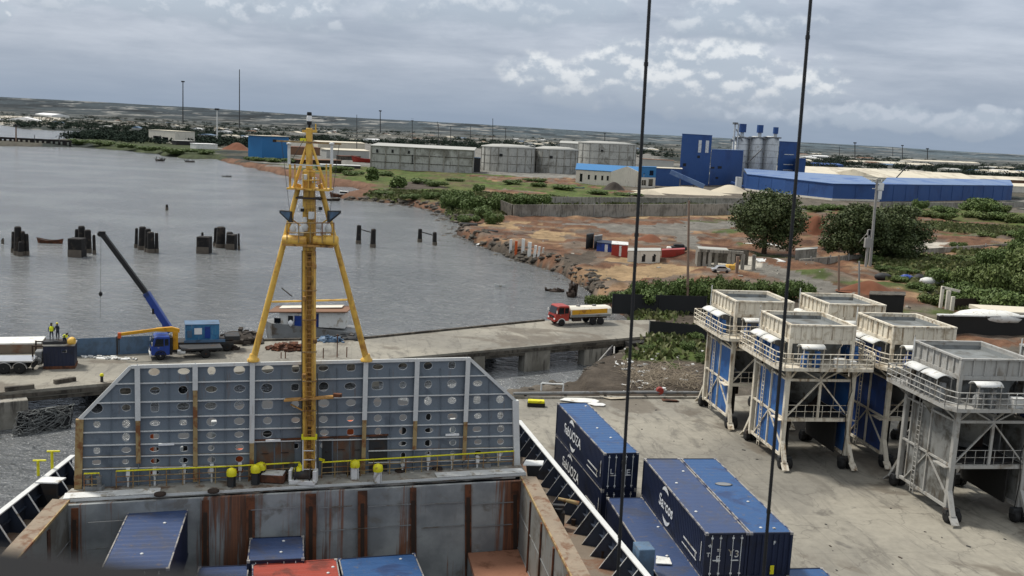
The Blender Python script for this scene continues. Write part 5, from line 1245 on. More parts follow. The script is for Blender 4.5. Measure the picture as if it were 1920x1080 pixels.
# ---------------------------------------------------------------- people
def person(label, loc, rz, vest=True, lean=0.0, group=None):
    t = thing('person', label, 'person', loc, rz, group)
    J = [(0, 0, .95), (0, 0, 1.2), (0, lean*.5, 1.42), (0, lean, 1.52), (0, lean*1.1, 1.66),
         (.1, 0, .9), (.12, .02, .5), (.13, 0, .08), (.14, -.14, .04), (-.1, 0, .9), (-.13, -.03, .5), (-.14, .05, .08), (-.15, -.1, .04),
         (.2, lean*.6, 1.4), (.27, -.05+lean, 1.12), (.22, -.28+lean, 1.05), (-.2, lean*.6, 1.4), (-.28, -.03+lean, 1.12), (-.25, -.2+lean, .95)]
    E_ = [(0, 1), (1, 2), (2, 3), (3, 4), (0, 5), (5, 6), (6, 7), (7, 8), (0, 9), (9, 10), (10, 11), (11, 12), (2, 13), (13, 14), (14, 15), (2, 16), (16, 17), (17, 18)]
    Rd = [.15, .14, .16, .065, .07, .1, .075, .05, .045, .1, .075, .05, .045, .07, .05, .04, .07, .05, .04]
    me = bpy.data.meshes.new('person_body'); me.from_pydata(J, E_, []); o = bpy.data.objects.new('body', me); COL.objects.link(o)
    sk = o.modifiers.new('skin', 'SKIN'); o.modifiers.new('sub', 'SUBSURF').levels = 1
    for i, v in enumerate(me.skin_vertices[0].data): v.radius = (Rd[i], Rd[i]*.8); v.use_root = i == 0
    dg = bpy.context.evaluated_depsgraph_get(); m2 = bpy.data.meshes.new_from_object(o.evaluated_get(dg)); bpy.data.objects.remove(o)
    m2.materials.clear(); m2.materials.append(M_['cloth']); o = bpy.data.objects.new('body', m2); COL.objects.link(o); place(o, (0, 0, 0), t)
    b = MB(); b.lathe([(.02, -.13), (.08, -.1), (.1, 0), (.085, .09), (.02, .13)], (0, lean*1.15, 1.68), 10); b.box((0, lean*1.15-.1, 1.67), (.03, .05, .05)); hd = b.build('head', M_['skin'], t)
    b = MB(); b.lathe([(.12, .03), (.115, .09), (.06, .15), (.01, .16)], (0, lean*1.15, 1.68), 10); b.build('helmet', M_['black'] if vest else M_['ylwb'], hd)
    if vest:
        b = MB(); b.lathe([(.2, .98), (.205, 1.15), (.215, 1.38), (.12, 1.48)], (0, lean*.4, 0), 12); b.build('vest', M_['hivis'], t)
    return t
NB = at(111, 690, QZ); 
def navy_box():
    t = thing('site_box', 'small navy blue steel box with a rusty base and open left frame on the jetty', 'container', at(111, 692, QZ), math.radians(18))
    b = MB(); corr(b, (-1.45, 0, 0), (1.45, 0, 0), .3, 2.35, (0, -1, 0), .35, .03); corr(b, (1.45, 0, 0), (1.45, 2.3, 0), .3, 2.35, (1, 0, 0), .35, .03); corr(b, (1.45, 2.3, 0), (-1.45, 2.3, 0), .3, 2.35, (0, 1, 0), .35, .03); b.build('wall_panel', M_['cside'], t)
    b = MB(); b.box((0, 1.15, 2.42), (3.0, 2.4, .12)); b.build('roof', M_['decklight'], t); b = MB(); b.box((0, 1.15, .15), (3.0, 2.4, .3)); b.build('base', M_['rust'], t)
    b = MB(); b.beam((-2.4, 0, 0), (-2.4, 0, 2.5), .14, .14); b.beam((-2.4, 0, 2.4), (-1.4, 0, 2.4), .12, .12); b.beam((-2.4, 2.2, 0), (-2.4, 2.2, 2.5), .14, .14); b.beam((-2.4, 2.2, 2.4), (-1.4, 2.2, 2.4), .12, .12); builds(b, 'side_frame', M_['rustdark'], t)
    b = MB(); b.box((.5, -.02, 1.85), (.5, .06, .3)); wf = b.build('window', M_['crail'], t); b = MB(); b.box((.5, -.06, 1.85), (.38, .02, .2)); b.build('pane', M_['glass'], wf)
    b = MB(); b.box((-1.9, .9, 1.1), (.7, 1.2, 1.4)); b.lathe([(.3, -.3), (.34, 0), (.3, .3)], (-1.9, .2, .9), 10, axis='Y'); b.build('generator', M_['grey'], t, bevel=.08)
    return t
navy_box()
RT = Matrix.Rotation(math.radians(18), 3, 'Z')
def nb(x, y, z): return at(111, 692, QZ)+RT @ V((x, y, z))
b = MB(); b.extr([nb(-1.5, .3, 2.5), nb(.6, .3, 2.5), nb(.7, 1.7, 2.5), nb(-1.3, 1.6, 2.5)], (0, 0, .28)); tag(b.build('pallet', M_['dark'], None), 'dark pallet of gear on the roof of the navy box', 'pallet')
person('person in yellow hi-vis vest and dark trousers standing on the navy box', nb(-.75, .9, 2.78), .4, True)
person('person in dark clothes and black top beside the yellow vest on the navy box', nb(-.2, 1.1, 2.78), -.3, False, lean=-.05)
cr_ = person('crouched figure in yellow vest at the right end of the navy box roof', nb(.45, .9, 2.5), 1.2, True, lean=-.25); cr_.scale = (1.15, 1.15, .6)
b = MB(); b.lathe([(.35, -.3), (.45, -.1), (.45, .1), (.35, .3)], nb(1.15, .5, 2.75), 10, axis='X'); tag(b.build('yellow_float', M_['ylw'], None), 'orange yellow float lying at the corner of the navy box roof', 'float')
# ---------------------------------------------------------------- vehicles on the jetty
def wheel(parent, c, r, w_, rim='chrome', axis='Y'):
    b = MB(); b.lathe([(r*.6, -w_/2), (r*.95, -w_/2), (r, -w_*.3), (r, w_*.3), (r*.95, w_/2), (r*.6, w_/2)], c, 18, axis=axis); wo = b.build('wheel', M_['rubber'], parent)
    s = -1
    b = MB(); b.lathe([(r*.62, -w_*.42), (r*.58, -w_*.3), (r*.2, -w_*.36), (r*.18, -w_*.5)], c, 14, axis=axis); b.build('rim', M_[rim], wo)
    return wo
def truck_cab(t, mat, x0=0.0, L=1.9, W=2.3, z0=.55, H=2.05):
    b = MB(); hw = W/2
    prof = [(x0+.05, z0), (x0, z0+.55), (x0+.06, z0+.95), (x0+.38, z0+H-.12), (x0+.6, z0+H), (x0+L, z0+H-.02), (x0+L, z0)]
    b.extr([(x, -hw, z) for x, z in prof], (0, W, 0)); cb = b.build('cab', M_[mat], t, bevel=.07)
    b = MB(); b.extr([(x0+.06, -hw+.18, z0+1.02), (x0+.36, -hw+.22, z0+H-.2), (x0+.36, hw-.22, z0+H-.2), (x0+.06, hw-.18, z0+1.02)], (-.06, 0, .02)); b.build('windscreen', M_['glass'], cb)
    for s in (-1, 1):
        b = MB(); y = s*(hw+.012); b.extr([(x0+.32, y, z0+.98), (x0+1.28, y, z0+.98), (x0+1.28, y, z0+H-.25), (x0+.55, y, z0+H-.25)], (0, -s*.02, 0)); b.build('side_window', M_['glass'], cb)
        b = MB(); b.extr([(x0+1.38, y, z0+1.05), (x0+L-.12, y, z0+1.05), (x0+L-.12, y, z0+H-.28), (x0+1.38, y, z0+H-.28)], (0, -s*.02, 0)); b.build('rear_quarter_window', M_['glass'], cb)
        b = MB(); b.box((x0-.02, s*(hw-.3), z0+.3), (.1, .36, .2)); b.build('headlight', M_['whiteclean'], cb, bevel=.02)
        b = MB(); b.box((x0+.1, s*(hw+.18), z0+1.3), (.08, .2, .42)); b.build('mirror', M_['white'], cb, bevel=.03)
        b = MB(); b.box((x0+.75, s*(hw+.02), z0+.85), (.16, .03, .05)); b.build('door_handle', M_['chrome'], cb)
        b = MB(); n_ = 8
        for k in range(n_): 
            a0_, a1_ = PI*k/n_, PI*(k+1)/n_; b.beam((x0+.95+math.cos(a0_)*.56, s*(hw+.01), .5+math.sin(a0_)*.56), (x0+.95+math.cos(a1_)*.56, s*(hw+.01), .5+math.sin(a1_)*.56), .1, .06, up=(0, 1, 0))
        b.build('wheel_arch', M_['palegrey' if mat == 'tred' else 'black'], cb)
    b = MB(); b.box((x0-.03, 0, z0+.05), (.16, W*.98, .26)); b.build('bumper', M_['palegrey' if mat != 'tred' else 'tred'], cb, bevel=.03)
    b = MB(); b.box((x0-.03, 0, z0+.55), (.06, W*.6, .28)); b.build('grille', M_['black'], cb)
    return cb
tk = thing('crane_truck', 'blue flatbed truck with a folded yellow loader crane over its cab', 'truck', at(274, 677, QZ)+V((0, 1.2, 0)), math.radians(24))
truck_cab(tk, 'tblue')
for x in (.95, 5.6):
    for y in (-1.0, 1.0): wheel(tk, (x, y, .5), .5, .3, 'chrome' if x < 1 else 'rust')
b = MB(); b.box((4.2, -.42, .8), (6.6, .12, .24)); b.box((4.2, .42, .8), (6.6, .12, .24)); b.box((5.2, 0, 1.05), (4.3, 2.3, .14)); b.build('chassis', M_['dark'], tk)
b = MB(); b.tube((2.7, -.8, .75), (3.5, -.8, .75), .28, .28, 10); b.build('fuel_tank', M_['palegrey'], tk)
b = MB(); b.box((2.05, -.2, 1.5), (.25, 1.7, 1.9)); b.build('headboard', M_['black'], tk)
b = MB(); b.beam((2.55, 0, .9), (2.55, 0, 2.9), .55, .6); cr = b.build('crane_column', M_['boomy'], tk, bevel=.04)
b = MB(); b.extr([(3.0, -.22, 2.75), (3.0, -.22, 3.15), (2.2, -.22, 3.42), (.6, -.22, 3.32), (.6, -.22, 2.98), (2.3, -.22, 2.85)], (0, .44, 0)); b.build('crane_arm', M_['boomy'], cr, bevel=.03)
b = MB(); b.beam((.7, 0, 3.15), (-2.9, 0, 2.78), .3, .32); b.build('crane_extension', M_['boomy'], cr, bevel=.03)
b = MB(); b.box((-3.05, 0, 2.65), (.35, .3, .6)); b.build('crane_tip', M_['orange'], cr, bevel=.04)
b = MB(); b.box((-3.15, 0, 2.28), (.3, .22, .22)); b.tube((-3.1, 0, 2.2), (-3.1, 0, .8), .04, .04, 6); b.build('crane_hook', M_['dark'], cr)
mcl = at(352, 664, QZ)+V((.5, 2.2, 0)); mrz = math.radians(20)
mc = thing('mobile_crane', 'mobile crane with light blue machine house and long blue and black boom', 'crane', mcl, mrz)
b = MB(); b.box((.4, 0, .95), (6.6, 2.4, .5)); b.box((3.6, 0, 1.5), (1.6, 2.2, .5)); b.build('carrier', M_['dark'], mc, bevel=.05)
for x in (-2.0, -.6, 1.6, 3.0):
    for y in (-1.05, 1.05): wheel(mc, (x, y, .5), .5, .34, 'rust')
b = MB(); b.box((.35, 0, 2.25), (3.6, 2.3, 1.75)); mh = b.build('machine_house', M_['cteal'], mc, bevel=.04)
b = MB(); b.box((.35, 0, 3.15), (3.7, 2.4, .07)); b.build('roof', M_['cslate'], mh)
b = MB(); b.box((-.1, -1.17, 2.4), (.8, .05, .7)); b.build('window', M_['whiteclean'], mh); b = MB(); b.box((.9, -1.17, 2.25), (.6, .04, 1.3)); b.build('door', M_['tblue'], mh); b = MB(); b.box((-1.0, -1.17, 2.1), (.5, .04, .8)); b.build('vent_grille', M_['cslate'], mh)
b = MB(); b.box((.6, -1.2, 1.28), (4.4, .1, .3)); b.build('side_skirt', M_['cslate'], mc)
inv = Matrix.Rotation(-mrz, 3, 'Z')
def loc_(p): return inv @ (V(p)-mcl)
YB = mcl.y-.2
p0, p1, p2 = loc_(atY(321, 622, YB)), loc_(atY(274, 549, YB)), loc_(atY(193, 440, YB))
b = MB(); b.beam(p0, p1, .62, .72, up=(0, 0, 1)); bo = b.build('boom', M_['tblue'], mc, bevel=.04)
b = MB(); b.beam(p1-(p1-p0).normalized()*.1, p2, .42, .5); b.build('boom_extension', M_['black'], bo)
b = MB(); dd = (p2-p1).normalized(); b.box(p2+dd*.15, (.7, .5, .5)); b.lathe([(.22, -.1), (.3, 0), (.22, .1)], p2+V((-.3, 0, .05)), 10, axis='Y'); b.build('boom_head', M_['black'], bo)
b = MB(); b.tube(loc_(atY(308, 618, YB)), loc_(atY(300, 590, YB)), .12, .1, 8); b.build('lift_ram', M_['dark'], bo)
pm = p1.lerp(p0, .4); b = MB(); b.box(pm+V((-.2, 0, -.3)), (.5, .5, .6)); b.build('ram_mount', M_['black'], bo)
h0, h1 = p2+V((-.2, 0, 0)), loc_(atY(188, 598, YB)); hb = loc_(atY(188.5, 551, YB))
b = MB(); b.tube(h0, h1, .018, .018, 5); ho = b.build('hoist_rope', M_['black'], bo); b = MB(); b.lathe([(.05, -.28), (.2, -.15), (.2, .1), (.06, .28)], hb, 8); b.build('hook_block', M_['black'], ho)
tn = thing('tanker_truck', 'red tanker truck with pale tank and yellow stripe at the jetty end', 'truck', at(1030, 612, QZ)+V((.3, 1.2, 0)), math.radians(24))
truck_cab(tn, 'tred', L=2.1, W=2.4, z0=.7, H=2.1)
for x in (1.0, 5.9, 7.1):
    for y in (-1.05, 1.05): wheel(tn, (x, y, .52), .52, .32, 'rust')
b = MB(); b.box((4.6, -.42, .95), (7.6, .14, .26)); b.box((4.6, .42, .95), (7.6, .14, .26)); b.box((3.4, -.9, .85), (1.3, .5, .5)); b.build('chassis', M_['rustdark'], tn)
b = MB(); prof = [(-1.18, 1.15), (-1.22, 1.7), (-1.1, 2.25), (-.7, 2.5), (.7, 2.5), (1.1, 2.25), (1.22, 1.7), (1.18, 1.15)]; b.extr([(2.35, y, z) for y, z in prof], (6.4, 0, 0)); tkk = b.build('tank', M_['cream'], tn, bevel=.05)
b = MB(); b.beam((2.5, -1.24, 1.85), (8.0, -1.23, 2.0), .03, .62); b.build('stripe', M_['boomy'], tkk)
b = MB(); b.box((5.5, -1.21, 1.35), (6.2, .02, .3)); b.build('lower_band', M_['grey'], tkk)
b = MB(); b.lathe([(.3, 0), (.3, .15), (.2, .2)], (4, 0, 2.5), 10); b.lathe([(.3, 0), (.3, .15), (.2, .2)], (6.5, 0, 2.5), 10); b.build('manhole', M_['grey'], tkk)
# flatbed trailer with bright wheels at the left edge
tr = thing('flatbed_trailer', 'silver decked trailer with bright wheel rims at the left edge of the jetty', 'trailer', at(-6, 704, QZ)+V((0, .8, 0)), math.radians(14))
b = MB(); b.box((-1.5, .9, 1.25), (9.0, 2.4, .22)); b.build('deck', M_['chrome'], tr, bevel=.05)
for x in (-1.5, .35, 1.75):
    wheel(tr, (x, -.25, .55), .55, .3, 'chrome'); wheel(tr, (x, 2.05, .55), .55, .3, 'chrome')
    b = MB(); n_ = 8
    for k in range(n_): 
        a0_, a1_ = PI*k/n_, PI*(k+1)/n_; b.beam((x+math.cos(a0_)*.66, -.25, .55+math.sin(a0_)*.62), (x+math.cos(a1_)*.66, -.25, .55+math.sin(a1_)*.62), .36, .04)
    b.build('mudguard', M_['chrome'], tr)
b = MB(); b.box((-1.5, .4, .85), (8, .14, .4)); b.box((-1.5, 1.4, .85), (8, .14, .4)); b.box((2.9, .9, .75), (.3, 2, .3)); b.build('chassis', M_['black'], tr)
sl = thing('slab_barge', 'low white topped pontoon with brown side beyond the trailer', 'pontoon', at(20, 664, QZ)+V((0, 0, 0)), math.radians(18))
b = MB(); b.box((-3, 1.8, .5), (12, 3.4, 1.0)); b.build('hull', M_['deckbrown'], sl, bevel=.05); b = MB(); b.box((-3, 1.8, 1.08), (11.9, 3.3, .14)); b.build('deck', M_['white'], sl)
b = MB(); b.box((-6.1, .08, .55), (.8, .06, .7)); b.build('red_plate', M_['tred'], sl)
# white workboat behind the jetty, seen past the mast
bt = thing('workboat', 'white workboat with rust brown roofed wheelhouse moored behind the jetty', 'boat', at(575, 640, 0)+V((0, 9, 0)))
BY = 124.0
def W_(px, py, dy=0): return atY(px, py, BY+dy)
b = MB(); z1 = 3.2
bowp = [W_(482, 612), W_(505, 612), W_(660, 612), W_(660, 612)]
xl, xr_ = W_(492, 620).x, W_(668, 620).x
hullp = [(xl, BY+.6), (xl+1.6, BY-1.6), (xr_, BY-1.8), (xr_+.3, BY+.6), (xr_, BY+3.0), (xl+1.6, BY+2.8)]
vs = [V((x, y, 3.6 if i in (0, 1, 5) else 2.9)) for i, (x, y) in enumerate(hullp)]+[V((x+(.8 if i == 0 else 0), y*.9+BY*.1+.06, -.3)) for i, (x, y) in enumerate(hullp)]
b.add(vs, [(0, 1, 2, 3, 4, 5)]+[(i, i+6, (i+1) % 6+6, (i+1) % 6) for i in range(6)]); b.build('hull', M_['grey'], bt)
def wbox(px0, py0, px1, py1, d0, d1, name, mat, parent=bt, bevel=0):
    p, q = W_(px0, py0, d0), W_(px1, py1, d0); bb = MB(); bb.span((p.x, BY+d0, min(p.z, q.z)), (q.x, BY+d1, max(p.z, q.z))); return bb.build(name, M_[mat], parent, bevel=bevel)
wh = wbox(524, 586, 570, 618, -1.2, 1.6, 'wheelhouse', 'white'); wbox(598, 584, 646, 616, -1.2, 1.6, 'after_cabin', 'white'); wbox(568, 588, 600, 616, -.6, 1.4, 'cabin_link', 'tblue')
wbox(540, 592, 549, 618, -1.26, -1.2, 'door', 'black', wh); wbox(514, 596, 526, 606, -1.27, -1.2, 'window', 'glass', wh); wbox(552, 592, 568, 618, -1.27, -1.2, 'blue_door', 'tblue', wh)
p, q = W_(508, 582), W_(655, 582)
b = MB(); b.extr([(p.x, BY-1.7, p.z), (q.x, BY-1.7, q.z), (q.x+.2, BY+2.2, q.z+.1), (p.x+.2, BY+2.2, p.z+.1)], (0, 0, .14)); ro = b.build('roof', M_['brownroof'], bt)
b = MB(); b.extr([(p.x+1.0, BY+.2, p.z+.25), (q.x-1.0, BY+.2, q.z+.25), (q.x-1.0, BY+2.0, q.z+.3), (p.x+1.0, BY+2.0, p.z+.3)], (0, 0, .08)); b.build('roof_cover', M_['cream'], ro)
p, q = W_(510, 566, 2), W_(652, 562, 2); b = MB(); b.beam(p, q, .3, .2); b.build('roof_beam', M_['ylw'], ro)
p, q = W_(528, 540, 1), W_(548, 556, 1); b = MB(); b.tube(p, q, .07, .07, 6); b.build('derrick', M_['rustdark'], ro)
p = W_(545, 606, -1.6); b = MB(); b.lathe([(.1, -.4), (.34, -.1), (.34, .2), (.1, .4)], p, 8); b.build('life_raft', M_['whiteclean'], bt)
# clutter on the jetty round the boat
def heap(name, label, cat, px, py, z, rx, ry, hz_, mat, n=40, s0=.15, s1=.5, seed=1):
    """a pile of angular scraps on a low mound"""
    c = at(px, py, z); rr_ = random.Random(seed); b = MB()
    for k in range(n):
        a, r_ = rr_.uniform(0, 2*PI), math.sqrt(rr_.random()); hgt = hz_*(1-r_*r_)
        p = c+V((math.cos(a)*r_*rx, math.sin(a)*r_*ry, hgt*rr_.uniform(.3, 1)+.05))
        R_ = Matrix.Rotation(rr_.uniform(0, PI), 3, 'Z') @ Matrix.Rotation(rr_.uniform(-.5, .5), 3, 'X')
        b.box(p, (rr_.uniform(s0, s1)*2, rr_.uniform(s0, s1), rr_.uniform(s0, s1)*.5), M=R_)
    b.blob(c+V((0, 0, -.05)), 1.0, rr_, 9, 6, .15, (rx*.8, ry*.8, hz_*.8))
    o = b.build(name, M_[mat], None); return tag(o, label, cat)
heap('net_heap', 'dark green mound of tarpaulin and nets on the jetty right of the crane', 'heap', 450, 640, QZ, 3.0, 2.4, 1.5, 'spoil', 30, .2, .6, 4)
heap('scrap_pile', 'rusty scrap timber pile behind the mobile crane', 'scrap', 405, 652, QZ, 2.6, 1.4, .8, 'rustdark', 60, .12, .5, 5)
heap('timber_stack', 'reddish brown timber boards stacked behind the mast on the jetty', 'timber', 540, 655, QZ, 2.4, 1.2, .7, 'rust', 50, .2, .6, 6)
heap('rope_coils', 'grey mooring gear heaped beside the right mast leg', 'ropes', 650, 636, QZ, 2.2, 1.0, .6, 'dark', 40, .1, .35, 7)
heap('rubble', 'pale rubble lying along the near side of the hoarding', 'rubble', 205, 672, QZ, 3.4, .5, .25, 'palegrey', 30, .1, .3, 8)
heap('gear_heap', 'pale grey deck gear and hoses heaped beside the mast foot on the jetty', 'gear', 618, 640, QZ, 1.8, .9, .8, 'cslate', 34, .1, .4, 9)
for i, (x, y0, y1) in enumerate(((527, 660, 672), (535, 660, 672), (606, 652, 672), (632, 625, 670), (650, 650, 670))):
    b = MB(); p, q = at(x, y1, QZ), at(x, y1, QZ)+V((0, 0, (y1-y0)/17)); b.tube(p, q, .06, .06, 6); tag(b.build('rusty_post', M_['rust'], None), 'thin rusty post standing on the jetty behind the breakwater', 'post', 'rusty posts on the jetty by the mast')
b = MB(); q = at(145, 706, QZ)
for px, py, c_ in ((191, 716, 'ylwb'),):
    q = at(px, py, QZ); t = thing('bollard', 'small dark bollard with yellow top on the near edge of the jetty', 'bollard', q); b = MB(); b.lathe([(.16, 0), (.14, .5), (.2, .6)], q, 8); b.build('post', M_['dark'], t); b = MB(); b.lathe([(.2, .6), (.2, .75), (.1, .85)], q, 8); b.build('cap', M_['ylwb'], t)
# ================================================================ the shore: buildings, tanks, fences, poles
def gl(px, py): return G(px, py)
def topz(px, py, p): return atY(px, py, p.y).z
def quadprism(b, A, Bp, back, z0, z1, z1b=None):
    """walls over base line A-Bp, depth vector back, eaves height z1 (front) and z1b (rear)"""
    z1b = z1 if z1b is None else z1b
    P = [V((A.x, A.y, z0)), V((Bp.x, Bp.y, z0)), V((Bp.x, Bp.y, z0))+back, V((A.x, A.y, z0))+back]
    T = [V((A.x, A.y, z1)), V((Bp.x, Bp.y, z1)), V((Bp.x+back.x, Bp.y+back.y, z1b)), V((A.x+back.x, A.y+back.y, z1b))]
    return b.add(P+T, [(3, 2, 1, 0), (4, 5, 6, 7), (0, 1, 5, 4), (1, 2, 6, 5), (2, 3, 7, 6), (3, 0, 4, 7)])
def bk_(A, Bp, depth):
    d = (Bp-A); d.z = 0; d.normalize(); return V((-d.y, d.x, 0))*depth
def front(A, Bp, s0, s1, z0, z1, off=.06):               # flat panel on the front wall, s in 0..1
    n = bk_(A, Bp, -1); p, q = A.lerp(Bp, s0)+n*off, A.lerp(Bp, s1)+n*off
    b = MB(); b.extr([V((p.x, p.y, z0)), V((q.x, q.y, z0)), V((q.x, q.y, z1)), V((p.x, p.y, z1))], n*-.04); return b
def building(name, label, cat, l, r, topy, depth, wall, roof, overhang=.4, rise=0.0, group=None, windows=(), rw=None):
    A, Bp = gl(*l), gl(*r); z0 = min(A.z, Bp.z)-.4
    t = thing(name, label, cat, V((A.x, A.y, z0)), None, group); h = topz(l[0], topy, A); m_ = (A+Bp)/2; back = V((m_.x, m_.y, 0)).normalized()*depth if l[0] > 1000 else bk_(A, Bp, depth)
    b = MB(); quadprism(b, A, Bp, back, z0, h); wo = b.build('wall', M_[wall], t)
    b = MB(); o = back.normalized()*overhang; u_ = (Bp-A).normalized()*overhang
    quadprism(b, A-o-u_, Bp-o+u_, back+o*2, h+.005, h+.3, h+.3+rise); ro = b.build('roof', M_[roof], t)
    for s0, s1, a, c, m in windows: front(A, Bp, s0, s1, z0+(h-z0)*a, z0+(h-z0)*c).build('window' if m != 'door' else 'door', M_['glass'], wo)
    return t, A, Bp, z0, h, back
# ---- blue factory
t, A, Bp, z0, h, back = building('factory_tower', 'tall blue clad factory tower with two slot windows near its top', 'building', (1272, 347), (1328, 348), 251, 22, 'fblue', 'fblue', .2, 0)
H_T = h-z0
for s0, s1, a, c in ((.56, .66, .66, .9), (.8, .91, .66, .9)): front(A, Bp, s0, s1, z0+H_T*a, z0+H_T*c, .1).build('slot_window', M_['palegrey'], t)
for s0, s1, a, c in ((.1, .2, .38, .44), (.55, .64, .55, .6)): front(A, Bp, s0, s1, z0+H_T*a, z0+H_T*c, .1).build('window', M_['black'], t)
t, A, Bp, z0, h, back = building('factory_block', 'blue clad factory block of middle height with scattered dark openings', 'building', (1329, 348), (1389, 346), 280, 30, 'fblue', 'froof', .3, 0)
for s0, s1, a, c in ((.02, .12, .48, .53), (.22, .34, .48, .55), (.18, .26, .2, .25)): front(A, Bp, s0, s1, z0+(h-z0)*a, z0+(h-z0)*c, .1).build('window', M_['black'], t)
building('factory_annex', 'low blue annex with flat roof at the left of the factory', 'building', (1227, 348), (1276, 350), 315, 18, 'fblue', 'paleroof', .4, 0)
A, Bp = gl(1256, 352), gl(1314, 352); p, q = atY(1257, 322, A.y-4), atY(1320, 350, A.y-8)
tcv = thing('conveyor', 'inclined grey blue conveyor gallery running down from the factory annex', 'conveyor', q)
b = MB(); b.beam(p, q, 3, 2.6); b.build('gallery', M_['froof'], tcv); b = MB()
for k in (.3, .7): r_ = p.lerp(q, k); b.beam(r_, V((r_.x, r_.y, 2)), .5, .5)
builds(b, 'support', M_['grey'], tcv)
q = gl(1400, 352); p, r_ = atY(1370, 343, q.y-4), atY(1410, 358, q.y-6); b = MB(); b.tube(p, r_, 1.4, 1.4, 10); tag(b.build('duct', M_['fblue'], None), 'fat blue duct curving down at the foot of the silos', 'duct')
q = gl(1380, 358); b = MB(); b.extr([q+V((0, 0, 0)), q+V((3, 0, 0)), q+V((3, 0, 8)), q+V((0, 0, 8))], (0, 4, 0)); tag(b.build('support_tower', M_['silo'], None), 'pale steel support tower between blue block and silos', 'tower')
YS = gl(1420, 346).y+22
for i, (x, w_) in enumerate(((1384, 30), (1413, 29), (1440, 29))):
    c = atY(x, 325, YS); top = atY(x, 259, YS).z; r = w_*YS/FPX/2
    lab = ('grey steel silo, leftmost of three beside the blue factory block', 'grey steel silo in the middle of three with a sloping pipe across it', 'grey steel silo, rightmost of three beside the blue tower')[i]
    t = thing('silo', lab, 'silo', (c.x, c.y, 2), None, 'steel silos at the factory')
    b = MB(); b.lathe([(r, 2), (r, top), (r*.5, top+1.5)], (c.x, c.y, 0), 24); so_ = b.build('drum', M_['silo'], t)
    b = MB()
    for k in range(5): z = 12+(top-12)*k/5; b.lathe([(r+.03, z), (r+.12, z+.1), (r+.03, z+.2)], (c.x, c.y, 0), 24, cap=False)
    b.build('band', M_['grey'], so_)
    b = MB(); b.beam((c.x-r, c.y-r*.9, 4), (c.x-r, c.y-r*.9, top+.6), .7, .7); b.build('ladder_tower', M_['grey'], t)
    b = MB(); b.box((c.x, c.y-r*.5, top+.5), (r*2+.6, r, .9)); b.build('gantry', M_['grey'], t)
    yt = (232, 234, 238)[i]; zt = atY(x, yt, YS).z; x2 = c.x+(-.2, .9, 1.6)[i]*1.2
    b = MB(); b.lathe([(1.3, top+1.0), (1.3, top+(zt-top)*.45)], (x2, c.y-r*.6, 0), 10); b.build('filter_base', M_['silo'], t)
    b = MB(); b.lathe([((2.6, 2.3, 1.9)[i], top+(zt-top)*.42), ((2.6, 2.3, 1.9)[i], zt)], (x2, c.y-r*.6, 0), 12); b.build('dust_filter', M_['fblue'], t)
c = atY(1371, 325, YS-6); zt = atY(1371, 231, YS-6).z
t = thing('bucket_elevator', 'thin grey bucket elevator tower rising beside the left silo', 'elevator', (c.x, c.y, 2))
b = MB(); b.beam((c.x, c.y, 2), (c.x, c.y, zt), 1.1, 1.1); b.beam((c.x+2.4, c.y, 20), (c.x+2.4, c.y, zt), .9, .9); b.build('leg', M_['silo'], t)
b = MB(); b.box((c.x, c.y, zt), (3.4, 2, 1.4)); b.box((c.x-1.5, c.y, zt-12), (2, 1.5, 1.5)); b.beam((c.x+1, c.y, zt-4), (c.x+6, c.y, zt-12), .7, .7); b.build('head', M_['grey'], t)
p, q = atY(1399, 308, YS-12), atY(1428, 280, YS-12); b = MB(); b.tube(p, q, .45, .45, 8); tag(b.build('inclined_pipe', M_['grey'], None), 'dark pipe sloping across the front of the silos', 'pipe')
t, A, Bp, z0, h, back = building('blue_tower', 'blue tower with pale ledges standing right of the silos', 'building', (1454, 350), (1490, 351), 265, 16, 'fblue', 'fblue', .3, 0)
for a in (.38, .5, .72): front(A, Bp, .3, .8, z0+(h-z0)*a, z0+(h-z0)*a+.5, .2).build('ledge', M_['palegrey'], t)
building('tower_annex', 'small blue box building against the right side of the blue tower', 'building', (1489, 352), (1506, 353), 297, 12, 'fblue', 'fblue', .2, 0)
# long warehouse, two wings
t = thing('warehouse', 'long low blue warehouse wing nearest the silos with bent front', 'building', gl(1480, 366))
P = [gl(1398, 356), gl(1470, 366), gl(1560, 376), gl(1644, 378)]; hh_ = [topz(1398, 327, P[0]), topz(1470, 335, P[1]), topz(1560, 345, P[2]), topz(1638, 346, P[3])]; hz_ = 11.0
bkv = V((12, 62, 0)); top_ = [V((p.x, p.y, z)) for p, z in zip(P, hh_)]; b = MB()
for i in range(3): b.quad(V((P[i].x, P[i].y, 1)), V((P[i+1].x, P[i+1].y, 1)), top_[i+1], top_[i])
e0, e1 = P[0]+bkv, P[3]+bkv
b.quad(V((P[3].x, P[3].y, 1)), V((e1.x, e1.y, 1)), V((e1.x, e1.y, hh_[3])), top_[3]); b.quad(V((P[0].x, P[0].y, 1)), top_[0], V((e0.x, e0.y, hh_[0])), V((e0.x, e0.y, 1))); b.build('wall', M_['fblue'], t)
b = MB(); b.add([p+V((0, -.4, .15)) for p in top_]+[V((e1.x, e1.y, hh_[3]+2.6)), V((e0.x, e0.y, hh_[0]+2.0))], [(0, 1, 2, 3, 4, 5)]); b.build('roof', M_['froof'], t)
b = MB()
for i in range(3): b.beam(top_[i]+V((0, -.3, .1)), top_[i+1]+V((0, -.3, .1)), .5, .4)
b.build('gutter', M_['fblue'], t)
b = MB()
for i in range(3): b.beam(V((P[i].x, P[i].y-.3, 2.4)), V((P[i+1].x, P[i+1].y-.3, 2.4)), .5, 1.6)
b.build('plinth', M_['cream'], t)
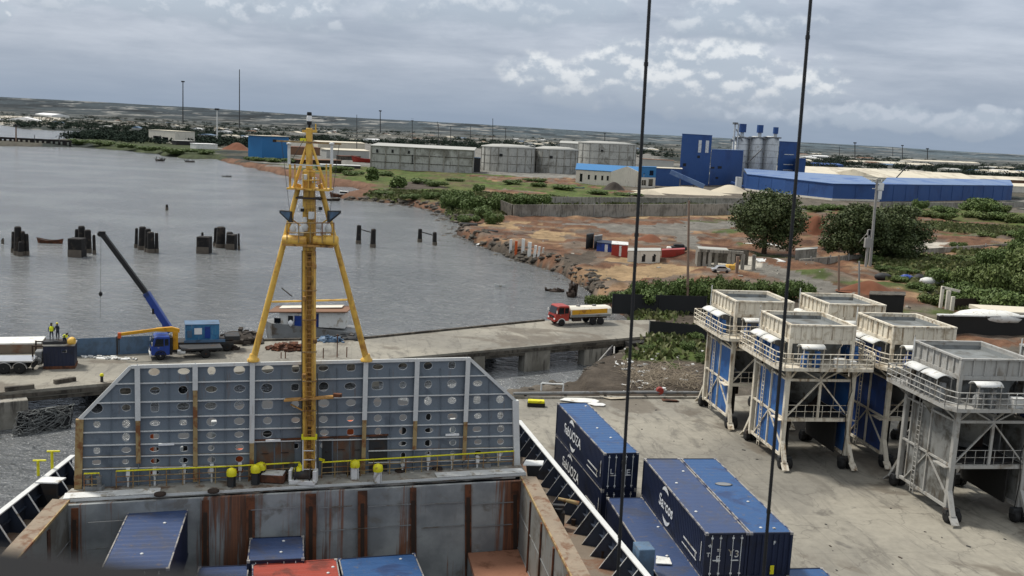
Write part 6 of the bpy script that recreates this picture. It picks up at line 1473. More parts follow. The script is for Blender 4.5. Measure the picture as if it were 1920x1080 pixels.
def seams(t, segs, n, z0, parent=None):
    for (p, q, zt) in segs:
        k_ = max(1, int((q-p).length/13))
        for i in range(1, k_):
            r_ = p.lerp(q, i/k_); b = MB(); b.box((r_.x, r_.y-.12, (z0+zt)/2), (.16, .12, zt-z0)); b.build('cladding_seam', M_['fseam'], t)
seams(t, [(P[i], P[i+1], min(hh_[i], hh_[i+1])-.3) for i in range(3)], 9, 3.4)
t, A, Bp, z0, h, back = building('warehouse', 'long low blue warehouse wing at the right end of the factory', 'building', (1649, 378), (1896, 375), 346, 50, 'fblue', 'froof', .5, 2.5)
seams(t, [(A, Bp, h-.4)], 9, 2.5)
b = MB(); q = gl(1646, 378); b.beam(q, V((q.x, q.y, topz(1646, 345, q))), 1.2, 1.0); q2 = V((q.x, q.y-.6, topz(1650, 350, q))); b.box(q2, (4, 1, 4)); b.box(V((q.x+.3, q.y-.6, 6)), (2.0, 1, 5)); tag(b.build('downpipe_box', M_['whiteclean'], None), 'white pipe and box in the gap between the two warehouse wings', 'pipe')
# white office
t, A, Bp, z0, h, back = building('office', 'long white office with bright blue roof left of the factory', 'building', (1079, 342), (1206, 352), 318, 16, 'cream', 'sky_roof', .5, 3.0,
    windows=[(.06, .1, .2, .75, 'door')]+[(s, s+.03, .38, .7, 'w') for s in (.18, .28, .38, .46)])
b = MB(); p, q = A.lerp(Bp, .52), A.lerp(Bp, .98); n = bk_(A, Bp, -1)*.8; m = (p+q)/2
b.extr([V((p.x, p.y, z0))+n, V((q.x, q.y, z0))+n, V((q.x, q.y, h))+n, V((m.x, m.y, h+3.6))+n, V((p.x, p.y, h))+n], -n); b.build('gable', M_['cream'], t)
t, A, Bp, z0, h, back = building('office_wing', 'white end of the office with black arched windows beside the blue annex', 'building', (1196, 352), (1228, 352), 313, 10, 'cream', 'sky_roof', .3, 0, windows=[(.2, .45, .15, .4, 'w'), (.6, .85, .12, .45, 'w'), (.62, .85, .62, .85, 'w')])
front(A, Bp, 0, 1, z0+(h-z0)*.52, h, .03).build('blue_band', M_['sky_roof'], t)
# ---- concrete tank works
def pilasters(t, A, Bp, z0, h, n, mat='conc', w_=.7):
    for i in range(n+1):
        p = A.lerp(Bp, i/n)+bk_(A, Bp, -.3); b = MB(); b.beam(V((p.x, p.y, z0)), V((p.x, p.y, h)), w_, .5); b.build('pilaster', M_[mat], t)
def courses(t, A, Bp, z0, h, n):
    for k in range(1, n+1):
        z = z0+(h-z0)*k/(n+1); p, q = A+bk_(A, Bp, -.12), Bp+bk_(A, Bp, -.12); b = MB(); b.beam(V((p.x, p.y, z)), V((q.x, q.y, z)), .2, .35); b.build('string_course', M_['concd'], t)
t, A, Bp, z0, h, back = building('concrete_store', 'long windowless grey concrete store, leftmost of the grey blocks on the shore', 'building', (695, 316), (886, 325), 273, 40, 'tank', 'greyroof', .8, 1.2)
pilasters(t, A, Bp, z0, h, 7); courses(t, A, Bp, z0, h, 2)
for s0, s1, a, c in ((.05, .07, .72, .86), (.2, .22, .74, .88), (.36, .38, .74, .86), (.4, .41, .3, .7)): front(A, Bp, s0, s1, z0+(h-z0)*a, z0+(h-z0)*c, .4).build('window', M_['black'], t)
def roundtank(label, px, w_, basey, topy, m='tank', name='concrete_tank', n=28):
    c = gl(px, basey); r = w_*c.length/FPX/2*.98; c = V((c.x, c.y+r*.8, c.z)); h = topz(px, topy, V((c.x, c.y-r, 0)))
    t = thing(name, label, 'tank', (c.x, c.y, 2)); b = MB(); b.lathe([(r, 1.5), (r, h)], (c.x, c.y, 0), n); wo = b.build('wall', M_[m], t)
    b = MB(); b.lathe([(r+.4, h+.003), (r+.4, h+.6), (r*.6, h+2.0), (.2, h+2.3)], (c.x, c.y, 0), n); b.build('roof', M_['greyroof'], t)
    b = MB()
    for k in (.33, .66): z = 2+(h-2)*k; b.lathe([(r+.02, z-.15), (r+.15, z), (r+.02, z+.15)], (c.x, c.y, 0), n, cap=False)
    b.build('ring_beam', M_['concd'], wo)
    for k in range(9):
        a = PI+PI*(k+.5)/9; b = MB(); b.beam((c.x+math.cos(a)*(r+.1), c.y+math.sin(a)*(r+.1), 1.6), (c.x+math.cos(a)*(r+.1), c.y+math.sin(a)*(r+.1), h), .5, .4); b.build('rib', M_['conc'], wo)
    for k in (4,):
        a = PI+PI*.42; q = V((c.x+math.cos(a)*(r+.2), c.y+math.sin(a)*(r+.2), h*.72)); b = MB(); b.box(q, (2.2, .5, 1.8)); b.build('window', M_['black'], wo)
    return t
roundtank('round grey concrete tank with a low white door, next to the long windowless store', 951, 104, 322, 277)
roundtank('round grey concrete tank with dark openings between its white-doored neighbour and the largest tank', 1042, 84, 325, 281)
roundtank('largest round grey concrete tank at the right end of the grey blocks', 1140, 112, 312, 270)
t, A, Bp, z0, h, back = building('concrete_store', 'flat grey concrete block with stepped roof behind the round tanks', 'building', (1048, 303), (1180, 309), 268, 30, 'tank', 'greyroof', .6, 2)
building('low_store', 'low pale grey wall and shed right of the largest tank, left of the blue tower', 'building', (1203, 318), (1262, 322), 298, 20, 'greyroof', 'brownroof', .3, 0)
# ---- left and middle shore
t, A, Bp, z0, h, back = building('blue_store', 'bright azure box store with pale flat roof behind the foremast', 'building', (491, 296), (541, 297), 255, 16, 'sky_roof', 'paleroof', 1.2, 0)
t, A, Bp, z0, h, back = building('white_store', 'square white building with dark open front on the far left shore', 'building', (279, 266), (328, 270), 243, 22, 'cream', 'paleroof', .3, 0, windows=[(.18, .48, .1, .55, 'w'), (.55, .75, .1, .5, 'w')])
building('long_shed', 'long low white shed right of the mast top', 'building', (596, 281), (684, 284), 266, 14, 'paleroof', 'paleroof', .5, 1)
building('long_shed', 'low pale shed beyond the red hulled boat', 'building', (612, 296), (692, 299), 281, 12, 'greyroof', 'paleroof', .5, 1)
building('red_shed', 'rusty red shed with low roof beside the azure store', 'building', (545, 290), (600, 292), 276, 14, 'brownroof', 'rust', .4, .5)
building('hut', 'small hut with red roof in front of the concrete store', 'building', (793, 316), (816, 317), 304, 6, 'dark', 'tred', .6, 0)
for i, (x0, x1, y, yt, dp, m, rf, lab) in enumerate(((368, 408, 279, 270, 10, 'white', 'whiteclean', 'long white slab shed at the foot of the white lamp pole'), (560, 640, 308, 300, 6, 'rustdark', 'brownroof', 'dark low boat shed on the shore behind the mast top'), (602, 676, 314, 309, 5, 'dark', 'palegrey', 'low jetty shed with pale roof left of the beached boat'), (640, 676, 300, 293, 6, 'concd', 'rust', 'small dark shed with rusty roof beside the beached boat'), (330, 366, 272, 264, 8, 'dark', 'greyroof', 'small dark shed between white store and lamp pole'), (880, 900, 322, 296, 8, 'dark', 'cslate', 'dark narrow shed in the gap between two grey concrete stores'))):
    building('low_shed', lab, 'building', (x0, y), (x1, y+1), yt, dp, m, rf, .3, .2)
def boat(name, label, cx, cy, wpx, z, mat, cabin=None, deck='grey', hpx=12):
    c = at(cx, cy, z) if z < 1 else gl(cx, cy); L = wpx*c.length/FPX; w_ = L*.28; hh2 = hpx*c.length/FPX
    t = thing(name, label, 'boat', c); b = MB(); n = 9; vs = []
    for i in range(n):
        s = i/(n-1); x = (s-.5)*L; wv_ = w_/2*math.sin(PI*min(1, .12+s*.95))**.6 if 0 < i < n-1 else .05; sh = hh2*(.75+.55*(2*s-1)**2)
        vs += [c+V((x, -wv_, sh)), c+V((x*.9, -wv_*.55, -.2)), c+V((x*.9, wv_*.55, -.2)), c+V((x, wv_, sh))]
    fs = []
    for i in range(n-1):
        o = 4*i
        for k in range(3): fs.append((o+k, o+4+k, o+5+k, o+k+1))
    b.add(vs, fs); fs2 = [(4*i, 4*i+3, 4*i+7, 4*i+4) for i in range(n-1)]
    ho = b.build('hull', M_[mat], t); b = MB(); b.add([v-V((0, 0, hh2*.15)) for v in vs], fs2); b.build('deck', M_[deck], t)
    if cabin: b = MB(); b.box(c+V((L*.1, 0, hh2*1.25)), (L*.38, w_*.6, hh2*.9)); cb = b.build('cabin', M_[cabin], t, bevel=.1); b = MB(); b.box(c+V((L*.1, -w_*.3, hh2*1.35)), (L*.3, .1, hh2*.4)); b.build('window', M_['black'], cb)
    return t
boat('beached_boat', 'rusty red wooden hull beached in front of the concrete store', 690, 305, 62, 2, 'tred', None, 'rustdark', 9)
boat('motor_launch', 'white motor launch with rust red hull at the shore right of the mast', 640, 370, 44, 0, 'rust', 'white', 'white', 7)
boat('small_barge', 'flat rusty barge in the shallows beside the motor launch', 616, 376, 44, 0, 'rustdark', None, 'dark', 4)
boat('white_skiff', 'white skiff drawn up below the grey concrete store', 770, 318, 56, 2, 'whiteclean', None, 'white', 5)
boat('grey_skiff', 'grey blue skiff lying on the weedy ground left of the concrete wall', 1096-10, 362-8, 20, 2, 'cslate', None, 'palegrey', 3)
boat('dinghy', 'small white dinghy afloat between the pilings and the wreck', 938, 538, 24, 0, 'palegrey', None, 'grey', 5)
boat('sunken_float', 'rust brown half sunken float among the left pilings', 94, 456, 46, 0, 'rust', None, 'rustdark', 7)
# wrecks and black timber in the water
def piles(label, items, block=None, link=None, name='mooring_dolphin'):
    t = thing(name, label, 'pilings', at(items[0][0], items[0][2], 0))
    for x, y0, y1, w_ in items:
        q = at(x, y1, 0); k = q.length/FPX; z = atY(x, y0, q.y).z; rr_ = random.Random(int(x*7)); tp = q+V((rr_.uniform(-.15, .15), .2, z))
        b = MB(); b.tube(q-V((0, 0, 1)), tp, w_*k*.5, w_*k*.42, 9); b.lathe([(w_*k*.44, 0), (w_*k*.3, .25)], tp, 9); p = b.build('pile', M_['pile'], t)
        b = MB(); b.lathe([(w_*k*.5+.03, .0), (w_*k*.51+.03, .9)], q, 9, cap=False); b.build('tide_band', M_['pilew'], p)
    if block:
        x0, x1, y0, y1 = block; p, q = at(x0, y1, 0), at(x1, y1, 0); z = atY(x0, y0, p.y).z; b = MB(); b.span((p.x, p.y, -1), (q.x, p.y+2.6, z)); bl_ = b.build('block', M_['pile'], t, bevel=.12)
        b = MB(); b.span((p.x-.02, p.y-.03, -.5), (q.x+.02, p.y, z*.4)); b.build('tide_band', M_['pilew'], bl_)
    if link:
        x0, y0, x1, y1, Y = link; b = MB(); b.beam(atY(x0, y0, Y), atY(x1, y1, Y), .22, .22); b.build('link_beam', M_['pile'], t)
    return t
piles('cluster of broken black piles at the left edge, tallest in its middle', [(24, 437, 474, 6), (33, 427, 478, 13), (44, 436, 479, 8), (51, 441, 479, 7), (38, 455, 480, 10)])
piles('black piles behind a square block left of the crane boom', [(143, 432, 470, 7), (154, 426, 472, 13), (165, 433, 474, 13), (177, 443, 477, 6)], (127, 157, 447, 482))
piles('dense black pile cluster right of the crane boom tip', [(255, 430, 465, 6), (266, 427, 468, 14), (277, 431, 472, 12), (283, 437, 474, 14), (294, 439, 474, 7)])
piles('single square black block with a knob on top in the water', [(380, 438, 468, 5)], (368, 394, 444, 475))
piles('black piles with two blocks right of the knobbed block', [(403, 429, 462, 7), (413, 427, 464, 18), (430, 437, 466, 14), (448, 440, 468, 4)], (424, 441, 440, 468))
piles('lone dark post far out in the bay', [(313, 385, 394, 5)], name='mooring_post')
piles('thin post at the left edge of the water', [(5, 449, 457, 4)], name='mooring_post')
ql = at(672, 456, 0); piles('pair of black piles joined by a beam just right of the mast', [(672, 424, 457, 10), (699, 431, 464, 11)], None, (676, 430, 697, 436, ql.y))
ql = at(787, 453, 0); piles('pair of black piles joined by a beam, nearer the red shore', [(787, 431, 454, 9), (815, 437, 460, 9)], None, (791, 435, 812, 441, ql.y))
def wreck(label, cx, cy, wpx, hpx, seed, mat='rustdark', z=0.0, name='wreck'):
    c = at(cx, cy, z); k = c.length/FPX; rr_ = random.Random(seed); b = MB(); L, h = wpx*k, hpx*k
    for i in range(9):
        x = rr_.uniform(-.5, .5)*L; b.beam(c+V((x, rr_.uniform(-1, 1), -.3)), c+V((x+rr_.uniform(-.2, .2)*L, rr_.uniform(-1, 1), h*rr_.uniform(.2, 1))), .5*rr_.uniform(.3, 1), .4)
    b.blob(c+V((0, 0, h*.1)), 1, rr_, 9, 6, .25, (L*.45, 1.6, h*.35)); b.beam(c+V((-.5*L, 0, h*.2)), c+V((.4*L, 0, h*.3)), .5, .4)
    return tag(b.build(name, M_[mat], None), label, 'wreck')
wreck('rusted upright boat wreck in the shallows behind the red truck', 1071, 556, 20, 30, 2, 'rustdark'); wreck('flat rusty wreck timbers beside the upright wreck', 1042, 546, 34, 6, 3, 'rustdark')
wreck('dark wreck hull in the far shallows at the left shore', 300, 302, 16, 8, 4, 'pile'); wreck('dark square caisson at the end of the far left spit', 356, 304, 16, 5, 5, 'pile')
wreck('low dark timber floating in the bay near the far beach', 425, 331, 18, 2, 6, 'pile')
for i, (x0, y0, x1, y1, lab) in enumerate(((862, 432, 895, 419, 'black block quay ruin at the water edge, left one'), (905, 446, 934, 432, 'black block quay ruin at the water edge, right one'))):
    p, q = at(x0, y0, .5), at(x1, y0, .5); b = MB(); b.span((p.x, p.y, -.5), (q.x, p.y+4, atY(x0, y1, p.y).z)); tag(b.build('quay_ruin', M_['pile'], None, bevel=.2), lab, 'ruin')
b = MB(); p, q = at(895, 459, .3), at(918, 448, .8); b.beam(p, q, .8, .15); tag(b.build('slab', M_['palegrey'], None), 'pale slab tilted into the water below the black ruins', 'slab')
for i, (x, y0, y1, w_) in enumerate(((957, 449, 472, 5), (967, 452, 476, 5), (980, 448, 478, 6), (992, 454, 482, 7), (1001, 460, 484, 6), (1008, 462, 486, 5), (1016, 464, 484, 4))):
    q = at(x, y1, 1.2); k = q.length/FPX; b = MB(); b.beam(q-V((0, 0, 1)), V((q.x+(.3 if i > 3 else 0), q.y, atY(x, y0, q.y).z)), w_*k, w_*k*.8)
    tag(b.build('concrete_post', M_['white' if i not in (1,) else 'orange'], None), 'weathered white concrete post in the row on the red shore' if i != 1 else 'reddish stained post in the row of white posts on the red shore', 'post', 'white posts on the red shore')
# far left trestle
t = thing('trestle_jetty', 'thin dark trestle jetty with many legs at the far left', 'jetty', at(60, 272, 0))
p, q = atY(-90, 263, at(60, 272, 0).y), atY(133, 269, at(60, 272, 0).y); Yj = p.y; q.y = Yj
b = MB(); b.beam(V((p.x, Yj, 4.6)), V((q.x, Yj, 4.6)), 4, 1.6); b.build('deck', M_['pile'], t)
n = 22
for i in range(n+1):
    x = p.x+(q.x-p.x)*i/n; b = MB(); b.beam((x, Yj-1.5, -1), (x, Yj-1.5, 4.2), 3.2 if i % 3 == 0 else 1.6, 1.2); b.build('leg', M_['pile'], t)
# ---- red earth site
def gbox(name, label, cat, x0, x1, y, ytop, depth, mat, rz=0, roof=None, group=None):
    A, Bp = gl(x0, y), gl(x1, y); t = thing(name, label, cat, A, None, group); h = topz(x0, ytop, A); m_ = (A+Bp)/2; rad_ = V((m_.x, m_.y, 0)).normalized(); b = MB(); quadprism(b, A, Bp, rad_*depth, A.z-.4, h); wo = b.build('wall', M_[mat], t)
    if roof: b = MB(); quadprism(b, A-V((.1, .1, 0)), Bp+V((.1, -.1, 0)), rad_*(depth+.2), h+.004, h+.14); b.build('roof', M_[roof], t)
    return t, A, Bp, h
t, A, Bp, h = gbox('steel_tank', 'dark grey square steel tank at the left end of the huts on red earth', 'tank', 1098, 1112, 466, 440, 2.6, 'dark'); 
t, A, Bp, h = gbox('steel_tank', 'pale grey machine tank between the dark tank and the blue container', 'tank', 1113, 1128, 467, 443, 2.4, 'grey')
t, A, Bp, h = gbox('site_container', 'blue site container with pale door on the red earth', 'container', 1118, 1146, 475, 455, 6.5, 'tblue', roof='cside'); front(A, Bp, .55, .75, A.z, h-.2, .05).build('door', M_['palegrey'], t)
t, A, Bp, h = gbox('site_container', 'red site container with pale door on the red earth', 'container', 1146, 1176, 479, 458, 6.5, 'tred', roof='palegrey'); front(A, Bp, .48, .62, A.z, h-.2, .05).build('door', M_['palegrey'], t)
t, A, Bp, h = gbox('arched_hut', 'small white hut with two black arched doors on the red earth', 'building', 1176, 1237, 491, 471, 5.5, 'cream', roof='greyroof')
for s in (.44, .76):
    front(A, Bp, s, s+.1, A.z, A.z+(h-A.z)*.55, .05).build('doorway', M_['black'], t)
    b = MB(); m = A.lerp(Bp, s+.05)+bk_(A, Bp, -.05); r = .05*(Bp-A).length; b.extr([V((m.x+math.cos(PI*k/8)*r, m.y, A.z+(h-A.z)*.55+math.sin(PI*k/8)*r)) for k in range(9)], (0, .03, 0)); b.build('arch', M_['black'], t)
t, A, Bp, h = gbox('wrecked_flatbed', 'long flat rusty red flatbed body lying right of the white hut', 'flatbed', 1240, 1283, 483, 469, 3, 'tred')
q = gl(1272, 472); t = thing('parked_van', 'dark van with pale bonnet parked beyond the red flatbed', 'van', q); b = MB(); b.box(q+V((0, 0, .9)), (4, 1.8, 1.0)); vb = b.build('body', M_['dark'], t, bevel=.2); b = MB(); b.box(q+V((-2.2, 0, .8)), (1.4, 1.7, .7)); b.build('bonnet', M_['white'], t, bevel=.2); b = MB(); b.box(q+V((0, 0, 1.6)), (2.6, 1.6, .6)); b.build('cabin', M_['black'], t, bevel=.2)
# roofless ruin
t = thing('ruined_building', 'roofless grey ruin with open frames in the middle of the red site', 'ruin', gl(1310, 500)); A, Bp = gl(1309, 500), gl(1412, 506); h = topz(1309, 469, A)
for s in (0, .1, .2, .32, .55, .62, .8, 1.0):
    p = A.lerp(Bp, s); b = MB(); b.beam(V((p.x, p.y, 1.8)), V((p.x, p.y, h-.3)), .7, .7); b.build('pillar', M_['conc'], t)
b = MB(); b.beam(V((A.x, A.y, h)), V((A.lerp(Bp, .8).x, A.lerp(Bp, .8).y, h)), .8, .6); b.build('lintel', M_['conc'], t)
b = MB(); bk2 = bk_(A, Bp, 9); quadprism(b, A+bk2*.99, Bp+bk2*.99, bk_(A, Bp, .5), 1.8, h*.95); b.build('rear_wall', M_['concd'], t)
b = MB(); quadprism(b, A, A.lerp(Bp, .05), bk2, 1.8, h); b.build('side_wall', M_['conc'], t)
b = MB(); quadprism(b, A+bk2*.2, A.lerp(Bp, .55)+bk2*.2, bk2*.5, h, h+.2); b.build('roof_slab', M_['greyroof'], t)
b = MB(); quadprism(b, A.lerp(Bp, .56)+bk2*.1, A.lerp(Bp, .62)+bk2*.1, bk2*.05, 1.9, h*.8); b.build('white_panel', M_['white'], t)
q = gl(1352, 512); t = thing('parked_car', 'silver car parked in front of the roofless ruin', 'car', q)
b = MB(); b.extr([q+V(p) for p in ((-1.9, 0, .3), (-1.9, 0, .85), (-1.1, 0, .95), (-.6, 0, 1.45), (.8, 0, 1.45), (1.4, 0, 1.0), (1.95, 0, .9), (1.95, 0, .3))], (0, 1.7, 0)); cb = b.build('body', M_['chrome'], t, bevel=.1)
b = MB(); b.extr([q+V(p) for p in ((-1.0, -.03, 1.0), (-.55, -.03, 1.4), (.75, -.03, 1.4), (1.2, -.03, 1.02))], (0, .02, 0)); b.build('side_window', M_['glass'], cb)
for x in (-1.2, 1.2):
    b = MB(); b.lathe([(.2, -.1), (.33, -.1), (.33, .1), (.2, .1)], q+V((x, .02, .33)), 12, axis='Y'); b.build('wheel', M_['rubber'], t)
q = gl(1369, 507); b = MB(); b.box(q+V((0, 0, .7)), (1.6, 1.5, 1.1), rz=.5); b.beam(q+V((.4, 0, 1)), q+V((2.0, 0, 2.3)), .3, .3); tag(b.build('yellow_machine', M_['ylw'], None, bevel=.1), 'small yellow machine beside the silver car at the ruin', 'machine')
b = MB(); p = gl(1381, 513); b.beam(p, p+V((0, 0, 3.6)), .6, .6); tag(b.build('brick_pier', M_['polew'], None), 'yellowish brick pier in front of the ruin', 'pillar')
t, A, Bp, h = gbox('concrete_shed', 'low pale concrete shed below the gap between the two trees', 'building', 1490, 1530, 488, 470, 4, 'conc', roof='greyroof')
b = MB(); q = gl(1395, 462); b.extr([q, q+V((10, 0, .3)), q+V((9, 4, .6)), q+V((-1, 3, .4))], (0, 0, .2)); tag(b.build('white_sheet', M_['white'], None), 'white roofing sheets lying left of the first tree trunk', 'sheet')
b = MB(); q = gl(1425, 492); b.extr([q, q+V((6, 0, .3)), q+V((5, 4, .5)), q+V((-1, 3, .3))], (0, 0, .2)); tag(b.build('white_sheet', M_['palegrey'], None), 'pale slab lying on the road below the first tree', 'sheet')
# ---- fences and walls
def cwall(label, l, r, topy, mat='conc', th=.4, posts=0, name='concrete_wall', cap=None):
    A, Bp = gl(*l), gl(*r); t = thing(name, label, 'wall', A); h = topz(l[0], topy, A); b = MB(); quadprism(b, A, Bp, bk_(A, Bp, th), min(A.z, Bp.z)-1, h); wo = b.build('panel', M_[mat], t)
    for i in range(posts):
        p = A.lerp(Bp, (i+.5)/posts)+bk_(A, Bp, -.2); b = MB(); b.beam(V((p.x, p.y, A.z-.5)), V((p.x, p.y, h+.5)), .25, .25); b.build('post', M_['pole'], t)
    if cap: b = MB(); quadprism(b, A+bk_(A, Bp, -.15), Bp+bk_(A, Bp, -.15), bk_(A, Bp, th+.3), h+.003, h+.2); b.build('cap', M_[cap], t)
    return t
cwall('long grey concrete wall, nearer of two, below the dark bushes', (963, 407), (1400, 402), 384, 'conc', .5, 5); cwall('short grey wall end running back to the bushes left of the long wall', (962, 407), (932, 392), 384, 'concd', .5, 0)  # short end in darker concrete, its shading put into the colour
cwall('long grey concrete wall, farther of two, in front of the pale heap', (1032, 384), (1415, 384), 369, 'conc', .5, 7); cwall('low pale plinth wall below the right warehouse wing', (1650, 389), (1920, 389), 379, 'conc', .5, 0)
cwall('low concrete wall running right under the second tree', (1500, 492), (1700, 476), 486, 'conc', .4, 6); cwall('low concrete wall at far right continuing towards the bushes', (1705, 476), (1920, 462), 468, 'conc', .4, 4)
fence('shade_fence', 'black shade net fence behind the red tanker truck', 'fence', [G(1147, 588), G(1322, 592)], 3.1, 'mesh', 5.5, 'dark')
fence('shade_fence', 'dark net fence at the end of the jetty beside the grass bank', 'fence', [at(1216, 632, 3.2), at(1330, 642, 3.0)], 2.2, 'mesh', 6, 'pole')
cwall('long black wall with pale cap behind the hoppers at the right edge', (1757, 629), (1960, 634), 592, 'shade', .6, 0, cap='palegrey')
t, A, Bp, h = gbox('dark_shed', 'black open shed behind the back hopper', 'shed', 1626, 1692, 594, 553, 4, 'shade', roof='concd')
fence('shade_fence', 'see through dark screen fence left of the bush mass', 'fence', [G(1786, 580), G(1892, 578)], 1.9, 'rustdark', 5, 'dark')
for i, (x, y0, y1, w_) in enumerate(((1763, 538, 578, 5), (1775, 545, 580, 7), (1784, 556, 584, 6))):
    q = gl(x, y1); b = MB(); b.beam(q-V((0, 0, .5)), V((q.x, q.y, topz(x, y0, q))), w_*q.y/FPX, .5); 
    if i == 0: b.beam(V((q.x-.2, q.y, topz(x, y0, q))), V((q.x+3, q.y, topz(x, y0, q)-.6)), .5, .4)
    tag(b.build('gate_pillar', M_['cream'], None), ('tall cream ruined gate pillar with broken lintel', 'middle cream gate pillar of the three at the screen fence', 'shortest cream gate pillar beside the screen fence')[i], 'pillar')
for i, (x, y, L, h_, m, lab) in enumerate(((1850, 598, 5.5, 1.1, 'white', 'white upturned boat shell behind the long black wall'), (1905, 592, 8, 1.0, 'paleroof', 'pale flat roof beyond the long black wall at the right edge'))):
    q = gl(x, y+22); b = MB(); b.blob(q+V((0, 0, 2.6 if i else 2.2)), 1, random.Random(i), 10, 6, .05, (L, 2.2, h_)) if i == 0 else b.box(q+V((0, 0, 2.6)), (L*1.6, 6, .6)); tag(b.build('boat_shell' if i == 0 else 'flat_roof', M_[m], None), lab, 'boat' if i == 0 else 'roof')
# tipped things on the right hand red earth
for i, (x, y, s_, m, lab) in enumerate(((1697, 527, 1.8, 'tblue', 'blue drum-like skip among the debris right of the short pole'), (1745, 532, 2.6, 'palegrey', 'pale upturned boat bottom in the debris heap'), (1723, 526, 1.5, 'dark', 'dark tyre heap between blue skip and pale boat bottom'), (1655, 524, 2.0, 'dark', 'black refuse mound left of the blue skip'))):
    q = gl(x, y); b = MB(); b.blob(q+V((0, 0, .5)), 1, random.Random(i+30), 9, 6, .12, (s_, 1.2, .9)); tag(b.build('debris_item', M_[m], None), lab, 'debris')
# mounds
def mound(name, label, cat, cx, cy, rpx, ypx, hpx, mat, seed=0):
    c = gl(cx, cy); k = c.length/FPX; rx, h = rpx*k, hpx*k; ry = min(rx*.8, 25); n, m = 26, 9; vs = [c+V((0, 0, h))]; rr_ = random.Random(seed); ph = [rr_.uniform(0, 6) for _ in range(4)]
    for j in range(1, m+1):
        s = j/m
        for i in range(n):
            a = 2*PI*i/n; wv_ = 1+.16*math.sin(2*a+ph[0])+.1*math.sin(3*a+ph[1])+.06*math.sin(7*a+ph[2]+j)
            z = h*(.5+.5*math.cos(PI*s))**.9*(1+.12*math.sin(3*a+ph[3])*s)-.3*s; vs.append(c+V((math.cos(a)*rx*s*wv_, math.sin(a)*ry*s*wv_, z)))
    fs = [(0, 1+i, 1+(i+1) % n) for i in range(n)]+[(1+j*n+i, 1+(j+1)*n+i, 1+(j+1)*n+(i+1) % n, 1+j*n+(i+1) % n) for j in range(m-1) for i in range(n)]
    b = MB(); b.add(vs, fs, True); return tag(b.build(name, M_[mat], None), label, cat)
mound('sand_heap', 'broad pale sand heap in front of the blue factory block', 'heap', 1285, 362, 92, 0, 12, 'sand', 1); mound('sand_heap', 'steeper pale sand heap nearest the silos', 'heap', 1368, 361, 46, 0, 14, 'sand', 2); mound('sand_heap', 'flat pale spill of sand right of the white office', 'heap', 1215, 364, 34, 0, 9, 'sand', 3)
mound('spoil_heap', 'pointed dark spoil heap in front of the white office', 'heap', 1150, 356, 22, 0, 15, 'spoil', 4); mound('red_mound', 'red earth mound on the left far shore behind the lamp pole', 'heap', 445, 281, 32, 0, 13, 'earth', 5)
mound('earth_mound', 'red earth bank left of the first tree', 'heap', 1180+40, 452, 40, 0, 13, 'earth', 6); mound('earth_mound', 'red earth bank between the two trees', 'heap', 1528, 440, 36, 0, 34, 'earth', 7); mound('earth_mound', 'dark red earth heap below the short poles', 'heap', 1630, 545, 50, 0, 18, 'earth', 8)
# ---- poles and masts
def pole(label, x, y0, y1, w_=2.0, mat='pole', kind=None, x0=None, zb=None, name='lamp_pole', cat='pole', group=None):
    q = gl(x, y1) if zb is None else at(x, y1, zb); k = q.length/FPX; top = atY(x if x0 is None else x0, y0, q.y); t = thing(name, label, cat, q, None, group)
    r = max(w_*k*.5, .05); b = MB(); b.tube(q-V((0, 0, .5)), top, r, r*.7, 8); b.build('shaft', M_[mat], t)
    if kind == 'lamp': b = MB(); b.box(top+V((0, 0, .1)), (r*4.5, r*3.5, r*2)); b.build('lamp_head', M_['dark'], t)
    if kind == 'arms':
        b = MB(); b.beam(top+V((-1.3, 0, -.6)), top+V((1.3, 0, -.6)), .2, .2); b.beam(top+V((-.9, 0, -2.2)), top+V((.9, 0, -2.2)), .18, .18); b.build('cross_arm', M_['palegrey'], t)
        for s in (-1.1, 0, 1.1): b = MB(); b.lathe([(.1, 0), (.16, .15), (.08, .5)], top+V((s, 0, -.5)), 6); b.build('insulator', M_['white'], t)
    if kind == 'platform': b = MB(); b.box(top, (r*6, r*6, r*1.2)); b.box(top+V((0, 0, r*4)), (r*6, r*6, .2)); b.build('platform', M_['poled'], t)
    return t
pole('tall slender aerial mast on the left skyline, the shorter of the two', 343, 153, 232, 2.2, 'poled', name='radio_mast', cat='mast', kind='lamp'); pole('tallest thin aerial mast on the left skyline', 449, 130, 240, 2.0, 'poled', name='radio_mast', cat='mast')
pole('white lamp pole on the left shore before the red mound', 407, 205, 268, 3.0, 'white', 'lamp')
pole('brown wooden lamp pole in front of the tall hedge', 1289, 376, 574, 5.5, 'polew', None, 1292, name='wooden_pole'); 
t = pole('leaning steel power pole with cross arms beside the second tree', 1631, 336, 499, 6.0, 'pole', 'arms', 1645, name='power_pole')
q = gl(1623, 500); b = MB(); b.beam(q, V((q.x, q.y, topz(1625, 430, q))), .5, .5); b.box(V((q.x, q.y, topz(1625, 455, q))), (1.6, 1.0, 2.2)); b.box(V((q.x, q.y, topz(1625, 436, q))), (.9, .5, 1.2)); tag(b.build('transformer_post', M_['pole'], None), 'short post with grey transformer beside the leaning power pole', 'transformer')
b = MB(); b.tube(V((q.x, q.y, topz(1625, 432, q))), gl(1595, 476)+V((0, 0, .5)), .07, .07, 5); tag(b.build('guy_wire', M_['palegrey'], None), 'pale guy wire slanting left from the transformer post', 'wire')
pole('short brown wooden pole left of the red earth heap', 1573, 478, 548, 4.5, 'polew', None, name='wooden_pole'); pole('pale concrete pole standing behind the back hopper', 1611, 490, 580, 4.5, 'pole', None, name='concrete_pole')
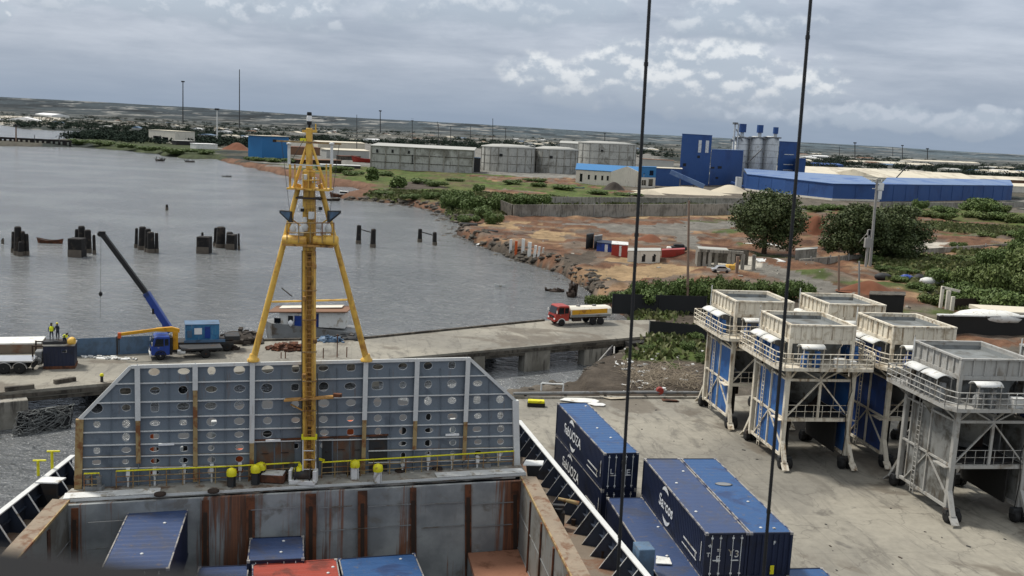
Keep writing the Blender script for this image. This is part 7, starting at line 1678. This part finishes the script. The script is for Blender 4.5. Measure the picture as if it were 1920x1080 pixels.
for i, (x, y0, y1, w_, kd) in enumerate(((713, 208, 250, 2, 'lamp'), (773, 226, 268, 1.6, 'platform'), (822, 232, 275, 1.4, None), (845, 236, 272, 1.4, None), (924, 222, 262, 1.4, None), (948, 240, 262, 1.4, None), (1134, 250, 270, 1.6, 'platform'), (1603, 268, 305, 2, 'lamp'), (1692, 273, 300, 1.6, 'lamp'), (1739, 279, 302, 1.8, 'lamp'), (669, 215, 285, 1.4, None), (110, 188, 206, 2, 'lamp'), (493, 209, 228, 1.4, None), (820, 228, 250, 1.2, None), (882, 236, 262, 1.2, None), (1674, 276, 296, 1.3, None), (1574, 275, 292, 1.2, None), (362, 247, 268, 1.5, None))):
    t = pole('thin far pole on the skyline above the shore works', x, y0, y1, w_, 'poled', kd, zb=3.0, name='far_pole', group='far poles on the skyline')
pole('timber post standing in the far left water before the trestle jetty', 30, 236, 271, 3, 'polew', 'lamp', zb=0.0, name='timber_pole')
for x, y0 in ((65, 253), (111, 253)): pole('short pole on the deck of the trestle jetty', x, y0, 266, 1.4, 'poled', None, zb=4.5, name='jetty_pole', group='poles on the trestle jetty')
# ---- pale sheds behind the warehouse, far town
def shed(x0, x1, y, hpx, depth, wall, roof, label, name='shed', group=None, rise=None):
    A, Bp = at(x0, y, 2.4), at(x1, y, 2.4); Bp.y = A.y+(Bp.y-A.y)*.5; h = hpx*A.length/FPX+2.4; t = thing(name, label, 'building', A, None, group); back = bk_(A, Bp, depth); b = MB(); quadprism(b, A, Bp, back, 1, h); b.build('wall', M_[wall], t)
    rise = depth*.1 if rise is None else rise; b = MB(); P = [V((A.x, A.y-.5, h)), V((Bp.x, Bp.y-.5, h)), V((Bp.x, Bp.y, h+rise))+back*.5, V((A.x, A.y, h+rise))+back*.5, V((Bp.x, Bp.y, h))+back, V((A.x, A.y, h))+back]
    b.add(P, [(0, 1, 2, 3), (3, 2, 4, 5), (0, 3, 5), (1, 4, 2)]); b.build('roof', M_[roof], t); return t
shed(1500, 1640, 330, 5, 60, 'cream', 'paleroof', 'broad pale roofed shed behind the bent warehouse wing'); shed(1645, 1790, 338, 5, 60, 'cream', 'paleroof', 'broad pale roofed shed behind the right warehouse wing'); shed(1740, 1800, 339, 6, 30, 'black', 'paleroof', 'pale shed with black gabled front behind the right wing')
shed(1605, 1655, 308, 4, 30, 'greyroof', 'paleroof', 'white roofed shed far behind the warehouse, left of the dark boom'); shed(1655, 1712, 312, 5, 30, 'cream', 'paleroof', 'white roofed shed far behind the warehouse, by the dark boom'); shed(1710, 1775, 309, 7, 30, 'cream', 'paleroof', 'bright white flat shed right of the dark boom'); shed(1532, 1566, 312, 4, 20, 'fblue', 'fblue', 'small round topped blue shed behind the rear tower')
shed(1836, 1905, 342, 6, 30, 'brownroof', 'paleroof', 'brown walled shed with pale roof behind the warehouse end'); shed(1890, 1960, 360, 10, 20, 'cream', 'paleroof', 'pale shed at the right edge beside the warehouse end'); shed(1856, 1920, 328, 5, 30, 'greyroof', 'paleroof', 'grey shed at the far right among pale roofs')
p, q = at(1680, 334, 6), atY(1704, 308, at(1680, 334, 6).y); b = MB(); b.beam(p, q, .8, .8); tag(b.build('dark_boom', M_['poled'], None), 'dark inclined boom rising from the pale sheds', 'boom')
rr = random.Random(12); types = [('cream', 'paleroof'), ('greyroof', 'greyroof'), ('cream', 'brownroof'), ('paleroof', 'paleroof'), ('white', 'whiteclean'), ('greyroof', 'cslate')]
lab6 = ['small pale roofed house in the distant town', 'small grey house in the distant town', 'small brown roofed house in the distant town', 'low buff shed in the distant town', 'bright white house in the distant town', 'blue grey roofed shed in the distant town']
def hor(x): return 204+(x/1920)*92
for i in range(130):
    z_ = rr.random()
    if z_ < .3: x = rr.uniform(0, 560); y = hor(x)+rr.uniform(10, 40)
    elif z_ < .62: x = rr.uniform(560, 1230); y = hor(x)+rr.uniform(7, 30)
    else: x = rr.uniform(1480, 1925); y = hor(x)+rr.uniform(7, 36)
    a = at(x, y, 3)
    if a.y < 620: continue
    if inpoly(np.array([a.x]), np.array([a.y]), LAGOON)[0] or inpoly(np.array([a.x]), np.array([a.y]), BAY)[0]: continue
    k = rr.randrange(6); w_ = rr.uniform(9, 26)*FPX/a.length; shed(x-w_/2, x+w_/2, y, rr.uniform(3, 6)*FPX/a.length, rr.uniform(10, 22), types[k][0], types[k][1], lab6[k], 'house', 'houses of the distant town', rise=rr.uniform(.6, 2.5))
for x0, x1, y, lb in ((0, 70, 230, 'long white flat roof on the far left shore'), (75, 118, 231, 'white low roof at the end of the far left shore'), (130, 185, 222, 'pale low factory roof behind the far lagoon')): shed(x0, x1, y, 4, 60, 'white', 'whiteclean', lb, 'long_shed')
# ================================================================ vegetation
def leafquads(rng, cen, rad, n, size, flat=.75, shell=.55, up=.35):
    """n small leaf faces spread through a set of clumps; numpy arrays of verts, faces"""
    cen = np.asarray(cen, np.float32); rad = np.asarray(rad, np.float32); w_ = rad**2; k = rng.choice(len(cen), n, p=w_/w_.sum())
    d = rng.normal(size=(n, 3)); d /= np.linalg.norm(d, axis=1)[:, None]
    r = rad[k]*(shell+(1-shell)*rng.random(n)**.6)*(1+.12*rng.normal(size=n)); p = cen[k]+d*r[:, None]*np.array([1, 1, flat])
    nn = d*.6+rng.normal(size=(n, 3))*.6+np.array([0, 0, up]); nn /= np.linalg.norm(nn, axis=1)[:, None]
    t = np.cross(nn, rng.normal(size=(n, 3))); t /= np.linalg.norm(t, axis=1)[:, None]; b_ = np.cross(nn, t)
    s = size*(.6+.8*rng.random(n))[:, None]; a = s*.5
    v = np.stack([p-t*a*1.25, p-b_*a*.7, p+t*a*1.25, p+b_*a*.7], 1).reshape(-1, 3)
    return v, np.arange(4*n).reshape(n, 4)
NR = np.random.default_rng(5)
def tree(label, cx, basey, crown, n, size, seed, mat='leafd', trunk_h=.3, name='broad_tree', group=None):
    """crown: picture outline ellipse (x0, x1, y0, y1)"""
    q = gl(cx, basey); k = q.length/FPX; x0, x1, y0, y1 = crown; W = (x1-x0)*k; Ht = topz(cx, y0, q)-q.z; zb = max(topz(cx, y1, q)-q.z, .3)
    mx = atY((x0+x1)/2, basey, q.y).x; rng = np.random.default_rng(seed); t = thing(name, label, 'tree', q, None, group); R_ = random.Random(seed)
    cen, rad = [], []
    N = 58
    for i in range(N):
        a = R_.uniform(0, 2*PI); u_ = R_.random()**.5; z = R_.random(); prof = math.sqrt(max(0.06, 1-(abs(z-.3)/.72)**2.6))
        rr_ = W*.115*R_.uniform(.5, 1.6)
        x = math.cos(a)*u_*(W/2-rr_)*prof; y = math.sin(a)*u_*(W/2*.85-rr_)*prof; cen.append((mx+x, q.y+y, q.z+zb+rr_*.6+(Ht-zb-rr_*1.35)*z)); rad.append(rr_)
    v, f = leafquads(rng, cen, rad, n, size)
    c = np.array([mx, q.y, q.z]); o = raw('crown', v-c, f, M_[mat], t, V(c)-V(q))
    b = MB(); rt = W*.026; fork = q+V(((mx-q.x)*.3, 0, Ht*trunk_h)); b.tube(q-V((0, 0, .4)), fork, rt*1.25, rt*.8, 9); to = b.build('trunk', M_['bark'], t)
    b = MB()
    for i in range(9):
        e = V(cen[R_.randrange(N)]); m = fork.lerp(e, .5)+V((R_.uniform(-.5, .5), R_.uniform(-.5, .5), -.3)); b.tube(fork, m, rt*.5, rt*.3, 6); b.tube(m, e, rt*.3, rt*.1, 6)
    b.build('limb', M_['bark'], to)
    return t
tree('dark round mango-like tree on the road between the fence pole and the second stay wire', 1432, 476, (1352, 1514, 352, 462), 24000, .52, 3)
tree('wide dark tree left of the leaning power pole', 1595, 482, (1530, 1668, 380, 478), 19000, .52, 4)
tree('wide dark tree right of the leaning power pole', 1685, 480, (1604, 1744, 380, 476), 19000, .52, 5)
tree('flat topped tree below the right warehouse wing', 1838, 402, (1800, 1880, 370, 398), 6000, .8, 6, 'leafb', .3)
tree('round dark shrub-like tree left of the concrete works, at the beach', 697, 339, (682, 713, 313, 338), 2200, .9, 8, 'leafb', .2)
tree('second round tree nearer the beach, right of the first', 748, 352, (728, 766, 330, 351), 2200, .9, 9, 'leafb', .2)
# bushes: three shapes, copied
BP = []
for s in range(3):
    R_ = random.Random(40+s); cen = [(R_.uniform(-.7, .7), R_.uniform(-.6, .6), R_.uniform(.25, .75)) for _ in range(11)]; rad = [R_.uniform(.28, .5) for _ in range(11)]
    v, f = leafquads(np.random.default_rng(50+s), cen, rad, 3400, .115, .8, .4); v[:, 2] = np.maximum(v[:, 2], -.05)
    BP.append((v, f))
BM = {}
def bush(label, px, py, wpx, hpx, mat='leafb', group='bushes'):
    q = gl(px, py); k = q.length/FPX; s = RNG.randrange(3); key = (s, mat)
    if key not in BM: po = raw('bush', BP[s][0], BP[s][1], M_[mat]); BM[key] = po.data; bpy.data.objects.remove(po)
    o = bpy.data.objects.new('bush', BM[key]); COL.objects.link(o); o.location = q-V((0, 0, .1)); w_ = wpx*k/2.0; o.scale = (w_, w_*.8, hpx*k/1.15); o.rotation_euler = (0, 0, RNG.uniform(0, 6)); return tag(o, label, 'bush', group)
for x, y, w_, h_ in ((1120, 576, 60, 34), (1160, 574, 66, 44), (1205, 574, 70, 56), (1250, 572, 72, 58), (1292, 570, 70, 56), (1330, 566, 66, 54), (1368, 560, 60, 48), (1404, 556, 60, 40), (1440, 556, 50, 36), (1475, 560, 60, 40), (1503, 566, 50, 40), (1340, 575, 60, 50), (1225, 580, 60, 50)):
    bush('green bush in the tall hedge behind the black shade fence', x, y, w_*RNG.uniform(.8, 1.1), h_*RNG.uniform(.8, 1.15), RNG.choice(('leafb', 'leafb', 'leafy')), 'bushes in the hedge behind the black fence')
for x, y, w_, h_ in ((845, 392, 50, 30), (880, 396, 60, 36), (915, 395, 62, 34), (868, 378, 46, 26), (905, 408, 56, 26), (925, 420, 40, 26), (900, 360, 36, 18), (940, 380, 44, 20), (985, 385, 60, 26), (1012, 383, 44, 22), (812, 374, 44, 18), (880, 418, 46, 18), (840, 372, 40, 18)):
    bush('dense green bush on the shore left of the grey walls', x, y, w_, h_, 'leafb', 'bushes on the shore by the grey walls')
for x, y, w_, h_ in ((1765, 535, 70, 34), (1810, 545, 80, 44), (1855, 555, 90, 56), (1900, 560, 90, 60), (1905, 520, 80, 44), (1860, 510, 70, 36), (1900, 488, 70, 36), (1925, 470, 60, 44), (1830, 575, 90, 46), (1880, 590, 90, 46), (1920, 540, 80, 60), (1795, 562, 70, 34), (1785, 572, 60, 30)):
    bush('large green bush in the overgrown mass at the right edge', x, y, w_*RNG.uniform(.7, 1.15), h_*RNG.uniform(.75, 1.35), RNG.choice(('leafb', 'leafb', 'leafb', 'leafy')), 'bushes of the overgrown right edge')
for x, y, w_, h_ in ((1530, 396, 40, 14), (1725, 393, 30, 20), (1770, 402, 50, 16), (1700, 402, 60, 18), (1830, 412, 60, 18), (1880, 416, 60, 18), (1910, 420, 50, 20), (1775, 412, 40, 14), (1738, 408, 50, 16), (1795, 465, 30, 14), (1850, 447, 40, 12), (1895, 443, 40, 12), (1640, 489, 40, 14), (1622, 484, 30, 14), (1565, 395, 50, 14), (1512, 394, 40, 12), (1690, 530, 40, 14), (1725, 545, 50, 16), (1750, 570, 60, 24), (1700, 512, 50, 12), (1660, 506, 40, 10), (1760, 492, 50, 14), (1820, 492, 60, 16), (1580, 575, 40, 20), (1553, 470, 40, 22), (1820, 395, 50, 16), (1868, 398, 46, 16)):
    bush('low green shrub on the red ground at the right', x, y, w_, h_, RNG.choice(('leafb', 'leafy')), 'low shrubs on the red ground')
for x, y, w_, h_ in ((1212, 655, 34, 14), (1290, 655, 44, 20), (1318, 680, 36, 20), (1262, 690, 36, 10), (1300, 635, 40, 18), (1185, 668, 26, 12)):
    bush('scrubby bush on the weedy bank between the jetty and the hoppers', x, y, w_, h_, 'leafb', 'scrub on the quay bank')
for x, y, w_, h_ in ((150, 270, 40, 10), (190, 273, 50, 10), (240, 278, 46, 10), (285, 283, 60, 10), (330, 288, 60, 12), (375, 289, 50, 10), (480, 302, 40, 10), (515, 304, 50, 10), (545, 306, 40, 10), (640, 322, 50, 12), (612, 318, 40, 10), (665, 330, 50, 12), (720, 330, 40, 10), (790, 345, 50, 12), (820, 350, 46, 12), (770, 372, 50, 10), (720, 366, 46, 10), (960, 345, 50, 10), (1010, 350, 50, 10), (1060, 356, 60, 10), (1120, 364, 60, 10), (1180, 368, 60, 8), (850, 340, 40, 8), (1000, 340, 50, 8), (1240, 390, 60, 6), (1310, 390, 70, 6), (1140, 392, 60, 6)):
    bush('low bush along the far grassy shore', x, y, w_, h_, 'leafb', 'low bushes of the far shore')
# grass blades on every grassy patch near enough to read
gi = np.argwhere((zid == ZN.index('grass')+1) & (Rr < 430) & (lf > .8) & (fbm(X/13+5, Y/8+31, 4) < .6)); rng = np.random.default_rng(9); pw = Rr[gi[:, 0], gi[:, 1]]**1.3; pick = gi[rng.choice(len(gi), 24000, p=pw/pw.sum())]
gx_ = X[pick[:, 0], pick[:, 1]]; gy_ = Y[pick[:, 0], pick[:, 1]]; gz2 = h[pick[:, 0], pick[:, 1]] if hasattr(h, 'shape') and getattr(h, 'ndim', 0) == 2 else hflat[pick[:, 0], pick[:, 1]]
rg = Rr[pick[:, 0], pick[:, 1]]; n = len(gx_); gx_ = gx_+rng.normal(size=n)*rg*.004; gy_ = gy_+rng.normal(size=n)*rg*.006
a = rng.random(n)*2*PI; wv_ = (.25+.3*rng.random(n))*(rg/160)**.6; ht = (.3+.45*rng.random(n))*(rg/160)**.4
dx, dy = np.cos(a)*wv_, np.sin(a)*wv_; lean = rng.normal(size=(n, 2))*.25
v = np.stack([np.stack([gx_-dx, gy_-dy, gz2-.1], 1), np.stack([gx_+dx, gy_+dy, gz2-.1], 1), np.stack([gx_+dx*.3+lean[:, 0], gy_+dy*.3+lean[:, 1], gz2+ht], 1), np.stack([gx_-dx*.5+lean[:, 0], gy_-dy*.5+lean[:, 1], gz2+ht*.8], 1)], 1).reshape(-1, 3)
o = raw('grass', v, np.arange(4*n).reshape(n, 4), M_['grassblade']); tag(o, 'rough green grass growing in patches over the shore and bank', 'grass', kind='stuff')
# brushwood on the bank
rr = random.Random(77); b = MB(); c0, c1 = at(1182, 738, 2.9), at(1322, 738, 2.9)
for k in range(460):
    s = rr.random(); d_ = rr.random()**1.3; p = c0.lerp(c1, s)+V((0, .6+d_*9, 0)); p.z = max(gh(p.x, p.y), 2.2)+rr.uniform(.05, .6); a = rr.uniform(0, PI); L = rr.uniform(.5, 2.6); e = V((math.cos(a)*L, math.sin(a)*L*.6, rr.uniform(-.1, .9))); m = p+e*.5+V((0, 0, rr.uniform(0, .3))); r = rr.uniform(.015, .05)
    b.tube(p, m, r, r*.8, 4); b.tube(m, p+e, r*.8, r*.4, 4)
tag(b.build('brushwood', M_['twig'], None), 'heap of dead pale branches along the back of the quay', 'brushwood', kind='stuff')
b = MB()
for k in range(70):
    q = G(rr.uniform(1150, 1318), rr.uniform(655, 736)); s = rr.uniform(.08, .3); R_ = Matrix.Rotation(rr.uniform(0, 3), 3, 'Z') @ Matrix.Rotation(rr.uniform(-.6, .6), 3, 'X'); b.box(q+V((0, 0, s*.5)), (s*rr.uniform(1, 4), s*1.4, s*.5), M=R_)
tag(b.build('bank_rubbish', M_['palegrey'], None), 'pale rubbish thrown over the weedy bank behind the quay', 'rubbish', kind='stuff')
# rocks and rubbish along the waterline
b = MB(); bp = [V((x, y, 0)) for x, y in BAY[14:33]]
for k in range(900):
    i = rr.randrange(len(bp)-1); q = bp[i].lerp(bp[i+1], rr.random()); s = rr.uniform(.12, .6)*min(2.2, q.length/180); q = q+V((rr.gauss(0, 1)*2.2, rr.gauss(0, 1)*2.2, 0)); q.z = max(gh(q.x, q.y), -.3)
    b.blob(q, s, rr, 5, 4, .3, (1.4, 1, .6))
tag(b.build('shore_rocks', M_['concd'], None), 'dark rocks and rubbish along the water line', 'rocks', kind='stuff')
b = MB()
for k in range(300):
    x, y = rr.uniform(850, 1900), rr.uniform(395, 610)
    if y < 480 and x < 950 or x < 1090 and y > 480: continue
    q = gl(x, y); s = rr.uniform(.08, .34)
    if y > 560 and x < 1560: continue
    R_ = Matrix.Rotation(rr.uniform(0, 3), 3, 'Z') @ Matrix.Rotation(rr.uniform(-.4, .4), 3, 'X'); b.box(q+V((0, 0, s*.3)), (s*rr.uniform(1, 4), s*rr.uniform(.8, 2), s*rr.uniform(.3, 1)), M=R_)
tag(b.build('scattered_rubble', M_['conc'], None), 'pale broken rubble scattered over the red earth', 'rubble', kind='stuff')
b = MB(); 
for k in range(80):
    q = at(rr.uniform(960, 1900), rr.uniform(752, 1075), QZ+.01)
    if q.x < 19 and q.y < 80 or q.x < 5: continue
    s = rr.uniform(.03, .08); b.box(q+V((0, 0, s*.2)), (s*rr.uniform(1, 4), s*1.5, s*.5), rz=rr.uniform(0, 3))
tag(b.build('quay_litter', M_['dark'], None), 'dark bits of litter scattered over the quay', 'litter', kind='stuff')
# far woods: every crown a lumpy ball, all one mass
b = MB(); 
def okland(x, y):
    p = (np.array([x]), np.array([y])); return not (inpoly(p[0], p[1], BAY)[0] or inpoly(p[0], p[1], LAGOON)[0])
WC, WR = [], []
def wood(n, x0, x1, d0, d1, s0, s1, clump=.5):
    for k in range(n):
        x = rr.uniform(x0, x1); y = hor(x)+d0+(d1-d0)*rr.random(); q = at(x, y, 2.5)
        if q.y < 560 or q.y > 9000 or not okland(q.x, q.y): continue
        if fbm(np.array([q.x/170]), np.array([q.y/240]), 3)[0] < clump: continue
        for j in range(4):
            s_ = rr.uniform(s0, s1)*.8; WC.append((q.x+rr.gauss(0, s_*1.3), q.y+rr.gauss(0, s_*1.3), 2.2+s_*rr.uniform(.3, .95))); WR.append(s_)
wood(800, -60, 520, 10, 52, 3.5, 6.5, .42); wood(800, 520, 1270, 7, 34, 3.5, 7, .42); wood(900, 1480, 1980, 9, 38, 3.5, 7, .42); wood(900, -60, 1980, 4, 11, 6, 12, .36); wood(420, 120, 500, 30, 50, 2.8, 5.5, .22); wood(300, 0, 520, 14, 30, 3.5, 6, .3); wood(160, 590, 920, 18, 32, 3.5, 6, .3)
v, f = leafquads(np.random.default_rng(3), WC, WR, 380000, 2.0, .85, .35, .6)
tag(raw('woodland', v, f, M_['leaffar']), 'dark woods spread through the far plain below the hills', 'woods', kind='stuff')
